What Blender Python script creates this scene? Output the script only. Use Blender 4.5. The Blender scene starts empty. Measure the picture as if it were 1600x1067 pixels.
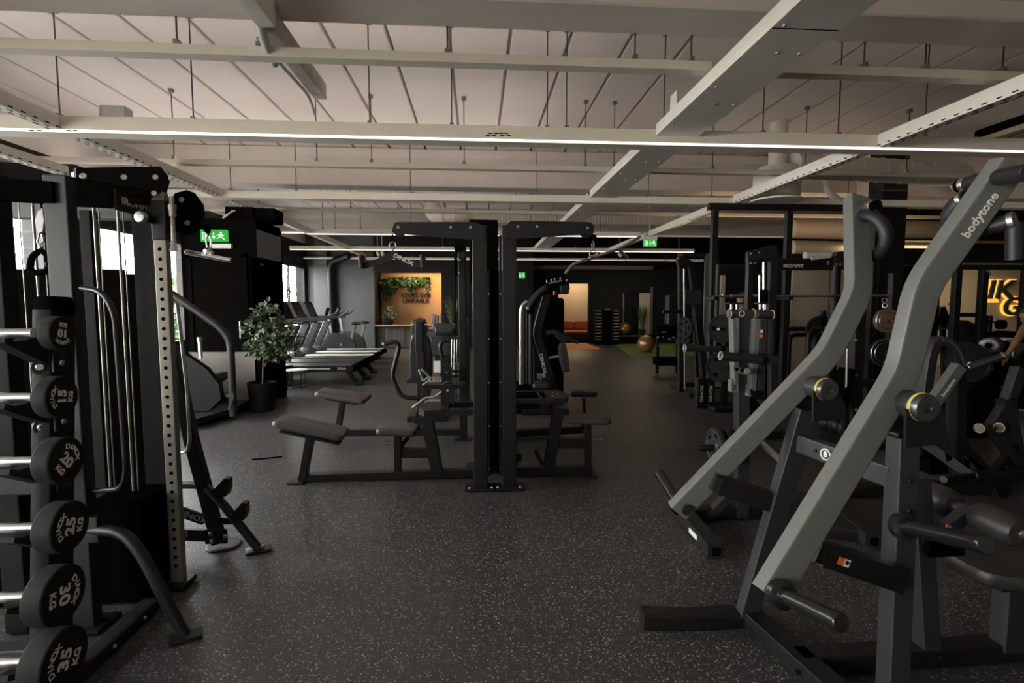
import bpy, bmesh, math, random
from mathutils import Vector, Matrix, Euler
random.seed(7)
S = bpy.context.scene
COL = S.collection
V = Vector
PI = math.pi
# ------------------------------------------------------------------ camera
YAW, PITCH, EYE, FPX = math.atan(55/800), math.radians(4.279), 1.5, 800.0
cam = bpy.data.cameras.new('camera'); cam.lens = 18.0; cam.sensor_width = 36.0; cam.clip_start = 0.02
co = bpy.data.objects.new('camera', cam); COL.objects.link(co)
co.location = (0, 0, EYE); co.rotation_euler = (PI/2-PITCH, 0, -YAW)
S.camera = co
# ------------------------------------------------------------------ exposure and world
S.view_settings.view_transform = 'Standard'; S.view_settings.look = 'None'
S.view_settings.exposure = 0.0; S.view_settings.gamma = 1.0; S.view_settings.use_curve_mapping = False
S.cycles.max_bounces = 7; S.cycles.diffuse_bounces = 4; S.cycles.glossy_bounces = 4; S.cycles.transparent_max_bounces = 8
S.cycles.caustics_reflective = False; S.cycles.caustics_refractive = False; S.cycles.sample_clamp_indirect = 4.0
W = bpy.data.worlds.new('sky'); S.world = W; W.use_nodes = True
_n = W.node_tree.nodes; _l = W.node_tree.links
_bg = _n['Background']; _bg.inputs['Strength'].default_value = 35.0
_tc = _n.new('ShaderNodeTexCoord'); _sx = _n.new('ShaderNodeSeparateXYZ'); _cr = _n.new('ShaderNodeValToRGB')
_l.new(_tc.outputs['Generated'], _sx.inputs[0]); _l.new(_sx.outputs['Z'], _cr.inputs[0]); _l.new(_cr.outputs[0], _bg.inputs['Color'])
_cr.color_ramp.elements[0].color = (.90, .90, .88, 1); _cr.color_ramp.elements[1].color = (.78, .84, .92, 1)
# window portals (let the daylight of the sky in efficiently)
def portal(c, sy, sz, rot):
    L = bpy.data.lights.new('window_portal', 'AREA'); L.shape = 'RECTANGLE'; L.size = sy; L.size_y = sz; L.cycles.is_portal = True
    o = bpy.data.objects.new('window_portal', L); COL.objects.link(o); o.location = c; o.rotation_euler = rot
WX = -5.5                                                   # inner face of the left wall
WINS = [(-3.6, 0.4), (1.0, 4.4), (5.1, 7.05), (7.95, 10.4), (11.6, 17.0)]  # window openings along the left wall (y from, y to)
WZ0, WZ1 = 0.75, 2.66
for a, b in WINS: portal((WX-.12, (a+b)/2, (WZ0+WZ1)/2), WZ1-WZ0, b-a, (0, -PI/2, 0))
def area(name, c, sx, sy, e, rot, col=(1, .9, .84)):
    L = bpy.data.lights.new(name, 'AREA'); L.shape = 'RECTANGLE'; L.size = sx; L.size_y = sy; L.energy = e; L.color = col
    o = bpy.data.objects.new(name, L); COL.objects.link(o); o.location = c; o.rotation_euler = rot
    return o
# added fill toward ceiling and floor; several rows have no lit rail
ZM, ZS = 2.94, 3.12
for y, e in ((-2.5, 15), (0.7, 11), (2.3, 8), (4.76, 10), (6.41, 9), (7.48, 15), (11.2, 14), (14.4, 14)):
    area('fill_uplight', (-2.2, y, ZM+.25), 6.2, .05, e*1.12, (PI, 0, 0), (1, .88, .79))
    area('fill_uplight', (4.9, y, ZM+.25), 8.0, .05, e*.26, (PI, 0, 0), (1, .84, .70))
    area('fill_downlight', (-2.0, y, ZM-.015), 6.6, .03, e*.2, (0, 0, 0), (1, .88, .80))
area('reception_downlight', (-1.2, 17.75, 2.80), 2.6, .25, 115, (math.radians(-8), 0, 0), (1, .70, .42))
area('lounge_downlight', (4.0, 20.3, 2.7), 1.6, .6, 50, (0, 0, 0), (1, .72, .42))
area('turf_fill', (5.6, 16.8, 2.8), 1.6, .4, 18, (0, 0, 0), (1, .8, .5))  # added fill to brighten the turf, no lamp known here
area('partition_fill', (6.0, 9.2, 2.42), 4.5, .2, 15, (PI, 0, 0), (1, .72, .45))  # added upward fill that warms the ducts, not a known fixture
area('far_room_light', (9.8, 10.2, 2.75), 4.0, .3, 75, (0, 0, 0), (1, .78, .48))

# ------------------------------------------------------------------ helpers
_R = V((math.cos(YAW), -math.sin(YAW), 0))
_F = V((math.sin(YAW)*math.cos(PITCH), math.cos(YAW)*math.cos(PITCH), -math.sin(PITCH)))
_U = _R.cross(_F)
_C = V((0, 0, EYE))
def ray(px, py): return _F*FPX + _R*(px-800) - _U*(py-533.5)
def at(px, py, Y):
    d = ray(px, py); return _C + d*(Y/d.y)
def atx(px, py, X):
    d = ray(px, py); return _C + d*(X/d.x)
def g(px, py, z=0.0):
    d = ray(px, py); return _C + d*((z-EYE)/d.z)

OFF = {}
def tag(o, label=None, cat=None, group=None, kind=None):
    if label: o['label'] = label
    if cat: o['category'] = cat
    if group: o['group'] = group
    if kind: o['kind'] = kind
    return o
def thing(name, label, cat, loc=(0, 0, 0), rz=0, group=None, local=False):
    """Empty at the base of a thing; its parts are children. local=True: parts are given in local coordinates."""
    o = bpy.data.objects.new(name, None); COL.objects.link(o); o.empty_display_size = .1
    o.location = loc; o.rotation_euler = (0, 0, rz)
    OFF[o.name] = V((0, 0, 0)) if local else V(loc)
    return tag(o, label, cat, group)
def copy_tree(o, parent=None):
    c = o.copy(); COL.objects.link(c)
    if parent is not None: c.parent = parent
    for ch in list(o.children): copy_tree(ch, c)
    return c
def clone(o, loc, rz=None, label=None):
    c = copy_tree(o); c.location = loc
    if rz is not None: c.rotation_euler = (0, 0, rz)
    if label: c['label'] = label
    return c
def perp(t):
    a = V((0, 0, 1)) if abs(t.z) < .9 else V((1, 0, 0))
    s = t.cross(a).normalized(); return s, s.cross(t).normalized()
def rrect(w, h, b):
    w /= 2; h /= 2
    if b <= 0: return [(-w, -h), (w, -h), (w, h), (-w, h)]
    k = b*.3
    return [(-w+b, -h), (w-b, -h), (w-k, -h+k), (w, -h+b), (w, h-b), (w-k, h-k), (w-b, h), (-w+b, h), (-w+k, h-k), (-w, h-b), (-w, -h+b), (-w+k, -h+k)]
def circ(r, n): return [(r*math.cos(2*PI*i/n), r*math.sin(2*PI*i/n)) for i in range(n)]
def fillet(pts, r, k=5):
    pts = [V(p) for p in pts]
    if r <= 0 or len(pts) < 3: return pts
    out = [pts[0]]
    for i in range(1, len(pts)-1):
        a, b, c = pts[i-1], pts[i], pts[i+1]
        u = (a-b); w = (c-b); lu, lw = u.length, w.length
        d = min(r, lu*.48, lw*.48); p0 = b+u*(d/lu); p1 = b+w*(d/lw)
        for j in range(k+1):
            t = j/k; out.append(p0*(1-t)**2+b*(2*t*(1-t))+p1*t*t)
    out.append(pts[-1]); return out

class MB:
    def __init__(s): s.v = []; s.f = []
    def add(s, vs, fs):
        n = len(s.v); s.v += [V(v) for v in vs]; s.f += [[i+n for i in f] for f in fs]; return s
    def sweep(s, path, prof, up=None, caps=True, closed=False):
        path = [V(p) for p in path]; n = len(path); m = len(prof); vs = []
        T = []
        for i in range(n):
            if closed: a = path[i-1]; b = path[(i+1) % n]
            else: a = path[max(0, i-1)]; b = path[min(n-1, i+1)]
            d0 = (path[i]-a); d1 = (b-path[i])
            d0 = d0.normalized() if d0.length > 1e-9 else d1.normalized()
            d1 = d1.normalized() if d1.length > 1e-9 else d0
            t = d0+d1; T.append((t.normalized() if t.length > 1e-6 else d1, d0))
        if up is not None: U_ = V(up)
        else: _, U_ = perp(T[0][1])
        for i in range(n):
            t, d0 = T[i]
            if up is not None:
                sd = t.cross(U_); sd = sd.normalized() if sd.length > 1e-6 else perp(t)[0]
                w = sd.cross(t).normalized()
            else:
                w = (U_-t*U_.dot(t)); w = w.normalized() if w.length > 1e-6 else perp(t)[1]
                sd = t.cross(w).normalized(); U_ = w
            cosh = max(.35, t.dot(d0)); 
            if up is not None:
                # widen at mitres in the bend plane
                bend = (T[min(n-1, i+1)][1] if i < n-1 else d0) - d0
                ks = kw = 1.0
                if bend.length > 1e-6 and cosh < .9999:
                    if abs(bend.normalized().dot(sd)) > abs(bend.normalized().dot(w)): ks = 1/cosh
                    else: kw = 1/cosh
            else: ks = kw = 1.0
            for (a, b) in prof: vs.append(path[i]+sd*(a*ks)+w*(b*kw))
        fs = []
        for i in range(n if closed else n-1):
            j = (i+1) % n
            for k in range(m):
                l = (k+1) % m; fs.append([i*m+k, i*m+l, j*m+l, j*m+k])
        if caps and not closed:
            fs.append(list(range(m))[::-1]); fs.append([(n-1)*m+k for k in range(m)])
        return s.add(vs, fs)
    def bar(s, p0, p1, w, h, up=(0, 0, 1), b=.006): return s.sweep([p0, p1], rrect(w, h, b), up)
    def path(s, pts, w, h, up=(0, 0, 1), b=.006, r=0): return s.sweep(fillet(pts, r), rrect(w, h, b), up)
    def tube(s, pts, r, n=10, bend=0, caps=True, closed=False): return s.sweep(fillet(pts, bend), circ(r, n), None, caps, closed)
    def ring(s, c, ax, R, r, n=24, m=8):
        ax = V(ax).normalized(); a, b = perp(ax); c = V(c)
        return s.sweep([c+a*(R*math.cos(2*PI*i/n))+b*(R*math.sin(2*PI*i/n)) for i in range(n)], circ(r, m), None, False, True)
    def lathe(s, prof, c, ax=(0, 0, 1), n=20):
        ax = V(ax).normalized(); a, b = perp(ax); c = V(c); vs = []; fs = []; m = len(prof)
        for (r, z) in prof:
            for i in range(n):
                t = 2*PI*i/n; vs.append(c+ax*z+a*(r*math.cos(t))+b*(r*math.sin(t)))
        for k in range(m-1):
            for i in range(n):
                j = (i+1) % n; fs.append([k*n+i, k*n+j, (k+1)*n+j, (k+1)*n+i])
        fs.append(list(range(n))[::-1]); fs.append([(m-1)*n+i for i in range(n)])
        return s.add(vs, fs)
    def cyl(s, p0, p1, r, n=16, b=0):
        p0 = V(p0); p1 = V(p1); L = (p1-p0).length
        prof = [(r, 0), (r, L)] if b <= 0 else [(r-b, 0), (r-b*.3, b*.3), (r, b), (r, L-b), (r-b*.3, L-b*.3), (r-b, L)]
        return s.lathe(prof, p0, p1-p0, n)
    def box(s, c, sz, rot=None, b=.004):
        c = V(c); M = rot if isinstance(rot, Matrix) else (Euler(rot).to_matrix() if rot else Matrix.Identity(3))
        hx, hy, hz = sz[0]/2, sz[1]/2, sz[2]/2; b = min(b, hx*.9, hy*.9, hz*.9)
        if b <= 0:
            vs = [c+M@V((x, y, z)) for z in (-hz, hz) for (x, y) in ((-hx, -hy), (hx, -hy), (hx, hy), (-hx, hy))]
            return s.add(vs, [[3, 2, 1, 0], [4, 5, 6, 7], [0, 1, 5, 4], [1, 2, 6, 5], [2, 3, 7, 6], [3, 0, 4, 7]])
        vs = []; p1 = rrect(2*hx, 2*hy, b); q = [(max(-hx+b, min(hx-b, x)), max(-hy+b, min(hy-b, y))) for x, y in p1]
        lv = [(-hz, 0), (-hz+b*.3, .7), (-hz+b, 1), (hz-b, 1), (hz-b*.3, .7), (hz, 0)]
        for z, t in lv:
            for (x, y), (x2, y2) in zip(p1, q): vs.append(c+M@V((x2+(x-x2)*t, y2+(y-y2)*t, z)))
        m = len(p1); fs = [[i*m+k, i*m+(k+1) % m, (i+1)*m+(k+1) % m, (i+1)*m+k] for i in range(5) for k in range(m)]
        fs += [list(range(m))[::-1], [5*m+k for k in range(m)]]
        return s.add(vs, fs)
    def prism(s, pts, n, th):
        """polygon of 3D points extruded by th along n (centred)"""
        n = V(n).normalized()*(th/2); m = len(pts); pts = [V(p) for p in pts]
        vs = [p-n for p in pts]+[p+n for p in pts]
        return s.add(vs, [list(range(m))[::-1], [m+k for k in range(m)]]+[[k, (k+1) % m, m+(k+1) % m, m+k] for k in range(m)])
    def sphere(s, c, r, n=16, m=10, sc=(1, 1, 1), M=None):
        c = V(c); vs = []; M = M or Matrix.Identity(3)
        for j in range(m+1):
            p = PI*j/m
            for i in range(n):
                t = 2*PI*i/n
                vs.append(c+M@V((r*sc[0]*max(1e-4, math.sin(p))*math.cos(t), r*sc[1]*max(1e-4, math.sin(p))*math.sin(t), -r*sc[2]*math.cos(p))))
        return s.add(vs, [[j*n+i, j*n+(i+1) % n, (j+1)*n+(i+1) % n, (j+1)*n+i] for j in range(m) for i in range(n)])
    def build(s, name, mat, parent=None, sharp=40):
        off = OFF.get(parent.name, V((0, 0, 0))) if parent is not None else V((0, 0, 0))
        me = bpy.data.meshes.new(name); me.from_pydata([v-off for v in s.v], [], s.f)
        bm = bmesh.new(); bm.from_mesh(me); bmesh.ops.recalc_face_normals(bm, faces=bm.faces); bm.to_mesh(me); bm.free()
        me.polygons.foreach_set('use_smooth', [True]*len(me.polygons)); me.set_sharp_from_angle(angle=math.radians(sharp))
        if mat: me.materials.append(mat)
        o = bpy.data.objects.new(name, me); COL.objects.link(o)
        if parent is not None: o.parent = parent; OFF[o.name] = off
        if len(me.polygons) < 4000: w = o.modifiers.new('weighted_normals', 'WEIGHTED_NORMAL'); w.keep_sharp = True; w.weight = 60
        return o
def struct(name, mb, mat, parent=None):
    o = mb.build(name, mat, parent)
    if parent is None: o['kind'] = 'structure'
    return o
def solo(name, mb, mat, label, cat, group=None): return tag(mb.build(name, mat), label, cat, group)
def oriented(pts, O, U, Vv):
    O = V(O); U = V(U); Vv = V(Vv); N = U.cross(Vv)
    return [O+U*p[0]+Vv*p[1]+N*(p[2] if len(p) > 2 else 0) for p in pts]
_TXT = {}
def text(mb, txt, size, O, U, Vv, ext=.002, bold=0.0, sx=1.0, align='CENTER', shear=0.0):
    """raised lettering: x along U, y along Vv, centred on O"""
    key = (txt, size, ext, bold, sx, align, shear)
    if key not in _TXT:
        c = bpy.data.curves.new('lettering', 'FONT'); c.body = txt; c.size = size; c.extrude = ext; c.offset = bold; c.align_x = align; c.align_y = 'CENTER'; c.shear = shear; c.resolution_u = 3
        o = bpy.data.objects.new('lettering', c); COL.objects.link(o)
        bpy.context.view_layer.update()
        me = bpy.data.meshes.new_from_object(o.evaluated_get(bpy.context.evaluated_depsgraph_get()))
        _TXT[key] = ([v.co.copy() for v in me.vertices], [list(p.vertices) for p in me.polygons])
        bpy.data.objects.remove(o); bpy.data.curves.remove(c); bpy.data.meshes.remove(me)
    vs, fs = _TXT[key]; U = V(U).normalized(); Vv = V(Vv).normalized()
    return mb.add(oriented([(v.x*sx, v.y, v.z) for v in vs], O, U, Vv), fs)
def bolts(root, pts, n, r=.009, m=None):
    for p in pts:
        nn = V(n).normalized(); b = MB(); b.lathe([(r, -.002), (r, .003), (r*.8, .006), (r*.45, .006), (r*.4, .003)], p, nn, 12); b.build('bolt', m or M_STEEL, root)

# ------------------------------------------------------------------ materials
def mat(name, col, rough=.5, metal=0.0, var=.12, nscale=12.0, bump=0.0, bscale=200.0, spec=.5, coat=0.0, emit=None, es=0.0):
    m = bpy.data.materials.new(name); m.use_nodes = True; N = m.node_tree.nodes; L = m.node_tree.links; p = N['Principled BSDF']
    p.inputs['Roughness'].default_value = rough; p.inputs['Metallic'].default_value = metal; p.inputs['Specular IOR Level'].default_value = spec
    p.inputs['Coat Weight'].default_value = coat
    tc = N.new('ShaderNodeTexCoord'); nz = N.new('ShaderNodeTexNoise'); nz.inputs['Scale'].default_value = nscale; nz.inputs['Detail'].default_value = 3
    L.new(tc.outputs['Object'], nz.inputs['Vector'])
    mx = N.new('ShaderNodeMix'); mx.data_type = 'RGBA'; c = V(col)
    mx.inputs['A'].default_value = (*(c*(1-var)), 1); mx.inputs['B'].default_value = (*[min(1, x) for x in c*(1+var)], 1)
    L.new(nz.outputs['Fac'], mx.inputs['Factor']); L.new(mx.outputs['Result'], p.inputs['Base Color'])
    mr = N.new('ShaderNodeMapRange'); mr.inputs['To Min'].default_value = max(.02, rough*.85); mr.inputs['To Max'].default_value = min(1, rough*1.15)
    L.new(nz.outputs['Fac'], mr.inputs['Value']); L.new(mr.outputs['Result'], p.inputs['Roughness'])
    if bump > 0:
        b2 = N.new('ShaderNodeTexNoise'); b2.inputs['Scale'].default_value = bscale; b2.inputs['Detail'].default_value = 2; L.new(tc.outputs['Object'], b2.inputs['Vector'])
        bp = N.new('ShaderNodeBump'); bp.inputs['Strength'].default_value = bump; bp.inputs['Distance'].default_value = .004
        L.new(b2.outputs['Fac'], bp.inputs['Height']); L.new(bp.outputs['Normal'], p.inputs['Normal'])
    if emit: p.inputs['Emission Color'].default_value = (*emit, 1); p.inputs['Emission Strength'].default_value = es
    return m
M_BLACK = mat('black_powder_coat', (.006, .006, .006), .42, 0, .15, 30, .05, 900, .35)
M_BLACKM = mat('matte_black_paint', (.0030, .0029, .0028), .85, spec=0)
M_GREY = mat('grey_powder_coat', (.13, .133, .125), .42, .25, .06, 20, .04, 900)
M_GREYF = mat('frame_grey_powder_coat', (.017, .0175, .020), .40, 0, .06, 20, spec=.55)
M_MATTE = mat('matte_black_rubber', (.0105, .0105, .0105), .7, 0, .15, 30, spec=.14)
M_BOOT = mat('charcoal_plastic', (.014, .0148, .0145), .45, spec=.24)
M_RUB = mat('black_rubber', (.010, .010, .010), .5, 0, .2, 40, spec=.35)
M_VINYL = mat('black_vinyl_upholstery', (.022, .020, .020), .42, 0, .1, 25, .15, 500)
M_VINYLB = mat('dark_brown_vinyl_upholstery', (.050, .040, .036), .55, 0, .1, 25, .15, 500)
M_CHROME = mat('chrome', (.72, .72, .72), .16, 1.0, .05)
M_STEEL = mat('satin_steel', (.52, .51, .49), .32, 1.0, .08, 60)
M_GALV = mat('brushed_grey_steel', (.26, .242, .205), .45, .7, .12, 14)
M_DSTEEL = mat('dark_steel', (.10, .10, .10), .35, .9)
M_WHITE = mat('white_painted_metal', (.78, .73, .66), .5, 0, .05, 8)
M_RAIL = mat('cream_painted_rail', (.80, .72, .60), .5, 0, .06, 6)
M_DUCT = mat('galvanised_duct', (.72, .67, .60), .45, .05, .1, 5)
M_TEXT = mat('pale_print', (.70, .66, .60), .5)
M_TEXTG = mat('grey_print', (.34, .34, .34), .5)
M_YEL = mat('yellow_plastic', (.48, .38, .08), .4)
M_PLASTW = mat('off_white_plastic', (.6, .6, .57), .5)
M_RED = mat('orange_red_print', (.55, .10, .02), .5)
M_POT = mat('black_pot', (.010, .010, .010), .7, spec=.12)
M_LEAF = mat('green_leaf', (.085, .115, .065), .5, 0, .45, 9)
M_LEAFB = mat('bright_green_leaf', (.040, .085, .022), .5, 0, .5, 9)
M_GRASS = mat('tall_grass', (.06, .075, .03), .6, 0, .3, 9)
M_BARK = mat('bark', (.09, .06, .035), .8)
M_GOLD = mat('bronze_vinyl', (.30, .17, .08), .3, .6, .06)
M_SOFA = mat('rust_fabric', (.26, .055, .015), .8, 0, .15, 30)
M_MIRROR = mat('mirror_glass', (.75, .75, .75), .04, 1.0, .02)
M_SKIN = mat('skin', (.36, .17, .10), .5, 0, .06)
M_HAIR = mat('dark_hair', (.02, .013, .01), .6)
M_CLOTH = mat('black_cloth', (.012, .012, .013), .8)
M_BOOK = mat('book_cover_grey', (.30, .30, .32), .6)
M_BOOKB = mat('book_cover_blue', (.06, .075, .13), .6)
M_SCREEN = mat('dark_screen', (.008, .008, .010), .12)
M_CABLE = mat('white_cable', (.55, .55, .52), .5)
M_BRASS = mat('brass_coloured_plate', (.24, .17, .10), .4, .6)
def emat(name, col, st):
    m = bpy.data.materials.new(name); m.use_nodes = True; N = m.node_tree.nodes; L = m.node_tree.links
    e = N.new('ShaderNodeEmission'); e.inputs['Strength'].default_value = st
    tc = N.new('ShaderNodeTexCoord'); nz = N.new('ShaderNodeTexNoise'); nz.inputs['Scale'].default_value = 3; L.new(tc.outputs['Object'], nz.inputs['Vector'])
    mx = N.new('ShaderNodeMix'); mx.data_type = 'RGBA'; mx.inputs['A'].default_value = (*col, 1); mx.inputs['B'].default_value = (*[c*.96 for c in col], 1)
    L.new(nz.outputs['Fac'], mx.inputs['Factor']); L.new(mx.outputs['Result'], e.inputs['Color']); L.new(e.outputs[0], N['Material Output'].inputs['Surface'])
    return m
M_LED = emat('led_strip', (1, .87, .80), 2.0)
M_LEDDIM = emat('led_strip_dim', (1, .88, .78), .75)
M_EXIT = emat('lit_exit_green', (.06, .55, .08), .8)
M_EXITW = emat('lit_exit_white', (.8, 1, .8), 1.0)
M_NEON = emat('neon_orange', (1, .42, .06), 1.6)
def glass(tint=1.0, name='window_glass'):
    m = bpy.data.materials.new(name); m.use_nodes = True; N = m.node_tree.nodes; L = m.node_tree.links
    t = N.new('ShaderNodeBsdfTransparent'); t.inputs['Color'].default_value = (tint, tint, tint*.98, 1); gl = N.new('ShaderNodeBsdfGlossy'); gl.inputs['Roughness'].default_value = .03
    mx = N.new('ShaderNodeMixShader'); mx.inputs[0].default_value = .06
    L.new(t.outputs[0], mx.inputs[1]); L.new(gl.outputs[0], mx.inputs[2]); L.new(mx.outputs[0], N['Material Output'].inputs['Surface'])
    return m
M_GLASS = glass(); M_TINT = glass(.9, 'tinted_window_glass')
def floor_mat():
    m = bpy.data.materials.new('speckled_rubber_floor'); m.use_nodes = True; N = m.node_tree.nodes; L = m.node_tree.links; p = N['Principled BSDF']
    tc = N.new('ShaderNodeTexCoord')
    def speck(scale, thr, rad):
        vo = N.new('ShaderNodeTexVoronoi'); vo.inputs['Scale'].default_value = scale; L.new(tc.outputs['Object'], vo.inputs['Vector'])
        sp = N.new('ShaderNodeSeparateColor'); L.new(vo.outputs['Color'], sp.inputs[0])
        a = N.new('ShaderNodeMath'); a.operation = 'LESS_THAN'; a.inputs[1].default_value = thr; L.new(sp.outputs[0], a.inputs[0])
        b = N.new('ShaderNodeMath'); b.operation = 'LESS_THAN'; b.inputs[1].default_value = rad; L.new(vo.outputs['Distance'], b.inputs[0])
        c = N.new('ShaderNodeMath'); c.operation = 'MULTIPLY'; L.new(a.outputs[0], c.inputs[0]); L.new(b.outputs[0], c.inputs[1])
        return c.outputs[0], sp.outputs[1]
    f1, r1 = speck(105, .17, .42); f2, r2 = speck(190, .16, .5)
    nz = N.new('ShaderNodeTexNoise'); nz.inputs['Scale'].default_value = .9; nz.inputs['Detail'].default_value = 5; L.new(tc.outputs['Object'], nz.inputs['Vector'])
    base = N.new('ShaderNodeMix'); base.data_type = 'RGBA'; base.inputs['A'].default_value = (.026, .0248, .0254, 1); base.inputs['B'].default_value = (.037, .0350, .0352, 1); L.new(nz.outputs['Fac'], base.inputs['Factor'])
    cr = N.new('ShaderNodeValToRGB'); cr.color_ramp.elements[0].color = (.22, .17, .13, 1); cr.color_ramp.elements[1].color = (.34, .32, .30, 1); L.new(r1, cr.inputs[0])
    m1 = N.new('ShaderNodeMix'); m1.data_type = 'RGBA'; L.new(f1, m1.inputs['Factor']); L.new(base.outputs['Result'], m1.inputs['A']); L.new(cr.outputs[0], m1.inputs['B'])
    m2 = N.new('ShaderNodeMix'); m2.data_type = 'RGBA'; L.new(f2, m2.inputs['Factor']); L.new(m1.outputs['Result'], m2.inputs['A']); m2.inputs['B'].default_value = (.14, .132, .125, 1)
    L.new(m2.outputs['Result'], p.inputs['Base Color'])
    mr = N.new('ShaderNodeMapRange'); mr.inputs['To Min'].default_value = .36; mr.inputs['To Max'].default_value = .5; L.new(nz.outputs['Fac'], mr.inputs['Value']); L.new(mr.outputs['Result'], p.inputs['Roughness'])
    p.inputs['Specular IOR Level'].default_value = .40
    b2 = N.new('ShaderNodeTexNoise'); b2.inputs['Scale'].default_value = 160; L.new(tc.outputs['Object'], b2.inputs['Vector'])
    bp = N.new('ShaderNodeBump'); bp.inputs['Strength'].default_value = .25; bp.inputs['Distance'].default_value = .003; L.new(b2.outputs['Fac'], bp.inputs['Height']); L.new(bp.outputs['Normal'], p.inputs['Normal'])
    return m
M_FLOOR = floor_mat()
M_CEIL = mat('painted_ceiling_plank', (.73, .67, .64), .8, 0, .07, 1.3, .12, 30)
M_CONC = mat('painted_concrete_beam', (.74, .67, .61), .8, 0, .10, 2.5, .5, 22)
M_WALLB = mat('black_wall_paint', (.010, .0096, .009), .6, 0, .08, 3, spec=.22)
M_WALLG = mat('dark_grey_wall_paint', (.070, .074, .076), .5, 0, .08, 2)
M_WALLBEI = mat('beige_wall_paint', (.42, .345, .265), .7, 0, .06, 2)
M_WALLOR = mat('orange_wall_paint', (.70, .39, .17), .7, 0, .05, 2)
M_WOODTOP = mat('light_wood_top', (.45, .28, .15), .5, 0, .2, 6)
M_TURF = mat('green_turf', (.085, .13, .018), .9, 0, .3, 60, .6, 300)
M_MATOR = mat('orange_floor_mat', (.55, .20, .06), .8, 0, .1, 8)
M_WALLW = mat('white_wall_paint', (.80, .76, .70), .7, 0, .04, 2)
M_SOFFIT = mat('brown_soffit_paint', (.16, .11, .075), .7)
M_GROUND = mat('outdoor_paving', (.50, .48, .45), .9)
def wood_mat():
    m = mat('dark_wood_planks', (.05, .045, .04), .6); N = m.node_tree.nodes; L = m.node_tree.links; p = N['Principled BSDF']
    tc = N.new('ShaderNodeTexCoord'); mp = N.new('ShaderNodeMapping'); mp.inputs['Scale'].default_value = (1, 1, .06); L.new(tc.outputs['Object'], mp.inputs['Vector'])
    nz = N.new('ShaderNodeTexNoise'); nz.inputs['Scale'].default_value = 9; nz.inputs['Detail'].default_value = 4; L.new(mp.outputs[0], nz.inputs['Vector'])
    cr = N.new('ShaderNodeValToRGB'); cr.color_ramp.elements[0].color = (.022, .019, .017, 1); cr.color_ramp.elements[1].color = (.13, .115, .10, 1)
    cr.color_ramp.elements[0].position = .3; cr.color_ramp.elements[1].position = .7
    L.new(nz.outputs['Fac'], cr.inputs[0]); L.new(cr.outputs[0], p.inputs['Base Color']); return m
M_WOOD = wood_mat()
# ================================================================== the room
XR, Y0, ZC = 16.0, -4.0, 3.98
struct('floor', MB().box(((WX+XR)/2-.15, 8.5, -.05), (XR-WX+.3, 25.6, .1), b=0), M_FLOOR)
# ceiling of long planks with open joints, running away from the camera
xs0 = [at(x, 200, 1).x/(at(x, 200, 1).z-EYE)*(ZC-EYE) for x in (654, 967)]
pw = (xs0[1]-xs0[0])/5
mb = MB(); x = xs0[0]
while x > WX: x -= pw
while x < XR:
    a, b = max(x, WX)+.016, min(x+pw, XR)-.016
    pr = [(a, ZC+.02), (a, ZC+.01), (a+.012, ZC), (b-.012, ZC), (b, ZC+.01), (b, ZC+.105), (a, ZC+.105)]
    mb.add([(q[0], yy, q[1]) for yy in (Y0, 20.9) for q in pr], [[0, 1, 2, 3, 4, 5, 6], [13, 12, 11, 10, 9, 8, 7]]+[[k, (k+1) % 7, 7+(k+1) % 7, 7+k] for k in range(7)])
    x += pw
mb.box(((WX+XR)/2, 8.45, ZC+.13), (XR-WX+.4, 25.2, .06), b=0)
struct('ceiling', mb, M_CEIL)
def cbeam(y0, y1, zb):
    mb = MB(); ym = y0-.10
    pr = [(ym, ZC-.01), (ym, ZC-.14), (y0, ZC-.24), (y0, zb+.012), (y0+.012, zb), (y1-.012, zb), (y1, zb+.012), (y1, ZC-.01)]
    n = len(pr); xs = [WX+i*(XR-WX)/40 for i in range(41)]
    for i, xx in enumerate(xs): mb.v += [V((xx, q[0], q[1])) for q in pr]
    for i in range(40): mb.f += [[i*n+k, i*n+(k+1) % n, (i+1)*n+(k+1) % n, (i+1)*n+k] for k in range(n)]
    mb.f += [list(range(n)), [40*n+k for k in range(n)]]
    return mb
for i, (a, b, z) in enumerate(((-2.4, -2.05, 3.375), (3.32, 3.67, 3.375), (8.62, 8.98, 3.40), (14.2, 14.6, 3.40))):
    struct('ceiling_beam_%d' % (i+1), cbeam(a, b, z), M_CONC)
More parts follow.
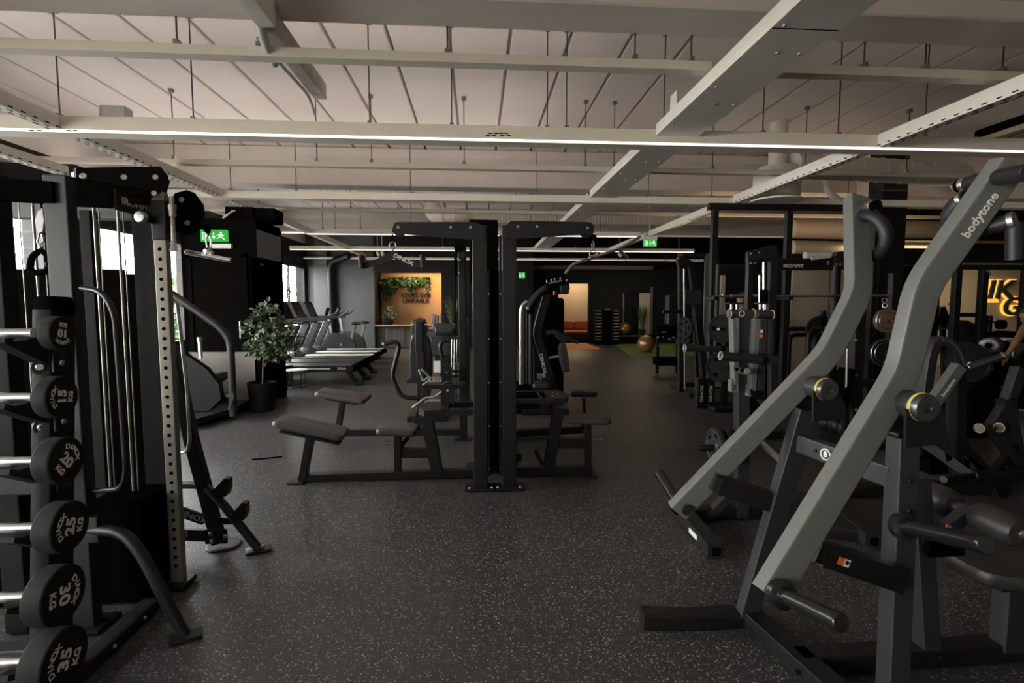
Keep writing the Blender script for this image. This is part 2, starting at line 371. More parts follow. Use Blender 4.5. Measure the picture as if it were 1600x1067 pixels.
# left wall with its window openings
mb = MB(); ZW = 3.4
ys = [Y0]+[v for w in WINS for v in w]+[17.2]
for a, b in zip(ys[0::2], ys[1::2]): mb.box((WX-.15, (a+b)/2, ZW/2), (.3, b-a, ZW), b=0)
for a, b in WINS:
    mb.box((WX-.15, (a+b)/2, WZ0/2), (.3, b-a, WZ0), b=0); mb.box((WX-.15, (a+b)/2, (WZ1+ZW)/2), (.3, b-a, ZW-WZ1), b=0)
struct('wall_left', mb, M_WALLB)
struct('trim_1', MB().box((WX-.15, 6.6, (ZW+ZC)/2+.02), (.3, 21.2, ZC-ZW+.04), b=0), M_CEIL)
for i, (a, b) in enumerate(WINS):
    fr = MB(); fw = .06
    fr.box((WX-.05, (a+b)/2, WZ0+fw/2), (.08, b-a, fw)); fr.box((WX-.05, (a+b)/2, WZ1-fw/2), (.08, b-a, fw))
    n = max(2, round((b-a)/1.45)); gl = MB()
    for k in range(n+1):
        y = a+fw/2+(b-a-fw)*k/n; fr.box((WX-.05, y, (WZ0+WZ1)/2), (.08, fw, WZ1-WZ0-2*fw+.002))
        if k < n: gl.box((WX-.05, y+(b-a-fw)/n/2, (WZ0+WZ1)/2), (.008, (b-a-fw)/n-fw, WZ1-WZ0-2*fw), b=0)
    w = struct('window_%d' % (i+1), fr, M_BOOT); gl.build('window_pane', M_GLASS if i < 4 else M_TINT, w)
    if i == 4:
        t = MB(); text(t, 'KUNTOSALI', .34, (WX-.062, 15.4, at(470, 459, 15.4).z), (0, -1, 0), (0, 0, 1), .002, .004, 1.1)
        # faded orange-red film letters on the glass
        tag(t.build('window_lettering', M_RED, w), 'orange-red film lettering on the glass')
    struct('trim_%d' % (i+2), MB().box((WX+.02, (a+b)/2, WZ0-.02), (.16, b-a+.1, .04)), M_BLACKM)
# back walls: left part with the reception niche, right part farther off
YB = 17.2
nx0, nx1 = at(585, 500, YB).x, at(690, 500, YB).x
nz1 = at(640, 426, YB).z
XM = 1.9
mb = MB(); mb.box(((WX+nx0)/2-.15, YB+.1, 2), (nx0-WX+.3, .2, 4), b=0)
struct('wall_back', mb, M_WALLG)
mb = MB(); mb.box(((nx1+XM)/2, YB+.1, 2), (XM-nx1, .2, 4), b=0); mb.box(((nx0+nx1)/2, YB+.1, (nz1+4)/2), (nx1-nx0, .2, 4-nz1), b=0)
mb.box((XM-.1, 18.2, 2), (.2, 2.0, 4), b=0)
struct('wall_front_of_lounge', mb, M_WALLB)
mb = MB(); mb.box(((nx0+nx1)/2+.2, YB+1.35, 2), (nx1-nx0+1.2, .1, 4), b=0)
struct('wall_reception', mb, M_WALLOR)
mb = MB(); mb.box((nx0-.05, YB+.75, 2), (.1, 1.1, 4), b=0); mb.box((nx1+.45, YB+.75, 2), (.1, 1.1, 4), b=0)
struct('wall_niche', mb, M_WALLB)
struct('ceiling_niche', MB().box(((nx0+nx1)/2+.2, YB+.75, 2.86), (nx1-nx0+1.2, 1.1, .08), b=0), M_BLACKM)
# right back wall with the lounge doorway
YR = 18.9
dx0, dx1 = at(872, 480, YR).x, at(920, 480, YR).x; dz = at(900, 443, YR).z
mb = MB()
mb.box(((XM+dx0)/2, YR+.1, 2), (dx0-XM, .2, 4), b=0); mb.box(((dx1+XR)/2, YR+.1, 2), (XR-dx1, .2, 4), b=0); mb.box(((dx0+dx1)/2, YR+.1, (dz+4)/2), (dx1-dx0, .2, 4-dz), b=0)
struct('wall_back_right', mb, M_WALLB)
struct('wall_lounge', MB().box((4.2, 21.1, 1.6), (5, .1, 3.2), b=0).box((1.8, 20.05, 1.6), (.1, 2, 3.2), b=0).box((6.4, 20.05, 1.6), (.1, 2, 3.2), b=0).box((4.1, 20.05, 3.15), (4.7, 2, .1), b=0), M_WALLBEI)
struct('floor_lounge', MB().box((4.1, 20.1, -.03), (4.6, 2.1, .06), b=0), M_WOODTOP)
z0, z1 = at(900, 420.5, 18.3).z, at(900, 415, 18.3).z
struct('trim_soffit', MB().box(((at(830, 418, 18.3).x+at(1020, 418, 18.3).x)/2, 18.5, (z0+z1)/2), (at(1020, 418, 18.3).x-at(830, 418, 18.3).x, .5, z1-z0), b=0), M_SOFFIT)
struct('wall_behind', MB().box(((WX+XR)/2, Y0-.1, 2), (XR-WX+.6, .2, 4.1), b=0), M_WALLW)
struct('wall_right', MB().box((XR+.1, 8.4, 2), (.2, 25, 4.1), b=0), M_WALLB)
# low partition on the right: black with beige panels
PY = 8.7
px0 = at(1106, 500, PY).x; pz = at(1200, 396, PY).z
struct('wall_partition', MB().box(((px0+8.15)/2, PY+.08, pz/2), (8.15-px0, .16, pz), b=0), M_WALLB)
def panel(x0, x1, y0, z0=None, zt=None, name='trim_panel', m=None, Yp=PY-.02):
    a, b = at(x0, y0, Yp), at(x1, y0, Yp); zt_ = a.z; zb = z0 if z0 is not None else .03
    return struct(name, MB().box(((a.x+b.x)/2, Yp, (zt_+zb)/2), (b.x-a.x, .04, zt_-zb), b=.003), m or M_WALLBEI)
panel(1238, 1338, 421)
panel(1113, 1140, 596, name='trim_panel_low')
panel(1205, 1226, 590, name='trim_panel_mid')
panel(1126, 1133, 430, z0=at(1130, 520, PY).z, name='trim_panel_strip')
# far right wall, beige, with the lit sign
FY = 11.6
struct('wall_sign', MB().box((12.2, FY+.08, 1.2), (7.0, .16, 2.4), b=0), M_WALLBEI)
struct('wall_sign_upper', MB().box((12.2, FY+.08, 3.2), (7.0, .16, 1.6), b=0), M_WALLB)
# round columns and square pier
cx = at(1386, 500, 7.5).x
struct('column_1', MB().box((cx, 7.62, ZC/2), (.40, .30, ZC), b=.01), M_WALLB)
c2 = at(502, 470, 16.9)
struct('column_2', MB().box((at(503, 460, 17.0).x, 17.05, ZC/2), (.42, .3, ZC), b=.01), M_WALLG)
# entrance booth that juts from the left wall
bx0, bx1 = at(288, 500, 7.45).x, at(405, 500, 7.45).x
by1 = 8.35; bz = at(405, 347, 7.45).z
mb = MB()
mb.box(((bx0+bx1)/2, 7.50, (bz+.82)/2), (bx1-bx0, .1, bz-.82), b=0)      # front
mb.box((bx0+.04, 7.9, bz/2), (.08, .9, bz), b=0)
mb.box((bx1-.5, by1+.02, bz/2), (1.0, .06, bz), b=0)                      # back of the recess
mb.box(((bx0+bx1)/2, 7.9, bz+.02), (bx1-bx0, .9, .05), b=0)
mb.box((bx1-.04, 7.49, (bz-.5)/2), (.08, .08, bz-.5), b=0); mb.box((bx1-.04, by1-.04, bz/2), (.08, .08, bz), b=0)
struct('wall_booth', mb, M_BLACKM)
struct('trim_booth_base', MB().box(((bx0+bx1)/2, 7.50, .41), (bx1-bx0-.09, .1, .82), b=0), mat('grey_beige_board', (.13, .115, .10), .7))
zt, zb = at(405, 358, 7.45).z, at(405, 402, 7.45).z
struct('trim_booth_header', MB().box((bx1-.015, (7.45+by1)/2, (zt+zb)/2), (.05, by1-7.45-.02, zt-zb), b=.006), M_WALLG)
d = MB(); X0, X1 = at(296, 500, 7.43).x, at(389, 500, 7.43).x; zd = at(340, 396, 7.43).z
for a, b in ((X0, X0+.06), (X1-.06, X1)): d.box(((a+b)/2, 7.44, zd/2+.41), (.06, .05, zd-.82))
d.box(((X0+X1)/2, 7.44, zd-.03), (X1-X0, .05, .06))
do = struct('door_1', d, M_BLACKM)
MB().box(((X0+X1)/2, 7.445, (zd+.82)/2-.03), (X1-X0-.12, .03, zd-.82-.06)).build('door_leaf', mat('dark_brown_door', (.0032, .0027, .0023), .9, spec=0), do)
MB().tube([(X1-.1, 7.43, 1.0), (X1-.1, 7.38, 1.0), (X1-.1, 7.38, 1.25), (X1-.1, 7.43, 1.25)], .01, 8, .02).build('door_handle', M_STEEL, do)
# boxes on the booth roof
for px0_, px1_, yt, yb, nm in ((360, 404, 326, 352, 'left'), (405, 437, 328, 358, 'right')):
    a, b = at(px0_, yt, 7.9), at(px1_, yb, 7.9)
    solo('equipment_box', MB().box(((a.x+b.x)/2, 7.9, (a.z+bz+.045)/2), (b.x-a.x, .35, a.z-bz-.045), b=.01), M_BLACKM,
         'black box on the booth roof, %s' % ('the nearer one with white cables running from it' if nm == 'left' else 'the one over the open side'), 'box', 'black boxes on the booth roof')
cb = MB()
for k in range(4): cb.tube([at(362+k*2, 329, 7.7), at(355-k*3, 338, 7.6), at(330+k*7, 352, 7.5)], .007, 6, .1)
solo('cable_bundle', cb, M_CABLE, 'white cables trailing from the box on the booth roof', 'cable')
tb = thing('tube_lamp', 'white tube lamp under the booth header in the dark recess', 'lamp', (bx1-.3, 7.9, zb-.1))
MB().bar((bx1-.25, 7.6, zb-.05), (bx1-.25, 8.25, zb-.05), .05, .04).build('lamp_housing', M_PLASTW, tb)
MB().cyl((bx1-.25, 7.62, zb-.13), (bx1-.25, 7.95, zb-.13), .05, 14, .01).build('lamp_canister', M_PLASTW, tb)
# rainwater pipe by the far window
solo('wall_pipe', MB().tube([(at(516, 450, 16.9).x, 16.95, 0.02), (at(516, 450, 16.9).x, 16.95, 2.6), (at(519, 405, 16.9).x, 16.9, 2.85), (at(545, 398, 16.7).x, 16.7, 3.0)], .11, 14, .15), M_BLACK, 'black vertical pipe on the dark wall beside the far window', 'pipe')
# floor finishes at the back
tp = [g(958, 537.5), g(1105, 537.5), g(1105, 556), g(988, 556)]
struct('floor_turf', MB().prism([(p.x, p.y, .008) for p in tp], (0, 0, 1), .016), M_TURF)
tp = [g(868, 536.5), g(915, 536.5), g(940, 546), g(868, 546)]
solo('floor_mat', MB().prism([(p.x, p.y, .006) for p in tp], (0, 0, 1), .012), M_MATOR, 'orange mat on the floor before the lit doorway', 'mat')
# outside the left windows
struct('ground_outside', MB().box((-15.7, 10, -.3), (20, 60, .1), b=0), M_GROUND)
# ================================================================== rails, trays and ducts under the ceiling
def rail(name, label, Y, zb, x0, x1, w, h, led=None, rods=(), cat='light', group=None, m=None):
    r = thing(name, label, cat, ((x0+x1)/2, Y+w/2, zb), 0, group)
    yc = Y+w/2
    MB().bar((x0, yc, zb+h/2), (x1, yc, zb+h/2), w, h, b=.008).build('rail_body', m or M_RAIL, r)
    if led: MB().bar((x0+.02, Y+.008, zb+.004), (x1-.02, Y+.008, zb+.004), .022, .018, b=.003).build('led_strip', led, r)
    for px in rods:
        x = at(px, 200, yc).x
        mb = MB(); mb.tube([(x, yc, zb+h-.005), (x, yc, ZC+.005)], .006, 6)
        rd = mb.build('hanger_rod', M_DSTEEL, r)
        MB().box((x, yc, zb+h+.02), (.035, .05, .045), b=.005).build('rod_clip', M_GALV, rd); MB().box((x, yc, ZC-.02), (.05, .05, .04), b=.005).build('ceiling_clip', M_GALV, rd)
    return r
G_R = 'light rails across the ceiling'
r1 = rail('light_rail', 'long cream light rail with a glowing strip, the nearest lit one across the ceiling', 4.66, ZM, WX+.02, 9.5, .20, .13, M_LED, (95, 303, 578, 706, 855, 885, 1037, 1192, 1310, 1445), group=G_R)
sl = MB()
for (px, py) in ((765, 208), (775, 208), (783, 208), (791, 208), (762, 212), (772, 212), (785, 212), (795, 212), (50, 204), (62, 204), (108, 204), (118, 204)):
    p = at(px, py, 4.655); sl.box(p, (.035, .012, .008), b=.002)
sl.build('slot_marks', M_BLACKM, r1)
rail('light_rail', 'cream rail without light crossing just beyond the nearest lit rail and its trays', 7.38, ZM, WX+.02, 9.5, .16, .10, None, (357, 460, 640, 838, 1015, 1115, 1330), group=G_R)
rail('light_rail', 'lit cream rail crossing above the two lat pulldown arms', 11.1, ZM, at(478, 366, 11.1).x, at(1000, 370, 11.1).x, .16, .11, M_LED, (500, 520, 560, 640, 830, 940), group=G_R)
rail('light_rail', 'lit cream rail far back, just in front of the black wall band', 14.3, ZM, at(452, 390, 14.3).x, at(1085, 395, 14.3).x, .16, .10, M_LED, (560, 690, 900), group=G_R)
rail('light_rail', 'thin lit strip low on the far wall above the reception niche', 16.8, at(600, 405, 16.8).z, at(474, 405, 16.8).x, at(1100, 405, 16.8).x, .08, .07, M_LEDDIM, (560, 640, 930), group=G_R)
G_C = 'thin cream channels across the ceiling'
xt = at(1112, 118, 3.6).x
rail('ceiling_channel', 'thin cream channel nearest the camera, running left from the wide tray', 3.6, ZS, WX+.02, xt, .10, .065, None, (283, 410, 700, 990, 1077), 'rail', G_C)
rail('ceiling_channel', 'thin cream channel at upper right, ending at the wide tray', 3.6, ZS, at(1196, 130, 3.6).x, 8.0, .10, .065, None, (1345, 1440, 1560), 'rail', G_C)
rail('ceiling_channel', 'thin cream channel between the two nearest cross rails', 6.36, ZS, WX+.02, at(985, 270, 6.36).x, .10, .06, None, (270, 494, 580, 725, 915, 960), 'rail', G_C)
rail('ceiling_channel', 'thin cream channel passing in front of the drum-shaped air outlet', 6.36, ZS, at(1010, 275, 6.36).x, 9.0, .10, .06, None, (1115, 1260, 1420), 'rail', G_C)
rail('ceiling_channel', 'thin cream channel beyond the second concrete beam', 9.4, ZS, WX+.02, 9.5, .10, .06, None, (400, 545, 620, 1290), 'rail', G_C)
# cable trays that run away from the camera; they stop at each cross rail
def spans(y0, y1):
    cuts = [(4.66, 4.86), (7.38, 7.54), (11.1, 11.26), (14.3, 14.46)]; out = []; y = y0
    for a, b in cuts:
        if a > y and a < y1: out.append((y, a-.002)); y = b+.002
    if y < y1: out.append((y, y1))
    return out
def tray(label, px, py, z, y0, y1, w, h, perf=True, m=None, group='cable trays running to the back'):
    x = g(px, py, z).x
    r = thing('cable_tray', label, 'cable tray', (x, (y0+y1)/2, z), 0, group)
    for a, b in spans(y0, y1): MB().bar((x, a, z+h/2), (x, b, z+h/2), w, h, (0, 0, 1), .004).build('tray_section', m or M_WHITE, r)
    if perf:
        mb = MB(); y = y0+.1
        while y < min(y1, 9):
            mb.box((x-w*.22, y, z), (.012, .05, .004), b=0); mb.box((x+w*.22, y+.05, z), (.012, .05, .004), b=0)
            mb.box((x+(w/2 if px < 745 else -w/2), y+.02, z+.018), (.004, .04, .010), b=0); y += .11
        mb.build('slot_marks', M_BLACKM, r)
    return r, x
tray('narrow perforated white tray at left, passing above the dual pulley tower', 300, 291, ZM+.01, 1.0, 16.5, .10, .12)
tray('short perforated tray at the far left edge, above the black weight housing', 60, 262, ZM-.06, 2.2, 6.0, .10, .10)
tray('narrow perforated white tray at right, crossing above the tall grey levers', 1245, 282, ZM+.01, 1.0, 15.5, .10, .12)
wz = ZM+.07
xl, xr = g(1100, 143, wz).x, g(1194, 135, wz).x
r = thing('cable_tray', 'wide closed white tray running from upper right toward the back', 'cable tray', ((xl+xr)/2, 7, wz), 0, 'cable trays running to the back')
for a, b in spans(-1, 15.2):
    MB().bar(((xl+xr)/2, a, wz+.03), ((xl+xr)/2, b, wz+.03), xr-xl, .06, b=.004).bar((xl, a, wz+.05), (xl, b, wz+.05), .012, .10, b=.002).bar((xr, a, wz+.05), (xr, b, wz+.05), .012, .10, b=.002).build('tray_section', M_WHITE, r)
mb = MB(); y = 2.0
while y < 12:
    for x in (xl+.05, xr-.05, (xl+xr)/2): mb.sphere((x, y+.3*(x > xl+.1), wz), .012, 8, 6)
    y += .8
mb.build('rivets', M_STEEL, r)
mb = MB(); mb.box(((xl+xr)/2, g(1240, 45, wz).y, wz), (xr-xl, .008, .003), b=0); mb.build('joint_line', M_BLACKM, r)
pl = g(1063, 172, wz+.1); MB().box((xl+.02, pl.y, wz+.16), (.012, .14, .15), b=.004).build('hanger_plate', M_WHITE, r)
# trunking at upper left
tx = g(441, 75, 3.2).x
solo('trunking_box', MB().bar((tx, .4, 3.285), (tx, 3.40, 3.285), .105, .17, b=.004), M_WHITE, 'pale box trunking at the top edge, cut off square below the near concrete beam', 'trunking', 'box trunking')
tx2 = g(505, 160, 3.24).x
solo('trunking_box', MB().bar((tx2, 3.44, 3.30), (tx2, 4.62, 3.30), .10, .13, b=.004), mat('bare_board', (.42, .38, .33), .8, 0, .45, 7), 'stained pale box trunking running on from the near beam, ending over the lit rail', 'trunking', 'box trunking')
solo('conduit_pipe', MB().tube([(tx-.06, 3.2, 3.33), (tx-.06, 3.42, 3.30), (tx-.06, 3.5, 3.18), (tx-.09, 3.75, 3.14)], .03, 12, .08), M_PLASTW, 'short white plastic pipe elbow below the cut end of the box trunking', 'pipe')
solo('conduit_cable', MB().tube([(tx2-.14, 3.7, 3.28), (tx2-.10, 4.2, 3.25), (tx2-.06, 4.5, 3.22), (tx2-.05, 4.62, 3.10)], .014, 8, .2), M_CABLE, 'white cable drooping beside the stained trunking', 'cable')
# drum shaped outlet and spiral duct
dp = at(1213, 298, 7.0); R = (at(1246, 298, 7.0).x-at(1180, 298, 7.0).x)/2
zt, zb = at(1213, 262, 7.0).z, at(1213, 309, 7.0).z
dr = thing('air_outlet', 'white drum-shaped air outlet hanging under the spiral duct', 'air outlet', (dp.x, 7.0, zb))
MB().lathe([(R*.9, 0), (R, .02), (R, zt-zb-.12), (R*.96, zt-zb-.05), (R*.8, zt-zb)], (dp.x, 7.0, zb), n=28).build('drum', M_WHITE, dr)
MB().lathe([(R*1.06, -.035), (R*1.1, -.03), (R*1.1, -.01), (R*.9, 0)], (dp.x, 7.0, zb-.02), n=28).build('diffuser_plate', M_WHITE, dr)
MB().tube([(dp.x, 7, zt-.02), (dp.x, 7, ZC+.02)], .12, 14).build('duct_neck', M_DUCT, dr)
a, b = at(1240, 259, 6.9), at(1480, 272, 7.3)
rr = .165
du = thing('spiral_duct', 'grey spiral duct with a round end cap, running right from the drum outlet', 'duct', (a.x, 6.9, a.z))
MB().cyl(a, b, rr, 28).build('duct_pipe', M_DUCT, du)
mb = MB(); dv = (b-a); n = 13
for i in range(n+1): mb.ring(a+dv*(i/n), dv, rr, .008, 28, 6)
mb.build('spiral_seam', M_WHITE, du)
MB().lathe([(rr*1.04, -.02), (rr*1.04, .02)], a, dv, 28).build('end_cap', M_WHITE, du)
e = at(1512, 300, 8.0)
mb = MB().tube([b-dv.normalized()*.05, b+dv.normalized()*.25, e, e+V((.5, .6, -.3))], rr*1.02, 20, .35); mb.build('duct_elbow', M_DUCT, du)
# down-pipe that bends to the right
mb = MB().tube([(at(1292, 275, 8.2).x, 8.2, at(1292, 270, 8.2).z+.55), at(1292, 297, 8.2), at(1320, 322, 8.0), at(1335, 335, 7.9)], .055, 12, .12)
solo('drain_pipe', mb, M_PLASTW, 'pale elbow pipe coming down behind the far grey lever top', 'pipe')
# flat corrugated duct over the centre and round elbow left of it
z1, z2 = at(900, 332, 12.4).z, at(900, 350, 12.4).z
x1, x2 = at(728, 340, 12.4).x, at(1115, 345, 12.4).x
du = thing('flat_duct', 'wide flat ribbed duct across the back of the ceiling, above the two pulldown towers', 'duct', ((x1+x2)/2, 12.7, z2))
MB().box(((x1+x2)/2, 12.7, (z1+z2)/2), (x2-x1, .55, z1-z2), b=.03).build('duct_body', M_DUCT, du)
mb = MB(); x = x1+.06
while x < x2: mb.box((x, 12.415, (z1+z2)/2), (.03, .03, z1-z2-.03), b=.008); x += .075
mb.build('ribs', M_DUCT, du)
p = at(697, 340, 12.2)
el = thing('duct_elbow', 'round white duct elbow at the left end of the ribbed duct', 'duct', p)
MB().tube([p+V((-.35, .3, .25)), p+V((-.2, .0, .02)), p+V((.25, 0, .02)), p+V((.5, .4, .02))], .21, 18, .2).build('elbow_pipe', M_DUCT, el)
MB().ring(p+V((-.08, -.02, .02)), (1, 0, 0), .212, .014).ring(p+V((.2, 0, .02)), (1, 0, 0), .212, .014).build('seam', M_WHITE, el); MB().tube([p+V((0, 0, .22)), V((p.x, p.y, ZC))], .008, 6).build('hanger_rod', M_DSTEEL, el)
# beige ducts far right
M_BEID = mat('beige_duct_paint', (.42, .32, .22), .6)
for (xa, xb, yc, Y, r, lab) in ((1236, 1500, 357, 10.2, .20, 'beige round duct high above the rig, the upper of two at right'), (1236, 1450, 388, 10.6, .17, 'beige round duct just above the black partition at right')):
    a, b = at(xa, yc, Y), at(xb, yc+4, Y)
    mb = MB().cyl(a, b, r, 22, .02)
    d = thing('beige_duct', lab, 'duct', (a+b)/2, 0, 'beige ducts at right'); mb.build('duct_pipe', M_BEID, d)
    for k in (.25, .75): q = a+(b-a)*k; MB().tube([(q.x, q.y, q.z+r-.01), (q.x, q.y, ZC)], .008, 6).build('hanger_rod', M_DSTEEL, d)
# wall mounted white bulkhead and AC unit at right
a = at(1385, 283, 8.0); b = at(1600, 262, 7.0)
struct('trim_bulkhead', MB().box((at(1500, 290, 7.9).x, 8.1, (at(1400, 308, 7.9).z+ZC)/2), (at(1640, 290, 7.9).x-at(1386, 290, 7.9).x, .5, ZC-at(1400, 308, 7.9).z), b=0), M_CONC)
M_BEIE = mat('beige_enamel', (.45, .36, .24), .5)
ac = thing('air_conditioner', 'beige slatted ceiling air unit at the upper right edge', 'air conditioner', at(1560, 215, 5.2))
a, b = at(1512, 232, 5.6), at(1600, 205, 5.0)
c = at(1600, 228, 5.3)
MB().box((a.x+.32, 4.2, a.z+.13), (.62, 2.7, .10), b=.02).build('unit_body', M_BLACKM, ac)
for k in range(4): MB().box((a.x+.05+k*.18, 4.2, a.z+.05), (.115, 2.75, .06), b=.012).build('louvre', M_BEIE, ac)
for yy in (3.2, 5.2): MB().tube([(a.x+.32, yy, a.z+.17), (a.x+.32, yy, ZC)], .008, 6).build('hanger_rod', M_DSTEEL, ac)
# junction boxes / sensors
p = at(182, 187, 4.76); jb = thing('junction_box', 'white plastic junction box on top of the lit rail at left', 'box', (p.x, 4.76, ZM+.13))
MB().box((p.x, 4.76, ZM+.13+.055), (.22, .12, .11), b=.02).build('box_body', M_PLASTW, jb)
mb = MB()
for k in range(4): mb.box((p.x-.06+k*.04, 4.698, ZM+.15+.05*(k % 2)), (.02, .006, .02), b=.002)
mb.build('knockouts', M_RAIL, jb)
# exit signs
def exit_sign(name, label, px, py, Y, w, h, top=None, cap=True):
    p = at(px, py, Y)
    r = thing(name, label, 'exit sign', (p.x, Y, p.z-h/2), 0, 'green exit signs')
    MB().box(p, (w, .035, h), b=.006).build('sign_body', M_EXIT, r)
    if cap: MB().box(p+V((0, .01, h/2+.03)), (w*1.1, .07, .07), b=.01).build('sign_housing', M_PLASTW, r)
    m = MB(); y = Y-.02
    # door, arrow and running figure
    def q(pts): m.prism([(p.x+u*w, y, p.z+v*h) for u, v in pts], (0, 1, 0), .004)
    q([(-.42, -.36), (-.38, -.36), (-.38, .30), (-.42, .30)]); q([(-.38, .24), (-.20, .24), (-.20, .30), (-.38, .30)]); q([(-.33, -.36), (-.20, -.36), (-.20, .18), (-.33, .18)])
    q([(-.02, .28), (.02, .28), (.02, -.05), (-.02, -.05)]); q([(-.07, -.05), (.07, -.05), (0, -.32)])
    m.cyl((p.x+.27*w, y-.002, p.z+.25*h), (p.x+.27*w, y+.002, p.z+.25*h), .09*h, 12)
    q([(.18, .14), (.30, .16), (.33, -.02), (.27, -.08), (.20, -.02)]); q([(.30, .14), (.40, .02), (.37, -.02), (.29, .08)]); q([(.19, .12), (.10, .02), (.13, -.02), (.22, .06)])
    q([(.26, -.06), (.36, -.14), (.42, -.34), (.38, -.35), (.31, -.20), (.22, -.08)]); q([(.22, -.02), (.26, -.10), (.17, -.22), (.08, -.24), (.08, -.20), (.15, -.16)])
    m.build('pictogram', M_EXITW, r)
    return r
exit_sign('exit_sign', 'green exit sign on the black booth front above the dark door', 335, 368.5, 7.42, .36, .165, cap=False)
e = exit_sign('exit_sign', 'green lit exit sign hanging from the right cable tray', 1015.5, 379.5, 10.2, .27, .15)
p = at(1015.5, 366, 10.2); MB().tube([(p.x, 10.22, p.z), (p.x, 10.22, ZC)], .008, 6).build('stem', M_PLASTW, e)
exit_sign('exit_sign', 'small green exit sign far back beside the right pulldown post', 815.5, 430, 17.175, .21, .20, cap=False)
# pale label plate by the exit sign
p = at(347, 384.5, 7.43)
lb = thing('label_plate', 'small pale label plate below the exit sign on the booth', 'lamp', p)
MB().box(p, (at(363, 384, 7.43).x-at(331, 384, 7.43).x, .06, .065), b=.012).build('plate_body', M_PLASTW, lb)
# spot heads on the back rails
for k, (px, py) in enumerate(((590, 397), (597, 397), (968, 399), (1060, 408))):
    p = at(px, py, 15.2); s = thing('spot_lamp', ['white spot lamp left of the pair before the dark back wall', 'white spot lamp right of the pair before the dark back wall', 'white stick lamp hanging near the end of the bent pulldown bar', 'white spot lamp beyond the hanging exit sign'][k], 'lamp', p, 0, 'spot lamps at the back')
    MB().tube([(p.x, 15.2, p.z+.1), (p.x, 15.2, ZC)], .01, 6).build('stem', M_PLASTW, s)
    MB().lathe([(.03, 0), (.05, .02), (.05, .15), (.03, .18)], p+V((.05, -.05, -.05)), V((-.3, .4, .6)), 14).build('lamp_head', M_PLASTW, s)
# added unseen rails for the overhead fill, and added housings for the lamps
for i, y in enumerate((-2.5, .7, 2.3)):
    struct('trim_added_rail_%d' % (i+1), MB().bar((WX+.02, y, ZM+.065), (9.5, y, ZM+.065), .20, .13, b=.008), M_RAIL)
for i, (c, sx, sy) in enumerate((((-1.2, 17.75, 2.815), 2.7, .3), ((4.0, 20.3, 2.72), 1.7, .7), ((5.6, 16.8, 2.82), 1.7, .5), ((9.8, 10.2, 2.77), 4.1, .4))):
    mb = MB().box((c[0], c[1], c[2]+.03), (sx, sy, .04), b=.006)
    for k in (-.4, .4): mb.tube([(c[0]+k*sx, c[1], c[2]+.05), (c[0]+k*sx, c[1], 2.83 if i == 0 else (3.12 if i == 1 else ZC))], .008, 6)
    struct('trim_added_housing_%d' % (i+1), mb, M_BLACK)
struct('trim_added_housing_5', MB().box((6.0, 9.2, 2.37), (4.6, .26, .06), b=.006).tube([(4.2, 9.2, 0), (4.2, 9.2, 2.36)], .03, 8).tube([(7.8, 9.2, 0), (7.8, 9.2, 2.36)], .03, 8), M_BLACK)  # added housing and posts that carry the partition fill
# ================================================================== left foreground: dumbbell rack and dumbbells
RX = -1.675
rk = thing('barbell_rack', 'black upright rack at the left edge holding fixed barbells from 10 to 35 kg', 'rack', (RX, 2.1, 0))
up = MB().path([(RX, 2.03, .05), (RX, 2.16, 1.47)], .085, .14, (0, 1, 0), .03); up.build('upright', M_MATTE, rk)
MB().lathe([(.058, 0), (.062, .01), (.062, .05), (.05, .07)], (RX, 2.16, 1.455), (0, .05, 1), 18).build('post_cap', M_BLACKM, rk)
ft = MB().path([(-1.60, 2.52, .03), (-1.60, 1.35, .03)], .09, .06, b=.02); ft.build('foot', M_MATTE, rk)
bolts(rk, [(-1.553, 2.40, .035), (-1.553, 2.2, .035)], (1, 0, 0), .009)
MB().bar((RX, 2.06, .10), (-2.75, 2.06, .10), .07, .10, b=.008).build('lower_crossbar', M_GREYF, rk)
MB().bar((RX, 2.10, .80), (-2.75, 2.10, .80), .05, .10, b=.008).build('upper_crossbar', M_BOOT, rk)
up2 = MB().path([(-2.75, 2.03, .05), (-2.75, 2.16, 1.47)], .085, .14, (0, 1, 0), .03); up2.build('upright', M_MATTE, rk)
DB = [(10, 1.392, 1.965, .122, .048, 172), (15, 1.161, 1.945, .150, .056, 82), (20, .926, 1.946, .170, .066, -52), (25, .678, 1.944, .185, .075, 75), (30, .443, 1.895, .210, .075, -97), (35, .206, 1.881, .222, .088, 65)]
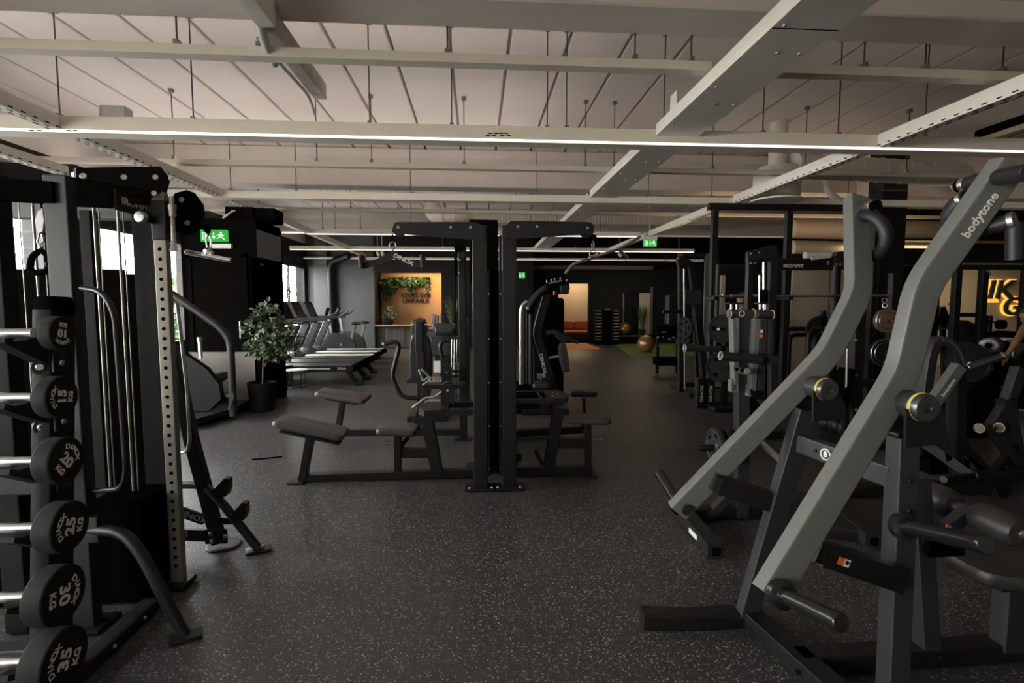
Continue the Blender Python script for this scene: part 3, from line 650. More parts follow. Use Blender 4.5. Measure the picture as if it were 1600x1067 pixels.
for kg, z, y, dia, th, ang in DB:
    for xs, sgn in ((RX, 1), (-2.75, -1)):
        a = MB()
        yb = 2.10+.06*(z/1.4)
        a.prism([(xs, yb-.03, z-.10), (xs, yb-.03, z-.055), (xs, y+.055, z-.015), (xs, y+.03, z-.028), (xs, y-.02, z-.028), (xs, y-.055, z-.012), (xs, y-.062, z-.03), (xs, y-.02, z-.055), (xs, yb-.085, z-.125)], (1, 0, 0), .05)
        br = a.build('saddle', M_MATTE, rk)
        MB().box((xs+.045*sgn, yb-.05, z-.12), (.012, .07, .08), b=.005).build('saddle_lug', M_BLACK, br)
        if sgn > 0: bolts(br, [(xs+.052, yb-.05, z-.125)], (1, 0, 0), .012)
        if sgn > 0:
            MB().lathe([(.030, -.03), (.032, -.02), (.032, .025), (.026, .032)], (xs-.01, yb-.068, z-.135), (.55, -.83, 0), 16).build('lug_disc', M_BLACK, br)
            bolts(br, [(xs+.0075, yb-.095, z-.135)], (.55, -.83, 0), .014)
    d = thing('fixed_barbell', 'fixed barbell with a round black head printed 10 KG, topmost on the rack' if kg == 10 else 'fixed barbell with a round black head printed %d KG on its end' % kg, 'barbell', (-2.2, y, z-dia/2), 0, 'fixed barbells on the rack')
    h = MB(); h.lathe([(.017, -2.86), (.017, -2.68), (.0145, -2.66), (.0165, -2.45), (.017, -2.2), (.0165, -1.95), (.0145, -1.78), (.019, -1.765), (.019, -1.70), (.017, -1.69), (.017, -1.60)], (0, y, z), (1, 0, 0), 20)
    h.build('handle', M_STEEL, d)
    for xf, s in ((-1.5, 1), (-2.93, -1)):
        R = dia/2
        hd = MB().lathe([(R*.85, -th), (R*.96, -th+.004), (R, -th+.012), (R, -.009), (R*.985, -.003), (R*.955, 0), (R*.90, 0), (R*.89, -.0015)], (xf if s > 0 else xf+.0, y, z), (s, 0, 0), 44).build('head', M_MATTE, d)
        if s > 0:
            MB().lathe([(R*.55, -th-.006), (R*.72, -th-.004), (R*.74, -th+.004)], (xf, y, z), (1, 0, 0), 28).build('collar_disc', M_STEEL, hd)
            a = math.radians(ang); U_ = V((0, math.cos(a), math.sin(a))); V_ = V((0, -math.sin(a), math.cos(a)))
            t = MB(); O = V((xf-.002, y, z))
            text(t, str(kg), R*.62, O, U_, V_, .0022, .0020, 1.15)
            text(t, 'KG', R*.36, O-V_*(R*.50), U_, V_, .0022, .0010, 1.1)
            for i, chx in enumerate('DINOX'):
                b = (2-i)*.36; uu = U_*math.cos(b)+V_*math.sin(b); vv = -U_*math.sin(b)+V_*math.cos(b)
                text(t, chx, R*.30, O+vv*(R*.58), uu, vv, .0022, .0005, 1.15)
            tag(t.build('lettering', M_TEXT, hd), 'pale raised lettering on the barbell end')
# ================================================================== dual pulley tower at left
pt = thing('pulley_tower', 'tall black dual pulley tower at left with a perforated steel post and curved leg', 'cable machine', (-1.8, 2.6, 0))
MB().box((-1.815, 2.41, 1.03), (.10, .06, 2.05), b=.008).build('main_post', M_BOOT, pt)
MB().box((-1.815, 2.41, .012), (.20, .16, .014), b=.005).build('foot_plate', M_BLACK, pt)
lp = at(4, 500, 2.36)
MB().box((lp.x-.04, 2.40, 1.03), (.10, .08, 2.05), b=.008).build('left_post', M_MATTE, pt)
# perforated post
PYY = 2.735; PX = at(239, 372, 2.715).x+.031
pp = MB().box((PX, PYY, 1.03), (.062, .044, 2.05), b=.006).build('perforated_post', M_GALV, pt)
hb = MB(); z = .12
while z < 1.80: hb.cyl((PX, PYY-.021, z), (PX, PYY-.0232, z), .0095, 12); z += .05
hb.build('peg_holes', M_BLACKM, pp)
MB().box((PX, PYY, .02), (.12, .12, .03), b=.006).build('foot_block', M_BLACK, pt)
# carriage on the post
zc = at(250, 345, PYY).z
ca = MB().box((PX, PYY, zc), (.070, .054, .20), b=.008).build('carriage', M_BLACK, pt)
kp = at(228, 341, PYY-.06)
MB().cyl((kp.x, PYY-.115, kp.z), (kp.x+.006, PYY-.085, kp.z), .028, 22, .006).build('pull_knob', M_STEEL, ca)
MB().cyl((kp.x+.006, PYY-.088, kp.z), (PX-.03, PYY-.02, kp.z), .022, 12).build('knob_sleeve', M_BLACK, ca)
hx = at(267, 360, PYY).x+.01
MB().cyl((hx, PYY, zc-.10), (hx, PYY, zc+.12), .012, 12).lathe([(.02, 0), (.02, .03), (.024, .04), (.024, .06)], (hx, PYY, zc+.02), n=14).build('hinge_pin', M_STEEL, ca)
MB().lathe([(.022, 0), (.010, .05)], (hx, PYY, zc-.15), n=12).build('cable_cone', M_STEEL, ca)
# top plates
def pxpoly(pts, Y): return [at(x, y, Y) for x, y in pts]
dY = [(118, 262, 2.45), (250, 260, 2.70), (263, 276, 2.73), (257, 297, 2.72), (238, 309, 2.70), (233, 298, 2.69), (118, 277, 2.45)]
tpl = MB(); P = [at(*q) for q in dY]; nn = (P[1]-P[0]).cross(P[6]-P[0]).normalized(); tpl.prism(P, nn, .008)
tpl.build('top_plate', M_BLACK, pt)
bolts(pt, [at(130, 275.5, 2.455)+nn*-.002, at(194, 277, 2.58), at(243, 277, 2.675), at(241, 302, 2.69)], (0.3, -1, 0), .014)
P2 = [p+V((-.05, .10, 0)) for p in P]; MB().prism(P2, nn, .008).build('top_plate', M_BLACK, pt)
MB().prism([at(x, y, Y) for x, y, Y in ((116, 264, 2.47), (236, 296, 2.72), (236, 305, 2.72), (184, 303, 2.62), (177, 326, 2.60), (116, 323, 2.47))], nn, .006).build('inner_plate', M_BLACK, pt)
p0, p1 = at(118, 290, 2.50), at(244, 303, 2.80)
MB().bar(p0, p1, .05, .12, b=.006).build('top_beam', M_BLACK, pt)
P = [at(86, 276, 2.39)+V((-.0, 0, -.07)), at(0, 268, 2.3)+V((-.3, 0, -.06))]
MB().bar(P[0], P[1], .06, .09, b=.006).build('top_beam', M_BLACKM, pt)
MB().bar(V((-2.42, 2.9, 2.0)), V((-1.66, 2.9, 2.0)), .06, .12, b=.006).build('rear_beam', M_BLACK, pt)
# weight housing: black sheets with a gap at the top that shows the windows behind
zh = at(60, 420, 2.85).z
MB().box((-2.73, 2.87, zh/2+.03), (1.72, .04, zh-.06), b=.004).build('weight_housing', M_BLACKM, pt)
zh2 = at(200, 428, 2.84).z
MB().box((-1.755, 2.86, zh2/2+.03), (.20, .04, zh2-.06), b=.004).build('front_shroud', M_BLACKM, pt)
xa, xb = at(205, 400, 2.82).x, at(238, 400, 2.82).x
MB().box(((xa+xb)/2, 2.86, 1.0), (xb-xa, .05, 1.96), b=.004).build('cover_column', M_MATTE, pt)
for a, b in ((128, 145),):
    x0_, x1_ = at(a, 400, 2.84).x, at(b, 400, 2.84).x
    MB().box(((x0_+x1_)/2, 2.86, 1.0), (x1_-x0_, .05, 1.96), b=.004).build('cover_column', M_MATTE, pt)
for px in (147, 154, 184, 192):
    q = at(px, 330, 2.72); MB().cyl((q.x, 2.72, .12), (q.x, 2.72, 2.02), .0065 if px in (147, 184) else .003, 12).build('guide_rod', M_GALV, pt)
MB().box((-1.78, 2.70, .27), (.25, .26, .52), b=.01).build('stack_block', M_BLACKM, pt)
MB().box((-2.30, 2.70, .20), (.60, .26, .38), b=.01).build('stack_block', M_BLACKM, pt)  # added low block that keeps window light off the floor
for px in (18, 40, 55):
    q = at(px, 360, 2.7); MB().cyl((q.x, 2.75, .2), (q.x, 2.75, 2.0), .0065 if px == 40 else .003, 10).build('guide_rod', M_GALV, pt)
# header sign
q0, q1 = atx(186, 309, -1.70), atx(236, 331, -1.70)
hs = MB().box((-1.70, (q0.y+q1.y)/2, (q0.z+q1.z)/2), (.012, (q1.y-q0.y)+.06, .10), b=.003).build('header_sign', M_BLACK, pt)
t = MB(); text(t, 'IRONFIT', .050, (-1.6925, (q0.y+q1.y)/2, (q0.z+q1.z)/2), (0, 1, 0), (0, 0, 1), .001, .0006, 1.2); t.build('lettering', M_TEXT, hs)
# grab handle and stabiliser leg
MB().tube([at(127, 450, 2.40), at(160, 455, 2.35), at(180, 490, 2.33), at(198, 738, 2.33), at(190, 764, 2.36), at(142, 767, 2.42)], .0125, 12, .06).build('grab_handle', M_BLACK, pt)
sl_ = MB().tube([at(142, 827, 2.40), at(192, 830, 2.38), at(222, 865, 2.36), at(289, 996, 2.29)], .026, 14, .10).build('stabiliser_leg', M_BLACK, pt)
q = g(290, 998)
MB().box((q.x, q.y, .012), (.13, .08, .014), (0, 0, .5), b=.006).build('foot_plate', M_BLACK, sl_)
MB().box(at(150, 825, 2.40), (.05, .05, .12), b=.006).build('leg_bracket', M_BLACK, pt)
# second column behind with its own handle and leg
MB().tube([at(262, 466, 3.05), at(276, 470, 3.05), at(292, 600, 3.05), at(297, 690, 3.05), at(292, 706, 3.08), at(270, 710, 3.2)], .010, 10, .06).build('grab_handle', M_STEEL, pt)
sl_ = MB().tube([at(262, 757, 3.25), at(318, 757, 3.18), at(345, 783, 3.14), at(404, 858, 3.10)], .026, 14, .12).build('stabiliser_leg', M_BLACK, pt)
q = g(404, 861); MB().box((q.x, q.y, .010), (.14, .08, .012), (0, 0, .4), b=.005).build('foot_plate', M_BLACK, sl_)
MB().cyl((q.x+.02, q.y, .01), (q.x+.02, q.y, .035), .014, 10).build('bolt', M_STEEL, sl_)
for px, py in ((346, 762), (373, 800)):
    c = at(px, py, 3.12); MB().prism([c+V((-.05, 0, -.02)), c+V((.03, 0, .065)), c+V((.055, 0, .06)), c+V((.055, 0, .0)), c+V((.04, 0, -.04)), c+V((0, 0, -.06))], (0, 1, 0), .05).build('hook', M_BLACK, sl_)
# swivel pulley housing (two dark plates around a wheel) on the carriage
sw = [(268, 312), (274, 302), (292, 297), (304, 301), (318, 320), (320, 335), (315, 350), (309, 360), (297, 367), (284, 366), (275, 360), (270, 345)]
for yy in (2.83, 2.89): MB().prism(pxpoly(sw, yy), (0, 1, 0), .008).build('pulley_plate', M_BLACKM, pt)
MB().cyl(at(300, 335, 2.845), at(300, 335, 2.845)+V((0, .03, 0)), .05, 22, .004).build('pulley_wheel', M_BOOT, pt)
bolts(pt, [at(284, 312.5, 2.825), at(293, 348.5, 2.825)], (0, -1, 0), .014)
cb_ = MB().tube([at(314, 352, 2.86), at(322, 358, 2.86), at(326, 368, 2.86)], .006, 8, .01); cb_.lathe([(.010, 0), (.018, .015), (.018, .035), (.012, .045)], at(326.5, 364, 2.86), (-.45, 0, .9), 14)
cb_.build('cable_stop', M_BLACKM, pt)
# bar on a snap hook
bar = thing('pull_bar', 'short straight chrome bar hanging on a snap hook in front of the exit sign', 'bar', at(325, 395, 2.86))
MB().tube([at(326, 366, 2.86), at(322, 376, 2.86), at(324, 388, 2.86), at(329, 388, 2.86), at(330, 376, 2.86)], .004, 8, .01, False, True).build('snap_hook', M_CHROME, bar)
a, b = at(289, 393.5, 2.86), at(361, 407, 2.86); d_ = (b-a)
MB().cyl(a, b, .013, 16, .004).build('grip', M_CHROME, bar)
MB().lathe([(.012, 0), (.02, .008), (.02, .03), (.01, .04)], (a+b)/2+V((0, 0, .004)), (0, 0, 1), 14).box((a+b)/2+V((0, 0, .012)), (.05, .03, .03), b=.006).build('swivel', M_CHROME, bar)
# white pulley block with snap hook and handle behind the left gap
pb = thing('pulley_block', 'pale pulley block with snap hook in the gap above the black housing', 'pulley', at(65, 345, 2.6))
MB().prism(pxpoly([(57, 345), (62, 330), (69, 328), (71, 345), (69, 362), (62, 366)], 2.6), (0, 1, 0), .02).build('block_plate', M_PLASTW, pb)
MB().cyl(at(74, 350, 2.6)+V((0, .015, 0)), at(74, 350, 2.6)+V((0, .04, 0)), .06, 20, .004).build('pulley_wheel', M_BLACKM, pb)
MB().tube([at(62, 365, 2.6), at(58, 378, 2.6), at(62, 383, 2.6), at(68, 378, 2.6), at(66, 366, 2.6)], .004, 8, .01, False, True).build('snap_hook', M_STEEL, pb)
MB().tube([pxpoly([(65, 325)], 2.6)[0], V((at(65, 325, 2.6).x, 2.6, 2.02))], .004, 6).build('cable', M_BLACKM, pb)
hd = thing('pull_strap', 'black cable handle with steel swivel hanging below the pale pulley block', 'strap', at(64, 410, 2.6))
MB().tube([at(63, 384, 2.6), at(64, 392, 2.6)], .008, 8).build('swivel', M_STEEL, hd)
MB().tube([at(64, 391, 2.6), at(50, 400, 2.6), at(46, 422, 2.6), at(60, 428, 2.6), at(78, 422, 2.6), at(75, 400, 2.6)], .014, 10, .03, False, True).build('strap', M_BLACKM, hd)
# ================================================================== rack behind the tower: leaning leg with hooks and name plates
lr = thing('bar_rack', 'black leaning rack leg with a slanted name plate, just behind the perforated post', 'rack', g(347, 858))
q = g(345, 852)
MB().path([at(268, 540, 3.30), at(300, 690, 3.22), at(343, 848, 3.14)], .07, .07, (0, 1, 0), .01).build('leg', M_BLACK, lr)
MB().lathe([(.09, 0), (.10, .006), (.09, .014)], (q.x+.02, q.y, 0), n=24).build('foot_plate', M_BLACK, lr)
MB().box(at(338, 838, 3.10), (.13, .012, .09), b=.004).build('gusset', M_BLACK, lr)
bolts(lr, [at(329, 834, 3.09), at(331, 846, 3.09), at(352, 838, 3.09)], (0, -1, 0), .012)
a, b = at(262, 792, 3.16), at(319, 812, 3.14)
pl_ = MB().bar(a, b, .02, .062, (0, 0, 1), .003).build('name_plate', M_BLACK, lr)
dd = (b-a).normalized(); t = MB(); text(t, 'DINOX', .048, (a+b)/2+dd*.045+V((0, -.0112, 0)), dd, dd.cross(V((0, 1, 0))), .001, .0012, 1.2); t.build('lettering', M_TEXTG, pl_)
a, b = at(262, 834, 3.14), at(326, 836, 3.12)
pl_ = MB().bar(a, b, .03, .07, (0, 0, 1), .003).build('lower_crossbar', M_BLACK, lr)
t = MB(); text(t, 'CI', .05, at(287, 835, 3.11)+V((0, -.005, 0)), (1, 0, 0), (0, 0, 1), .001, .001, 1.1); t.build('lettering', M_TEXTG, pl_)
MB().bar(at(333, 813, 3.16), at(362, 813, 3.14), .03, .04, b=.004).build('brace', M_BLACK, lr)
# ================================================================== stair climber before the booth
sc = thing('stair_climber', 'dark stair climber with a long curved grey handrail before the booth door', 'exercise machine', g(330, 655))
YS = 6.6
MB().tube([at(262, 455, YS), at(285, 470, YS), at(345, 512, YS), at(360, 532, YS), at(365, 650, YS)], .045, 12, .18).build('handrail', M_BOOT, sc)
MB().tube([at(262, 470, YS+.9), at(300, 480, YS+.9), at(352, 540, YS+.9), at(356, 600, YS+.9)], .03, 10, .15).build('handrail', M_BOOT, sc)
pr = pxpoly([(255, 520), (292, 553), (325, 575), (345, 600), (348, 622), (330, 640), (255, 645)], YS+.1)
MB().prism(pr, (0, 1, 0), .10).build('side_shell', M_MATTE, sc)
pr = pxpoly([(255, 555), (300, 590), (318, 612), (318, 636), (255, 640)], YS+.55)
MB().prism(pr, (0, 1, 0), .7).build('drum_housing', M_BLACKM, sc)
MB().prism(pxpoly([(300, 590), (345, 583), (349, 590), (330, 604), (318, 603)], YS+.4), (0, 1, 0), .5).build('top_step', M_BOOT, sc)
a, b = g(303, 672), g(368, 652); 
MB().prism([V((a.x, a.y, .09)), V((b.x, b.y, .09)), V((b.x-.1, b.y+.9, .09)), V((a.x-1.0, a.y+.9, .09)), V((a.x-1.0, a.y, .09))], (0, 0, 1), .07).build('base_step', M_BOOT, sc)
MB().bar(V((-3.35, YS+.45, .06)), V((-4.3, YS+.45, .06)), .8, .11, b=.02).build('base_frame', M_BLACKM, sc)
MB().prism(pxpoly([(352, 617), (366, 614), (367, 620), (361, 640), (357, 640), (360, 622)], YS-.03), (0, 1, 0), .05).build('side_pad', M_BOOT, sc)
MB().path([at(312, 532, 6.7), at(314, 560, 6.7)], .03, .05, (0, 1, 0), .006).build('console_stem', M_STEEL, sc)
MB().cyl(at(312, 527, 6.7), at(312, 534, 6.7), .03, 12, .005).build('console_knob', M_STEEL, sc)
# ================================================================== potted tree and side tables
def leaves(mb, c, rad, n, ls, rng, droop=.2, shell=.45):
    for _ in range(n):
        while True:
            p = V((rng.uniform(-1, 1), rng.uniform(-1, 1), rng.uniform(-1, 1)))
            if shell < p.length <= 1: break
        q = V(c)+V((p.x*rad[0], p.y*rad[1], p.z*rad[2])); d = (p+V((rng.uniform(-.7, .7), rng.uniform(-.7, .7), rng.uniform(-.7, .5)-droop))).normalized()
        s, w = perp(d); a = rng.uniform(0, 6.28); sd = s*math.cos(a)+w*math.sin(a); l = ls*rng.uniform(.7, 1.25); nn = sd.cross(d)*l*.18
        mb.add([q, q+d*l*.35+sd*l*.36+nn, q+d*l*.75+sd*l*.30+nn, q+d*l, q+d*l*.75-sd*l*.30+nn, q+d*l*.35-sd*l*.36+nn, q+d*l*.5], [[0, 1, 6], [1, 2, 6], [2, 3, 6], [3, 4, 6], [4, 5, 6], [5, 0, 6]])
    return mb
rng = random.Random(3)
YT = 7.0
tr = thing('potted_tree', 'small leafy tree in a black pot beside the entrance booth', 'plant', g(411, 641))
q = g(411, 641); YT = q.y
MB().lathe([(.14, 0), (.15, .01), (.19, .36), (.195, .40), (.175, .40), (.17, .36)], (q.x, q.y, 0), n=28).build('pot', M_POT, tr)
MB().lathe([(.172, .355), (.05, .365)], (q.x, q.y, 0), n=20).build('soil', M_BARK, tr)
tk = MB().tube([(q.x, q.y, .3), at(411, 590, YT), at(412, 560, YT), at(415, 520, YT)], .016, 8, .05).tube([at(412, 575, YT), at(424, 552, YT), at(432, 530, YT)], .010, 8, .03).tube([at(412, 558, YT), at(406, 530, YT), at(402, 500, YT)], .010, 8, .03)
tk.build('trunk', M_BARK, tr)
lf = MB()
for (px, py, rx, rz, n) in ((416, 498, .20, .20, 130), (402, 515, .16, .18, 100), (430, 520, .22, .20, 150), (408, 545, .18, .14, 90), (438, 545, .24, .16, 110), (424, 540, .18, .16, 90), (452, 525, .16, .14, 45), (420, 480, .10, .10, 30)):
    leaves(lf, at(px, py, YT), (rx, rx, rz), n, .075, rng)
lf.build('foliage', M_LEAF, tr)
ts = thing('side_table', 'small round-topped side table with thin black legs, right of the potted tree', 'table', g(462, 612))
def ltable(r, c, R, h, top):
    MB().lathe([(R*.97, h-.02), (R, h-.015), (R, h-.003), (R*.98, h)], c, n=28).build('table_top', top, r)
    for k in range(4):
        a = PI/4+k*PI/2; d = V((math.cos(a), math.sin(a), 0))*R*.85
        MB().tube([V(c)+d, V(c)+d+V((0, 0, h-.02))], .009, 8).build('leg', M_BLACK, r)
    MB().ring(V(c)+V((0, 0, .05)), (0, 0, 1), R*.84, .007, 28).build('leg_ring', M_BLACK, r)
q = g(464, 608); ltable(ts, (q.x, q.y, 0), .19, at(464, 577, q.y).z, M_PLASTW)
ts = thing('side_table', 'taller thin-legged black side table half behind the potted tree', 'table', g(440, 604), 0)
q = g(441, 604); ltable(ts, (q.x, q.y, 0), .19, at(441, 570, q.y).z, M_BLACK)
# shrubs outside the windows
for k, (x, y, z, r, lab) in enumerate(((-9.5, 9.2, 1.5, 1.4, 'green bush outside the left window, seen past the pulley tower'), (-8.6, 14.4, 1.0, 1.3, 'green bush outside the window behind the perforated post'))):
    b = thing('garden_bush', lab, 'bush', (x, y, 0), 0, 'bushes outside')
    MB().tube([(x, y, -.25), (x, y, z)], .06, 8).build('stem', M_BARK, b)
    lf = MB(); leaves(lf, (x, y, z), (r, r, r*.9), 900, .28, rng); lf.build('foliage', M_LEAFB, b)
# dark strip lying on the floor left of the long bench
fc = [g(x, y, .006) for x, y in ((394, 717.5), (408, 717), (424, 715), (441, 713.5))]
solo('floor_strap', MB().sweep(fillet(fc, .1), rrect(.022, .008, .003), (0, 0, 1)), M_BLACKM, 'thin dark strap lying on the floor left of the long bench', 'strap')
# ================================================================== centre: two back-to-back pulldown and row towers
def tower(name, label, side, xc, Yf, px):
    return None
CT = {}
def center(side, label):
    """side -1 = left tower, +1 = right tower"""
    L = side < 0
    xc = .025 if L else .255
    r = thing('pulldown_machine', label, 'cable machine', (xc, 4.3, 0), 0, 'centre cable machines')
    zt = at(750, 352, 4.03).z
    MB().box((xc, 4.06, zt/2), (.112, .09, zt), b=.008).build('front_post', M_BLACK, r)
    MB().box((xc, 4.62, zt/2), (.112, .09, zt), b=.008).build('rear_post', M_BLACK, r)
    for yy in (4.06, 4.62): MB().box((xc, yy, .012), (.26, .16, .016), b=.006).build('foot_plate', M_BLACK, r)
    bolts(r, [(xc-.09, 4.02, .02), (xc+.09, 4.02, .02)], (0, 0, 1), .012)
    # shroud with fold lines and screws
    s = -side
    MB().box((xc+s*.085, 4.34, .93), (.054, .46, 1.66), b=.008).build('weight_shroud', M_BLACKM, r)
    MB().box((xc+s*.068, 4.09, .93), (.02, .06, 1.66), b=.004).build('shroud_edge', M_BLACK, r)
    bolts(r, [(xc+s*.0695, 4.039, z) for z in (.17, .52, .87, 1.22, 1.57)], (0, -1, 0), .007)
    # top arm
    if L: arm = [(612, 362), (616, 349), (620, 347), (742, 347), (752, 352), (757, 362), (757, 376), (733, 374), (616, 365)]
    else: arm = [(788, 362), (790, 353), (799, 345), (921, 347), (928, 352), (928, 364), (918, 366), (812, 373), (788, 372)]
    for yy in (4.0, 4.12): MB().prism([at(x, y, yy) for x, y in arm], (0, 1, 0), .010).build('top_arm', M_BLACK, r)
    bp = [(622, 355), (704, 355), (735, 355)] if L else [(809, 354), (839, 354), (918, 356)]
    bolts(r, [at(x, y, 3.994) for x, y in bp], (0, -1, 0), .011)
    xe = at(614 if L else 926, 362, 4.06).x
    MB().cyl((xe+side*-.05, 4.03, at(620, 359, 4.06).z), (xe+side*-.05, 4.09, at(620, 359, 4.06).z), .05, 20, .004).build('pulley_wheel', M_BOOT, r)
    for px in ((711, 727) if L else ()):
        q = at(px, 374, 4.3); MB().cyl((q.x, 4.3, .7), (q.x, 4.3, q.z+.05), .004, 6).build('cable', M_BLACKM, r)
    return r, xc
rL, xL = center(-1, 'left black pulldown tower in the centre, with the arm and long bench to the left')
rR, xR = center(1, 'right black pulldown tower in the centre, with the arm and seat to the right')
def P4(px, py, Y=4.34): return at(px, py, Y)
def pad(mb, corners, th, r=.03):
    """cushion from 4 top corners (in order); rounded rim"""
    c = [V(p) for p in corners]; n = (c[1]-c[0]).cross(c[3]-c[0]).normalized()
    if n.z < 0: n = -n
    cen = sum(c, V())/4
    pts = []
    for i in range(4):
        a, b, d = c[i-1], c[i], c[(i+1) % 4]; u = (a-b); w = (d-b); ru = min(.05, u.length*.3); rw = min(.05, w.length*.3)
        for t in (0, .25, .5, .75, 1): p0 = b+u.normalized()*ru*(1-t)**2+w.normalized()*rw*t*t; pts.append(p0)
    m = len(pts); lv = [(-th, .86), (-th*.9, .95), (-th*.65, 1.0), (-th*.30, 1.0), (-th*.08, .97), (0, .90)]
    vs = []
    for z, k in lv: vs += [cen+(p-cen)*k+n*z for p in pts]
    # rim inset is metric
    fs = [[i*m+k, i*m+(k+1) % m, (i+1)*m+(k+1) % m, (i+1)*m+k] for i in range(5) for k in range(m)]
    fs += [list(range(m))[::-1]]
    vs += [cen+(p-cen)*.45+n*.008 for p in pts]; fs += [[5*m+k, 5*m+(k+1) % m, 6*m+(k+1) % m, 6*m+k] for k in range(m)]; fs.append([6*m+k for k in range(m)])
    return mb.add(vs, fs)
def pad_px(mb, px, Yn, Yf, th): # near edge left, near edge right at depth Yn; far edge at Yf
    (a, b, c, d) = px
    return pad(mb, [at(*a, Yn), at(*b, Yn), at(*c, Yf), at(*d, Yf)], th)
# --- left station
MB().bar(P4(468, 747), (xL-.05, 4.34, .045), .08, .07, b=.006).build('base_bar', M_BLACK, rL)
q = g(466, 752); MB().box((q.x, 4.34, .01), (.13, .20, .014), b=.005).build('foot_plate', M_BLACK, rL)
MB().bar(P4(474, 745), P4(485, 684), .09, .06, (1, 0, 0), .006).build('bench_post', M_BLACK, rL)
pb_ = MB(); pad_px(pb_, ((424, 657), (537, 681), (547, 667), (447, 645)), 4.18, 4.56, .06); pb_.build('bench_pad', M_VINYLB, rL)
MB().bar(P4(440, 672), P4(532, 692), .10, .02, b=.003).build('pad_plate', M_BLACK, rL)
MB().bar(P4(622, 741), P4(622, 682), .07, .06, (1, 0, 0), .006).build('seat_post', M_BLACK, rL)
MB().bar(P4(622, 707), P4(680, 707), .05, .085, b=.006).build('seat_strut', M_BLACK, rL)
MB().path([P4(684, 742), P4(668, 656), P4(664, 640)], .10, .09, (0, 1, 0), .008).build('footplate_post', M_BLACK, rL)
MB().prism([P4(668, 655), P4(682, 655), P4(697, 634), P4(664, 634)], (0, 1, 0), .10).build('gusset', M_BLACK, rL)
sp = MB(); pad_px(sp, ((586, 671), (650, 674), (656, 661), (594, 660)), 4.22, 4.50, .055); sp.build('seat_pad', M_VINYLB, rL)
MB().tube([P4(638, 683, 4.4), P4(622, 702, 4.34)], .02, 10).build('seat_tube', M_BLACK, rL)
kb = MB().cyl(P4(617, 692), P4(604, 692), .007, 10).cyl(P4(606, 692), P4(603, 692), .012, 12); kb.build('pull_pin', M_STEEL, rL)
# low pulley frame: flat hexagon plate, side rails and a small mast
zf = at(700, 638, 4.34).z
hexp = [(at(653, 640, 4.2).x, 4.24), (at(664, 640, 4.2).x, 4.14), (at(700, 640, 4.2).x, 4.16), (at(700, 640, 4.2).x, 4.52), (at(664, 640, 4.2).x, 4.54), (at(653, 640, 4.2).x, 4.44)]
MB().prism([(x, y, zf) for x, y in hexp], (0, 0, 1), .05).build('footplate_frame', M_BOOT, rL)
for yy in (4.17, 4.51): MB().bar((at(690, 640, 4.2).x, yy, zf), (xL-.05, yy, zf), .03, .05, b=.004).build('side_rail', M_BLACK, rL)
# knurled foot plate
def treadplate(r, Y, px0, px1, py_front, py_back, name='foot_plate_tread'):
    a, b, c, d = at(px0, py_front, Y-.14), at(px1, py_front, Y-.14), at(px1, py_back, Y+.14), at(px0+14, py_back, Y+.14)
    o = MB().prism([a, b, c, d], (b-a).cross(d-a), .006).build(name, M_GALV, r)
    mb = MB(); n = (b-a).cross(d-a).normalized(); n = n if n.z > 0 else -n
    for i in range(7):
        for j in range(4):
            u, v = (i+.5)/7, (j+.5)/4; p = (a*(1-u)+b*u)*(1-v)+(d*(1-u)+c*u)*v+n*.004
            mb.box(p, (.035, .009, .004), (0, 0, .8 if (i+j) % 2 else -.8), b=.001)
    mb.build('tread_ribs', M_GALV, o)
treadplate(rL, 4.62, 655, 690, 636, 624)
def mast(r, Y, px0, px1, py_top, py_bot):
    xm = (px0+px1)/2; hw = (px1-px0)/2
    pts = [at(px0, py_bot, Y), at(px1, py_bot, Y)]+[at(xm+hw*math.cos(a), py_top+hw*1.2-hw*1.2*math.sin(a), Y) for a in [PI*i/10 for i in range(11)]]
    m = MB().prism(pts, (0, 1, 0), .06).build('pulley_mast', M_BLACK, r); bolts(m, [at(xm, py_top+14, Y-.035)], (0, -1, 0), .012)
mast(rL, 4.45, 689, 710, 596, 632)
# V shaped row handles lying on the plate
def vhandle(label, pts, Y):
    t = thing('row_bar', label, 'pull bar', at(*pts[0], Y), 0, 'row bars by the centre tower')
    MB().tube([at(x, y, Y) for x, y in pts], .010, 10, .02).build('handle_rod', M_STEEL, t)
    e0, e1 = at(*pts[0], Y), at(*pts[1], Y); MB().cyl(e0, e0+(e1-e0)*.45, .015, 12, .003).build('grip', M_CHROME, t)
    return t
vhandle('steel row handle lying on the nearer ribbed foot plate', ((645, 637), (664, 622), (680, 620), (690, 612)), 4.42)
vhandle('bent steel row handle propped on the farther ribbed foot plate', ((655, 577), (661, 596), (668, 590), (690, 590)), 5.3)
vhandle('steel handle leaning across the farther foot plate', ((659, 577), (674, 592), (660, 602)), 5.25)
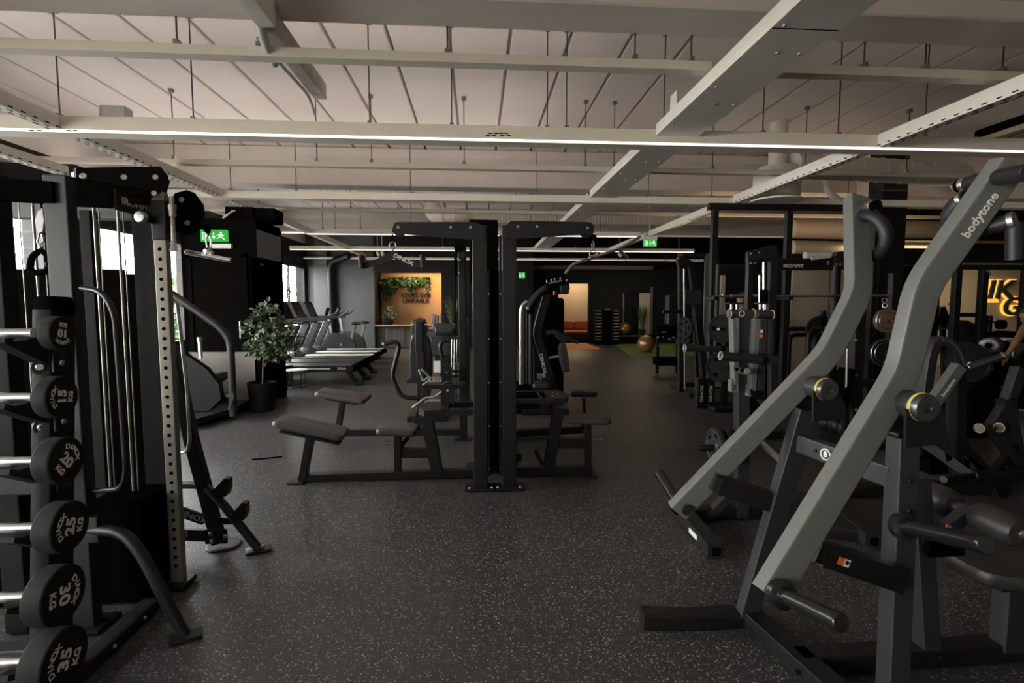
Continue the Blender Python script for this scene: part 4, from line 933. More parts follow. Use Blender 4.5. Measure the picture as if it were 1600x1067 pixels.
# --- lat bar at left (V shaped, with lettering)
lb = thing('lat_bar', 'black V-shaped pulldown bar with pale lettering hanging from the left arm', 'bar', at(614, 400, 4.06))
MB().tube([at(613, 365, 4.06), at(614, 377, 4.06)], .006, 8).build('cable_end', M_BLACKM, lb)
MB().ring(at(613.5, 383, 4.06), (0, 1, 0), .024, .005, 16, 8).ring(at(614, 390, 4.06), (1, 0, 0), .016, .004, 16, 8).build('chain_link', M_STEEL, lb)
bd = MB().prism([at(x, y, 4.06) for x, y in ((608, 395), (614, 390), (620, 397), (640, 408), (660, 409), (660, 417), (636, 417), (616, 404), (590, 414), (568, 420), (566, 412), (588, 405))], (0, 1, 0), .012).build('bar_plate', M_BLACK, lb)
for xx, y0, y1 in ((566, 400, 419), (660.5, 399, 418)):
    a, b = at(xx, y0, 4.06), at(xx+1.5, y1, 4.06); MB().bar(a+V((0, -.06, 0)), b+V((0, -.06, 0)), .03, .035, b=.012).bar(a, b, .03, .14, (0, 1, 0), .012).build('grip', M_RUB, lb)
dd = (at(644, 411, 4.06)-at(618, 399, 4.06)).normalized(); t = MB(); text(t, 'DINOX', .043, at(630.5, 405.5, 4.052)+V((0, 0, 0)), dd, V((0, 1, 0)).cross(dd)*-1, .001, .0018, 1.15)
t.build('lettering', M_TEXT, bd)
# --- right station
def PR(px, py, Y=4.34): return at(px, py, Y)
MB().bar((xR+.05, 4.34, .05), PR(924, 733), .08, .08, b=.006).build('base_bar', M_BLACK, rR)
q = g(922, 742); MB().box((q.x, 4.34, .01), (.10, .20, .014), b=.005).build('foot_plate', M_BLACK, rR)
MB().bar(PR(918, 738), PR(918, 672), .075, .06, (1, 0, 0), .006).build('seat_post', M_BLACK, rR)
MB().box(PR(919, 668), (.05, .05, .08), b=.005).build('seat_tube', M_BOOT, rR)
MB().bar(PR(870, 692), PR(916, 692), .05, .085, b=.006).build('seat_strut', M_BLACK, rR)
MB().path([PR(858, 728), PR(873, 636)], .09, .10, (0, 1, 0), .008).build('footplate_post', M_BLACK, rR)
MB().tube([PR(848, 727, 4.2), PR(836, 703, 4.2)], .018, 12).build('foot_roller', M_BLACK, rR)
sp = MB(); pad_px(sp, ((887, 654), (956, 655), (952, 645), (893, 645)), 4.18, 4.5, .055); sp.build('seat_pad', M_VINYLB, rR)
MB().cyl(PR(924, 686), PR(941, 686.5), .007, 10).cyl(PR(936, 686), PR(942, 686.5), .012, 12).build('pull_pin', M_STEEL, rR)
xq = at(870, 620, 4.2).x; xe = at(891, 620, 4.2).x; zf = at(870, 621, 4.3).z
MB().prism([(xq-.08, 4.12, zf), (xe-.05, 4.14, zf), (xe, 4.28, zf), (xe, 4.42, zf), (xe-.06, 4.54, zf), (xq-.08, 4.54, zf)], (0, 0, 1), .045).build('footplate_frame', M_BOOT, rR)
bolts(rR, [(xq-.05, 4.5, zf+.022), (xq, 4.42, zf+.022), (xq+.02, 4.32, zf+.022), (xq-.03, 4.25, zf+.022)], (0, 0, 1), .010)
for yy in (4.15, 4.52): MB().bar((xR+.05, yy, zf), (xq-.05, yy, zf), .03, .04, b=.004).build('side_rail', M_BLACK, rR)
MB().bar((at(843, 620, 4.3).x, 4.15, zf), (at(843, 620, 4.3).x, 4.52, zf), .02, .03, b=.003).build('cross_rail', M_BLACK, rR)
# bent chrome lat bar at right
lb = thing('lat_bar', 'long bent steel pulldown bar hanging from the right arm on a chain', 'bar', at(926, 400, 4.06))
MB().box(at(926, 369, 4.06), (.06, .03, .02), b=.004).cyl(at(926, 366, 4.06), at(926, 376, 4.06), .012, 10).build('cable_end', M_BLACKM, lb)
MB().ring(at(926.5, 383, 4.06), (1, 0, 0), .035, .004, 16, 8).ring(at(927, 397, 4.06), (0, 1, 0), .03, .004, 16, 8).build('chain_link', M_STEEL, lb)
MB().tube([at(883, 428, 3.98), at(895, 413, 4.0), at(926, 403, 4.06), at(966, 389, 4.12), at(1000, 370, 4.18)], .013, 12, .03).build('bar_rod', M_STEEL, lb)
MB().tube([at(966, 389, 4.12), at(981, 403, 4.16)], .012, 10).build('bar_end', M_STEEL, lb)
MB().cyl(at(920, 404, 4.05), at(934, 399, 4.07), .017, 12, .003).build('centre_sleeve', M_STEEL, lb)
# --- the same kind of station behind (rear pair)
rB = thing('row_machine', 'black low row station behind the left tower, with its own bench farther back', 'cable machine', (.0, 5.6, 0), 0, 'centre cable machines')
def PB(px, py, Y=5.6): return at(px, py, Y)
xb = at(723, 500, 5.6).x; zt = at(723, 384, 5.6).z
MB().box((xb, 5.6, zt/2), (.085, .08, zt), b=.006).build('rear_post', M_BLACK, rB)
MB().cyl((xb-.03, 5.54, zt-.02), (xb-.03, 5.66, zt-.02), .055, 18, .004).build('top_pulley', M_BLACKM, rB)
MB().box((xb, 5.6, .01), (.2, .16, .014), b=.005).build('foot_plate', M_BLACK, rB)
MB().bar(PB(712, 432, 5.5), PB(712, 402, 5.5), .07, .03, (1, 0, 0), .02).build('pulley_block', M_BLACKM, rB); bolts(rB, [PB(718, 406, 5.47), PB(717, 426, 5.47)], (0, -1, 0), .012)
MB().bar(PB(530, 676), PB(722, 674), .08, .07, b=.006).build('base_bar', M_BLACK, rB)
MB().bar(PB(528, 672), PB(536, 625), .08, .06, (1, 0, 0), .006).build('bench_post', M_BLACK, rB)
MB().bar(PB(516, 682), PB(536, 676), .18, .016, b=.004).build('foot_plate', M_BLACK, rB)
pb_ = MB(); pad_px(pb_, ((491, 612), (570, 625), (582, 615), (505, 604)), 5.42, 5.86, .06); pb_.build('bench_pad', M_VINYLB, rB)
MB().bar(PB(510, 622), PB(560, 631), .10, .02, b=.003).build('pad_plate', M_BLACK, rB)
MB().path([PB(648, 674), PB(668, 608)], .09, .08, (0, 1, 0), .008).build('footplate_post', M_BLACK, rB)
zf = at(690, 602, 5.4).z
MB().prism([(at(664, 600, 5.5).x, 5.3, zf), (at(727, 600, 5.5).x, 5.3, zf), (at(727, 600, 5.5).x, 5.8, zf), (at(664, 600, 5.5).x, 5.8, zf)], (0, 0, 1), .04).build('footplate_frame', M_BLACK, rB)
treadplate(rB, 5.62, 668, 692, 598, 589)
mast(rB, 5.5, 690, 706, 568, 597)
for yy in (5.35, 5.75): MB().bar((at(700, 585, 5.5).x, yy, at(700, 585, 5.5).z), (xb, yy, at(700, 585, 5.5).z), .02, .03, b=.003).build('side_rail', M_BLACK, rB)
rC = thing('row_machine', 'black low row station behind the right tower, with a small round-edged stool seat', 'cable machine', (1.2, 5.6, 0), 0, 'centre cable machines')
x0 = at(806, 672, 5.6).x
MB().box((x0-.05, 5.6, 1.05), (.085, .08, 2.1), b=.006).build('rear_post', M_BLACK, rC)
MB().bar((x0-.05, 5.6, .05), PB(916, 670), .08, .08, b=.006).build('base_bar', M_BLACK, rC)
MB().bar(PB(912, 672), PB(912, 648), .07, .06, (1, 0, 0), .006).build('seat_post', M_BLACK, rC)
MB().cyl(PB(912, 648), PB(912, 622), .022, 12).build('seat_tube', M_BOOT, rC)
sp = MB(); pad_px(sp, ((890, 612), (934, 613), (932, 606), (893, 606)), 5.45, 5.8, .06); sp.build('seat_pad', M_VINYL, rC)
MB().bar((x0-.05, 5.6, .04), (x0-.05, 4.75, .04), .08, .07, b=.006).build('link_bar', M_BLACK, rC)
# plates between: dark top box seen above the towers
tb_ = MB().box(((at(733, 350, 5.0).x+at(778, 350, 5.0).x)/2, 5.15, (at(760, 343, 5.0).z+1.7)/2), (at(778, 350, 5.0).x-at(733, 350, 5.0).x, .30, at(760, 343, 5.0).z-1.7), b=.01).build('tower_cap', M_BLACKM, rB)
MB().box((.13, 5.15, .86), (.20, .5, 1.70), b=.01).build('weight_shroud', M_BLACKM, rB)
# ================================================================== machines behind the centre towers
# chest press seen from behind: tall padded back, lever handle
cp = thing('chest_press', 'black chest machine seen from behind, tall padded backrest and curved side lever', 'exercise machine', at(655, 640, 6.8)*1, 0)
cp.location.z = 0; OFF[cp.name] = V(cp.location)
YP = 6.7
bk = MB()
bp_ = [(641, 592), (640, 560), (642, 530), (646, 522), (664, 520), (672, 530), (676, 560), (675, 592)]
def softslab(pts, Y, th):
    mb = MB(); c = sum((at(x, y, Y) for x, y in pts), V())/len(pts); P_ = [at(x, y, Y) for x, y in pts]; m = len(P_)
    vs = []; 
    for dy, k in ((-th/2, .88), (-th*.4, .96), (-th*.2, 1), (th*.2, 1), (th*.4, .96), (th/2, .88)): vs += [c+(p-c)*k+V((0, dy, 0)) for p in P_]
    fs = [[i*m+k, i*m+(k+1) % m, (i+1)*m+(k+1) % m, (i+1)*m+k] for i in range(5) for k in range(m)]+[list(range(m))[::-1], [5*m+k for k in range(m)]]
    return mb.add(vs, fs)
softslab(bp_, YP, .12).build('backrest', M_VINYL, cp)
softslab([(642, 521), (643, 505), (647, 499), (656, 496.5), (664, 498), (667, 505), (668, 519), (660, 523), (649, 523)], YP, .11).build('headrest', M_VINYL, cp)
mb = MB()
for a, b in ((643, 647), (663.5, 667)): mb.bar(at(a, 507, YP-.07), at(b, 507, YP-.07), .01, .02, b=.003)
mb.build('headrest_clip', M_STEEL, cp)
MB().bar(at(655, 502, YP-.10), at(655, 552, YP-.10), .06, .09, (1, 0, 0), .01).build('back_spine', M_BLACK, cp)
MB().bar(at(657, 550, YP-.12), at(659, 640, YP-.12), .08, .10, (1, 0, 0), .01).build('spine_post', M_BOOT, cp)
MB().prism([at(x, y, YP) for x, y in ((637, 592), (650, 584), (665, 584), (665, 596), (638, 596))], (0, 1, 0), .3).build('seat_wing', M_BOOT, cp)
MB().tube([at(600, 538, YP-.2), at(617, 533, YP-.2), at(624, 540, YP-.2), at(620, 556, YP-.2), at(612, 588, YP-.2), at(626, 618, YP-.2), at(640, 622, YP-.2), at(655, 621, YP-.2)], .03, 12, .07).build('lever', M_BLACK, cp)
MB().cyl(at(598, 539, YP-.2), at(601, 537.5, YP-.2), .034, 12).build('lever_cap', M_STEEL, cp)
MB().bar((at(640, 640, YP).x, YP, .04), (at(700, 640, YP).x, YP, .04), .5, .07, b=.01).build('base_frame', M_BLACK, cp)
# leg machine right of it: padded roller bar and curved arm
lm = thing('leg_machine', 'black leg machine with padded rollers and grey upright, left of the centre towers', 'exercise machine', V((at(705, 620, 7.6).x, 7.6, 0)))
Yl = 7.6
MB().cyl(at(677, 513, Yl), at(714, 513, Yl), .075, 16, .02).build('roller_pad', M_VINYL, lm)
MB().cyl(at(680, 517, Yl-.25), at(708, 517, Yl-.25), .07, 16, .02).build('roller_pad', M_VINYL, lm)
MB().cyl(at(671, 514, Yl), at(678, 513, Yl), .03, 12).build('roller_end', M_STEEL, lm)
MB().box(at(695, 540, Yl), (.42, .35, .28), b=.03).build('seat_back', M_VINYL, lm)
MB().tube([at(691, 560, Yl-.3), at(687, 540, Yl-.3), at(692, 532, Yl-.3), at(704, 532, Yl-.3)], .03, 10, .1).build('arm', M_BLACK, lm)
MB().bar(at(699, 520, Yl+.1), at(699, 600, Yl+.1), .10, .10, (1, 0, 0), .01).build('post', M_BLACK, lm)
MB().bar(at(680, 560, Yl), at(720, 558, Yl), .10, .14, b=.02).build('carriage', M_BLACK, lm)
MB().bar((at(680, 600, Yl).x, Yl, .05), (at(735, 600, Yl).x, Yl, .05), .6, .09, b=.01).build('base_frame', M_BLACK, lm)
MB().bar(at(695, 560, Yl), (at(695, 560, Yl).x, Yl, .08), .14, .14, (1, 0, 0), .01).build('base_post', M_BLACK, lm)
gx0, gx1 = at(721, 500, Yl-.4).x, at(733, 500, Yl-.4).x
MB().box(((gx0+gx1)/2, Yl-.3, (at(727, 497, Yl-.4).z+.05)/2), (gx1-gx0, .25, at(727, 497, Yl-.4).z-.05), b=.02).build('weight_housing', M_GREYF, lm)
for px in (706, 710, 714): MB().cyl(at(px, 530, Yl-.35), at(px-1, 592, Yl-.35), .008, 8).build('guide_rod', M_STEEL, lm)
# small white notice board on it
p = at(683, 573, Yl-.2)
solo('notice_card', MB().box(p, (.10, .01, .17), b=.002), M_PLASTW, 'small pale instruction card on the machine behind the left tower', 'card')
# selectorised row/pulldown machine right of the right tower
sm = thing('row_press', 'tall black weight machine right of the towers, curved top arm and two angled grips', 'exercise machine', V((at(845, 620, 7.2).x, 7.2, 0)))
Ym = 7.2
MB().box((at(862, 520, Ym).x, Ym+.3, (at(860, 465, Ym).z)/2+.05), (at(880, 500, Ym).x-at(838, 500, Ym).x, .5, at(860, 465, Ym).z-.1), b=.05).build('weight_housing', M_BLACKM, sm)
MB().path([at(868, 618, Ym-.2), at(846, 545, Ym-.2), at(838, 520, Ym-.2), at(852, 470, Ym-.2), at(858, 452, Ym-.2)], .12, .10, (0, 1, 0), .02, .3).build('main_column', M_BLACK, sm)
t = MB(); text(t, 'DINOX', .065, at(848, 568, Ym-.27), V((.22, 0, -.97)), V((.97, 0, .22)), .002, .002, 1.3); t.build('lettering', M_TEXTG, sm)
MB().tube([at(826, 482, Ym-.3), at(834, 468, Ym-.3), at(847, 454, Ym-.3), at(866, 448, Ym-.3), at(880, 446, Ym-.3)], .055, 12, .2).build('top_arm', M_BLACK, sm)
hd_ = MB().box(at(870, 449, Ym-.3), (.30, .3, .12), (0, -.15, 0), b=.02).build('lever_head', M_BLACKM, sm)
MB().box(at(880, 453, Ym-.35), (.12, .25, .12), b=.02).build('counterweight', M_BOOT, sm)
mb = MB()
for px, py in ((855, 438), (862, 436), (867, 434), (876, 433), (886, 436)): mb.cyl(at(px, py+4, Ym-.35), at(px, py, Ym-.35), .012, 8)
mb.build('adjuster_pins', M_DSTEEL, sm)
MB().tube([at(858, 443, Ym-.48), at(878, 439, Ym-.48)], .012, 8).build('adjuster_rod', M_STEEL, sm)
MB().cyl(at(866.5, 455, Ym-.5), at(866.5, 461, Ym-.5), .018, 10).build('red_knob', mat('red_plastic', (.4, .03, .04), .4), sm)
for px, r_ in ((814, .028), (818.5, .02), (823, .02), (829, .035)):
    MB().tube([at(px+10, 471, Ym-.3), at(px+2, 477, Ym-.3), at(px, 488, Ym-.3), at(px, 600, Ym-.3)], r_, 10, .1).build('guide_rod', M_BOOT if px != 814 else M_STEEL, sm)
MB().box((at(820, 590, Ym).x, Ym-.2, .20), (.30, .35, .40), b=.02).build('weight_stack', M_BLACKM, sm)
MB().box(at(828, 486, Ym-.3), (.10, .1, .08), b=.015).build('pivot_block', M_BLACKM, sm); bolts(sm, [at(824.5, 481.5, Ym-.36)], (0, -1, 0), .025)
MB().path([at(884, 533, Ym-.45), at(874, 529, Ym-.45), at(866, 518, Ym-.45), at(854, 520, Ym-.45)], .05, .05, (0, 1, 0), .01, .06).build('grip_arm', M_BOOT, sm)
MB().cyl(at(866, 518, Ym-.5), at(904, 535, Ym-.5), .028, 12, .006).build('grip', M_RUB, sm)
softslab([(873, 540), (878, 535), (883, 537), (887, 560), (889, 580), (880, 581), (875, 565)], Ym-.4, .22).build('chest_pad', M_VINYL, sm)
MB().bar(at(858, 559, Ym-.3), at(874, 556, Ym-.3), .03, .03, b=.004).build('pad_arm', M_STEEL, sm)
sp = MB(); pad_px(sp, ((832, 600), (860, 600), (858, 594), (834, 594)), Ym-.6, Ym-.2, .07); sp.build('seat_pad', M_VINYL, sm)
MB().box((at(846, 600, Ym).x, Ym-.4, .25), (.12, .12, .50), b=.01).build('seat_post', M_BLACK, sm)
MB().box(at(846, 588, Ym-.2), (.12, .01, .08), b=.002).build('instruction_card', mat('cream_card', (.5, .45, .36), .5), sm)
MB().bar((at(812, 640, Ym).x, Ym-.2, .04), (at(880, 640, Ym).x, Ym-.2, .04), .5, .07, b=.01).build('base_frame', M_BLACK, sm)
# ================================================================== right foreground: plate loaded pulldown with two grey levers
pm = thing('plate_pulldown', 'large grey plate-loaded pulldown machine at right with two tall bent levers', 'exercise machine', (1.45, 1.9, 0))
UY = (0, 1, 0)
def yat(px, X): d = ray(px, 700); return X/(d.x/d.y)
# levers
levL = [at(1058, 798, 2.27), at(1294, 553, 2.12), at(1342, 456, 2.14), at(1338, 311, 2.34)]
levR = [at(1200, 929, 1.53), at(1409, 584, 1.66), at(1441, 446, 1.67), at(1574, 259, 1.60)]
LV = []
for pts in (levL, levR): LV.append(MB().path(pts, .098, .062, UY, .010, .06).build('lever', M_GREY, pm))
# lettering on the near lever
d_ = (levR[3]-levR[2]).normalized(); n_ = d_.cross(V((0, 1, 0))).normalized()
o_ = levR[2]+(levR[3]-levR[2])*.595
nf = V((0, -1, 0)); nf = (nf-d_*nf.dot(d_)).normalized(); v_ = nf.cross(d_)
t = MB(); text(t, 'bodytone', .041, o_+nf*.0325, d_, v_, .0012, .0006, 1.0); tag(t.build('lettering', M_TEXT, LV[1]), 'pale lettering on the near lever')
# end caps, horns
def horn(root, a, b, r=.0245, flange=.045, name='weight_horn', m=None):
    a = V(a); b = V(b); L = (b-a).length
    h = MB().lathe([(flange, -.01), (flange, .015), (r*1.1, .02), (r, .03), (r, L*.45), (r*1.02, L*.46), (r*1.02, L-.03), (r*1.08, L-.028), (r*1.08, L-.006), (r*.95, L)], a, b-a, 22).build(name, m or M_DSTEEL, root); return h
HM = mat('dark_chrome', (.045, .045, .045), .25, .85)
horn(LV[1], at(1220, 928, 1.49), at(1315, 974, 1.25), m=HM)
horn(LV[0], at(1062, 790, 2.31), at(1029, 738, 2.60), m=HM)
for l, p in ((LV[0], at(1073, 796, 2.225)), (LV[1], at(1216, 930, 1.49))): MB().cyl(p, p+V((0, -.01, 0)), .026, 18, .003).build('end_bolt', M_BOOT, l)
# pivot bosses
for k, (px, py, Y) in enumerate(((1272, 604, 2.09), (1411, 629, 1.63))):
    c = at(px, py, Y); l = LV[k]
    MB().cyl(c+V((0, .01, 0)), c+V((0, -.065, 0)), .046, 26, .004).build('pivot_boss', M_GREYF, l)
    MB().lathe([(.046, 0), (.048, .003), (.048, .010), (.045, .013)], c+V((0, -.066, 0)), (0, -1, 0), 26).build('pivot_ring', M_YEL, l)
    MB().lathe([(.046, 0), (.046, .012), (.040, .020), (.016, .020), (.014, .012)], c+V((0, -.078, 0)), (0, -1, 0), 26).build('pivot_cap', M_DSTEEL, l)
    g_ = [(-.055, -.01), (-.05, -.135), (.085, -.125), (.09, -.07), (.05, -.01), (.0, .02)]
    for yy in (-.072, .09): MB().prism([c+V((x, yy, z)) for x, z in g_], UY, .010).build('pivot_bracket', M_BLACK, pm)
# posts
pL0, pL1 = at(1166, 957, 2.2), at(1259, 640, 2.12)
MB().path([V((pL0.x, pL0.y, .05)), pL1], .085, .06, UY, .006).build('rear_upright', M_GREYF, pm)
pR1 = at(1411, 680, 1.69); pR0 = at(1394, 1067, 1.63)
dv = (pR0-pR1); pRb = pR1+dv*((pR1.z-.03)/(pR1.z-pR0.z))
MB().path([pRb, pR1], .075, .07, UY, .006).build('front_upright', M_GREYF, pm)
MB().box(pR1+V((0, 0, .012)), (.13, .11, .022), b=.008).build('post_collar', M_BLACK, pm)
bolts(pm, [pR1+(pR0-pR1)*k+V((.005, -.036, 0)) for k in (.17, .29)], (0, -1, 0), .010, M_BLACK)
# crossbar with badge
cA, cB = at(1248, 691, 2.12), at(1395, 745, 1.70)
cb = MB().bar(cA, cB, .05, .078, b=.006).build('crossbar', M_GREYF, pm)
cd = (cB-cA).normalized(); cn = V((0, 0, 1)).cross(cd).normalized(); cn = cn if cn.x < 0 else -cn
bp = cA+(cB-cA)*.385
MB().ring(bp+cn*.026, cn, .022, .003, 28, 6).build('badge_ring', M_TEXT, cb)
t = MB(); text(t, 'B', .032, bp+cn*.0265, cd, V((0, 0, 1)), .001, .001); t.build('badge_letter', M_TEXT, cb)
q = cA+(cB-cA)*.27; MB().cyl(q+cn*.02, q+cn*.030, .008, 12).build('bolt', M_BOOT, cb)
# stop arms
a, b = at(1212, 786, 2.17), at(1122, 755, 2.20)
sa = MB().bar(a, b, .07, .085, b=.006).build('stop_arm', M_BLACK, pm)
MB().bar(b+(b-a).normalized()*-.002, b+(b-a).normalized()*.03, .062, .076, b=.012).build('rubber_stop', M_RUB, sa)
a, b = at(1405, 905, 1.62), at(1282, 862, 1.60)
sa = MB().bar(a, b, .06, .082, b=.006).build('stop_arm', M_BLACK, pm)
MB().bar(b, b+(b-a).normalized()*.03, .054, .074, b=.012).build('rubber_stop', M_RUB, sa)
q = a+(b-a)*.80; dd = (a-b).normalized()
MB().bar(q-dd*.019+V((0, -.0305, .0)), q+dd*.004+V((0, -.0305, 0)), .002, .026, b=0).build('warning_sticker', M_RED, sa)
wh = MB().bar(q+dd*.004+V((0, -.0305, 0)), q+dd*.027+V((0, -.0305, 0)), .002, .026, b=0).build('warning_sticker', M_PLASTW, sa)
MB().box(q+dd*.016+V((0, -.032, .002)), (.012, .001, .012), (0, .7, 0), b=0).build('sticker_mark', M_BLACKM, wh)
# storage horn on the front upright
horn(pm, at(1411, 822, 1.60), at(1541, 851, 1.28), .025, .045, 'storage_horn', HM)
# base
bA = V((1.26, 2.24, .045))
MB().path([at(1163, 962, 2.22)*1+V((0, 0, 0)), at(1080, 968, 2.22), at(1003, 965, 2.24)+V((0, 0, -.0))], .09, .075, (0, 0, 1), .01, .1).build('left_foot', M_BLACK, pm)
MB().bar((1.255, 2.27, .045), (1.375, 1.42, .045), .10, .08, b=.008).build('side_rail', M_BLACK, pm)
MB().bar((1.30, 1.90, .045), (2.9, 1.93, .045), .085, .08, b=.008).build('spine', M_BLACK, pm)
MB().bar((1.37, 1.50, .045), (.90, 1.45, .045), .09, .075, b=.01).build('near_foot', M_BLACK, pm)
MB().cyl((1.31, 1.80, .05)+V((-.055, 0, 0)) if False else V((1.262, 1.84, .045)), V((1.248, 1.84, .045)), .010, 12).build('bolt', M_BLACK, pm)
q = at(1554, 1027, 1.885); MB().box(q, (.062, .003, .022), (0, 0, .02), b=0).build('barcode_sticker', M_PLASTW, pm)
mb = MB()
for k in range(9): mb.box(q+V((-.018+k*.0045, -.0018, .002)), (.0022 if k % 3 else .0036, .001, .013), b=0)
mb.build('barcode_lines', M_BLACKM, pm)
# knee support post and rollers
MB().path([at(1449, 1024, 1.90), at(1432, 745, 1.95)], .075, .065, UY, .006).build('knee_post', M_GREYF, pm)
MB().box(at(1476, 850, 1.86), (.16, .03, .10), b=.01).build('adjuster_plate', M_BLACKM, pm)
kc = at(1513, 799, 1.88)
def rpt(px): Y = yat(px, kc.x); return V((kc.x, Y, kc.z))
for a, b in ((1500, 1440), (1531, 1606)):
    r0, r1 = rpt(a), rpt(b); L = (r1-r0).length; R = .062
    MB().lathe([(.02, 0), (R*.72, .004), (R*.93, .02), (R, .05), (R, L-.05), (R*.93, L-.02), (R*.72, L-.004), (.02, L)], r0, r1-r0, 26).build('knee_roller', M_VINYL, pm)
    MB().lathe([(.012, L-.004), (.016, L+.006), (.008, L+.012)], r0, r1-r0, 14).build('roller_cap', M_STEEL, pm)
MB().cyl(rpt(1498), rpt(1533), .026, 18).build('roller_axle', M_GREYF, pm)
ar = MB().bar(kc, at(1478, 826, 1.88), .05, .045, UY, .006).build('roller_arm', M_GREYF, pm)
MB().box(at(1482, 823, 1.85), (.02, .004, .012), (0, .4, 0), b=0).build('sticker', M_RED, ar)
MB().bar(at(1478, 824, 1.88), at(1446, 850, 1.90), .05, .045, UY, .006).build('roller_arm', M_BLACK, pm)
# seat
zs = at(1519, 884, 1.86).z; xs = at(1519, 884, 1.86).x
mb = MB(); pad(mb, [V((xs, 1.80, zs)), V((xs+.42, 1.66, zs)), V((xs+.42, 2.12, zs)), V((xs, 2.02, zs))], .07); mb.build('seat_pad', M_VINYL, pm)
a = at(1582, 905, 1.90); MB().bar((a.x, 1.90, .06), (a.x, 1.90, zs-.065), .10, .075, UY, .006).build('seat_post', M_GREYF, pm)
MB().box((xs+.2, 1.9, zs-.075), (.26, .2, .012), b=.003).build('seat_plate', M_BLACK, pm)
# grips on the lever tops
Y0_, Y1_ = 2.26, 2.30
MB().tube([at(1345, 338, 2.28), at(1362, 337, 2.20), at(1378, 348, 2.16), at(1386, 368, 2.14), at(1382, 388, 2.16), at(1372, 398, 2.2), at(1350, 400, 2.28)], .028, 14, .05).build('curved_grip', M_RUB, LV[0])
MB().cyl(at(1350, 325, 2.28), at(1366, 321, 2.20), .026, 16, .003).build('grip_collar', M_STEEL, LV[0])
MB().cyl(at(1364, 321.5, 2.205), at(1371, 319.5, 2.17), .022, 14, .004).build('grip_plug', M_BLACKM, LV[0])
MB().cyl(at(1345, 340, 2.28), at(1357, 337, 2.22), .018, 12).build('grip_stub', M_BOOT, LV[0])
MB().cyl(at(1345, 401, 2.29), at(1358, 400, 2.25), .027, 14).build('grip_stub', M_STEEL, LV[0])
MB().cyl(at(1556, 273, 1.60), at(1509, 288, 1.72), .024, 16).build('grip_bar', M_BOOT, LV[1])
MB().cyl(at(1513, 287, 1.71), at(1505, 289, 1.73), .028, 16, .003).build('grip_collar', M_STEEL, LV[1])
MB().cyl(at(1505, 289, 1.73), at(1497, 291, 1.75), .024, 14, .004).build('grip_plug', M_BLACKM, LV[1])
MB().cyl(at(1560, 277, 1.57), at(1610, 268, 1.42), .026, 16, .004).build('grip_bar', M_RUB, LV[1])
MB().tube([at(1512, 308, 1.70), at(1500, 314, 1.73), at(1486, 328, 1.75), at(1482, 348, 1.75), at(1495, 358, 1.70), at(1537, 357, 1.64), at(1580, 346, 1.58)], .027, 14, .05).build('curved_grip', M_RUB, LV[1])
MB().cyl(at(1501, 313, 1.725), at(1508, 310, 1.71), .030, 14, .003).build('grip_collar', M_STEEL, LV[1])
MB().cyl(at(1576, 347, 1.585), at(1587, 344, 1.57), .031, 16, .003).build('grip_collar', M_STEEL, LV[1])
MB().cyl(at(1585, 348, 1.575), at(1585, 406, 1.575), .024, 14).build('grip_drop', M_BOOT, LV[1])
# ================================================================== standing machine behind: pivot pads, horns, plates, platform
vm = thing('standing_press', 'grey standing plate machine just behind the tall levers, with round pivot pads on top', 'exercise machine', (1.85, 3.35, 0))
YV = 3.35
b0 = g(1160, 813)
MB().path([V((b0.x, YV, .02)), at(1160, 492, YV)], .085, .07, UY, .006).build('main_post', M_GREYF, vm)
z = at(1160, 490, YV).z
cbv = MB().box((at(1163, 490, YV).x, YV, z), (at(1181, 490, YV).x-at(1143, 490, YV).x, .09, .052), b=.008).build('top_bar', M_GREYF, vm)
MB().ring(at(1159, 490, YV-.047), (0, 1, 0), .018, .0025, 24, 6).build('badge_ring', M_TEXT, cbv)
for px in (1141, 1178):
    c = at(px, 490, YV-.02)
    l = MB().cyl(c+V((.03, 0, 0)), c+V((-.015, 0, 0)), .031, 22, .004).build('pivot_pad', M_DSTEEL, vm); MB().ring(c+V((-.006, 0, 0)), (1, 0, 0), .031, .0035, 24, 6).build('pivot_ring', M_YEL, l)
c0, c1 = at(1182, 491, YV-.05), at(1206, 492, YV-.05); l = MB().cyl(c0, c1, .03, 22, .003).build('pivot_tube', M_GREYF, vm); MB().ring(c1, c1-c0, .031, .0035, 24, 6).build('pivot_ring', M_YEL, l)
for a, b in ((1136, 1158), (1182, 1202)):
    pa, pb_ = at(a, 474, YV), at(b, 474, YV); MB().box((pa+pb_)/2, (pb_.x-pa.x, .07, .012), b=.003).build('top_plate', M_BOOT, vm)
    MB().cyl(at((a+b)/2-4, 483, YV), at((a+b)/2-4, 475, YV), .01, 10).cyl(at((a+b)/2+4, 483, YV), at((a+b)/2+4, 475, YV), .01, 10).build('spacer_bolts', M_STEEL, vm)
for x0_, y0_, x1_, y1_, w, m in ((1144, 498, 1147, 600, .026, M_GREY), (1181, 498, 1174, 606, .04, M_GREY), (1190, 498, 1186, 620, .05, M_GREYF), (1200, 498, 1199, 590, .035, M_GREYF)):
    MB().path([at(x0_, y0_, YV-.06), at(x1_, y1_, YV-.06)], w, .06, UY, .005).build('swing_arm', m, vm)
MB().prism([at(x, y, YV-.10) for x, y in ((1188, 515), (1192, 515), (1192, 520), (1188, 520))], UY, .003).build('sticker', M_TEXT, vm)
MB().prism([at(x, y, YV-.10) for x, y in ((1187, 522), (1192, 522), (1192, 528), (1187, 528))], UY, .003).build('sticker', M_RED, vm)
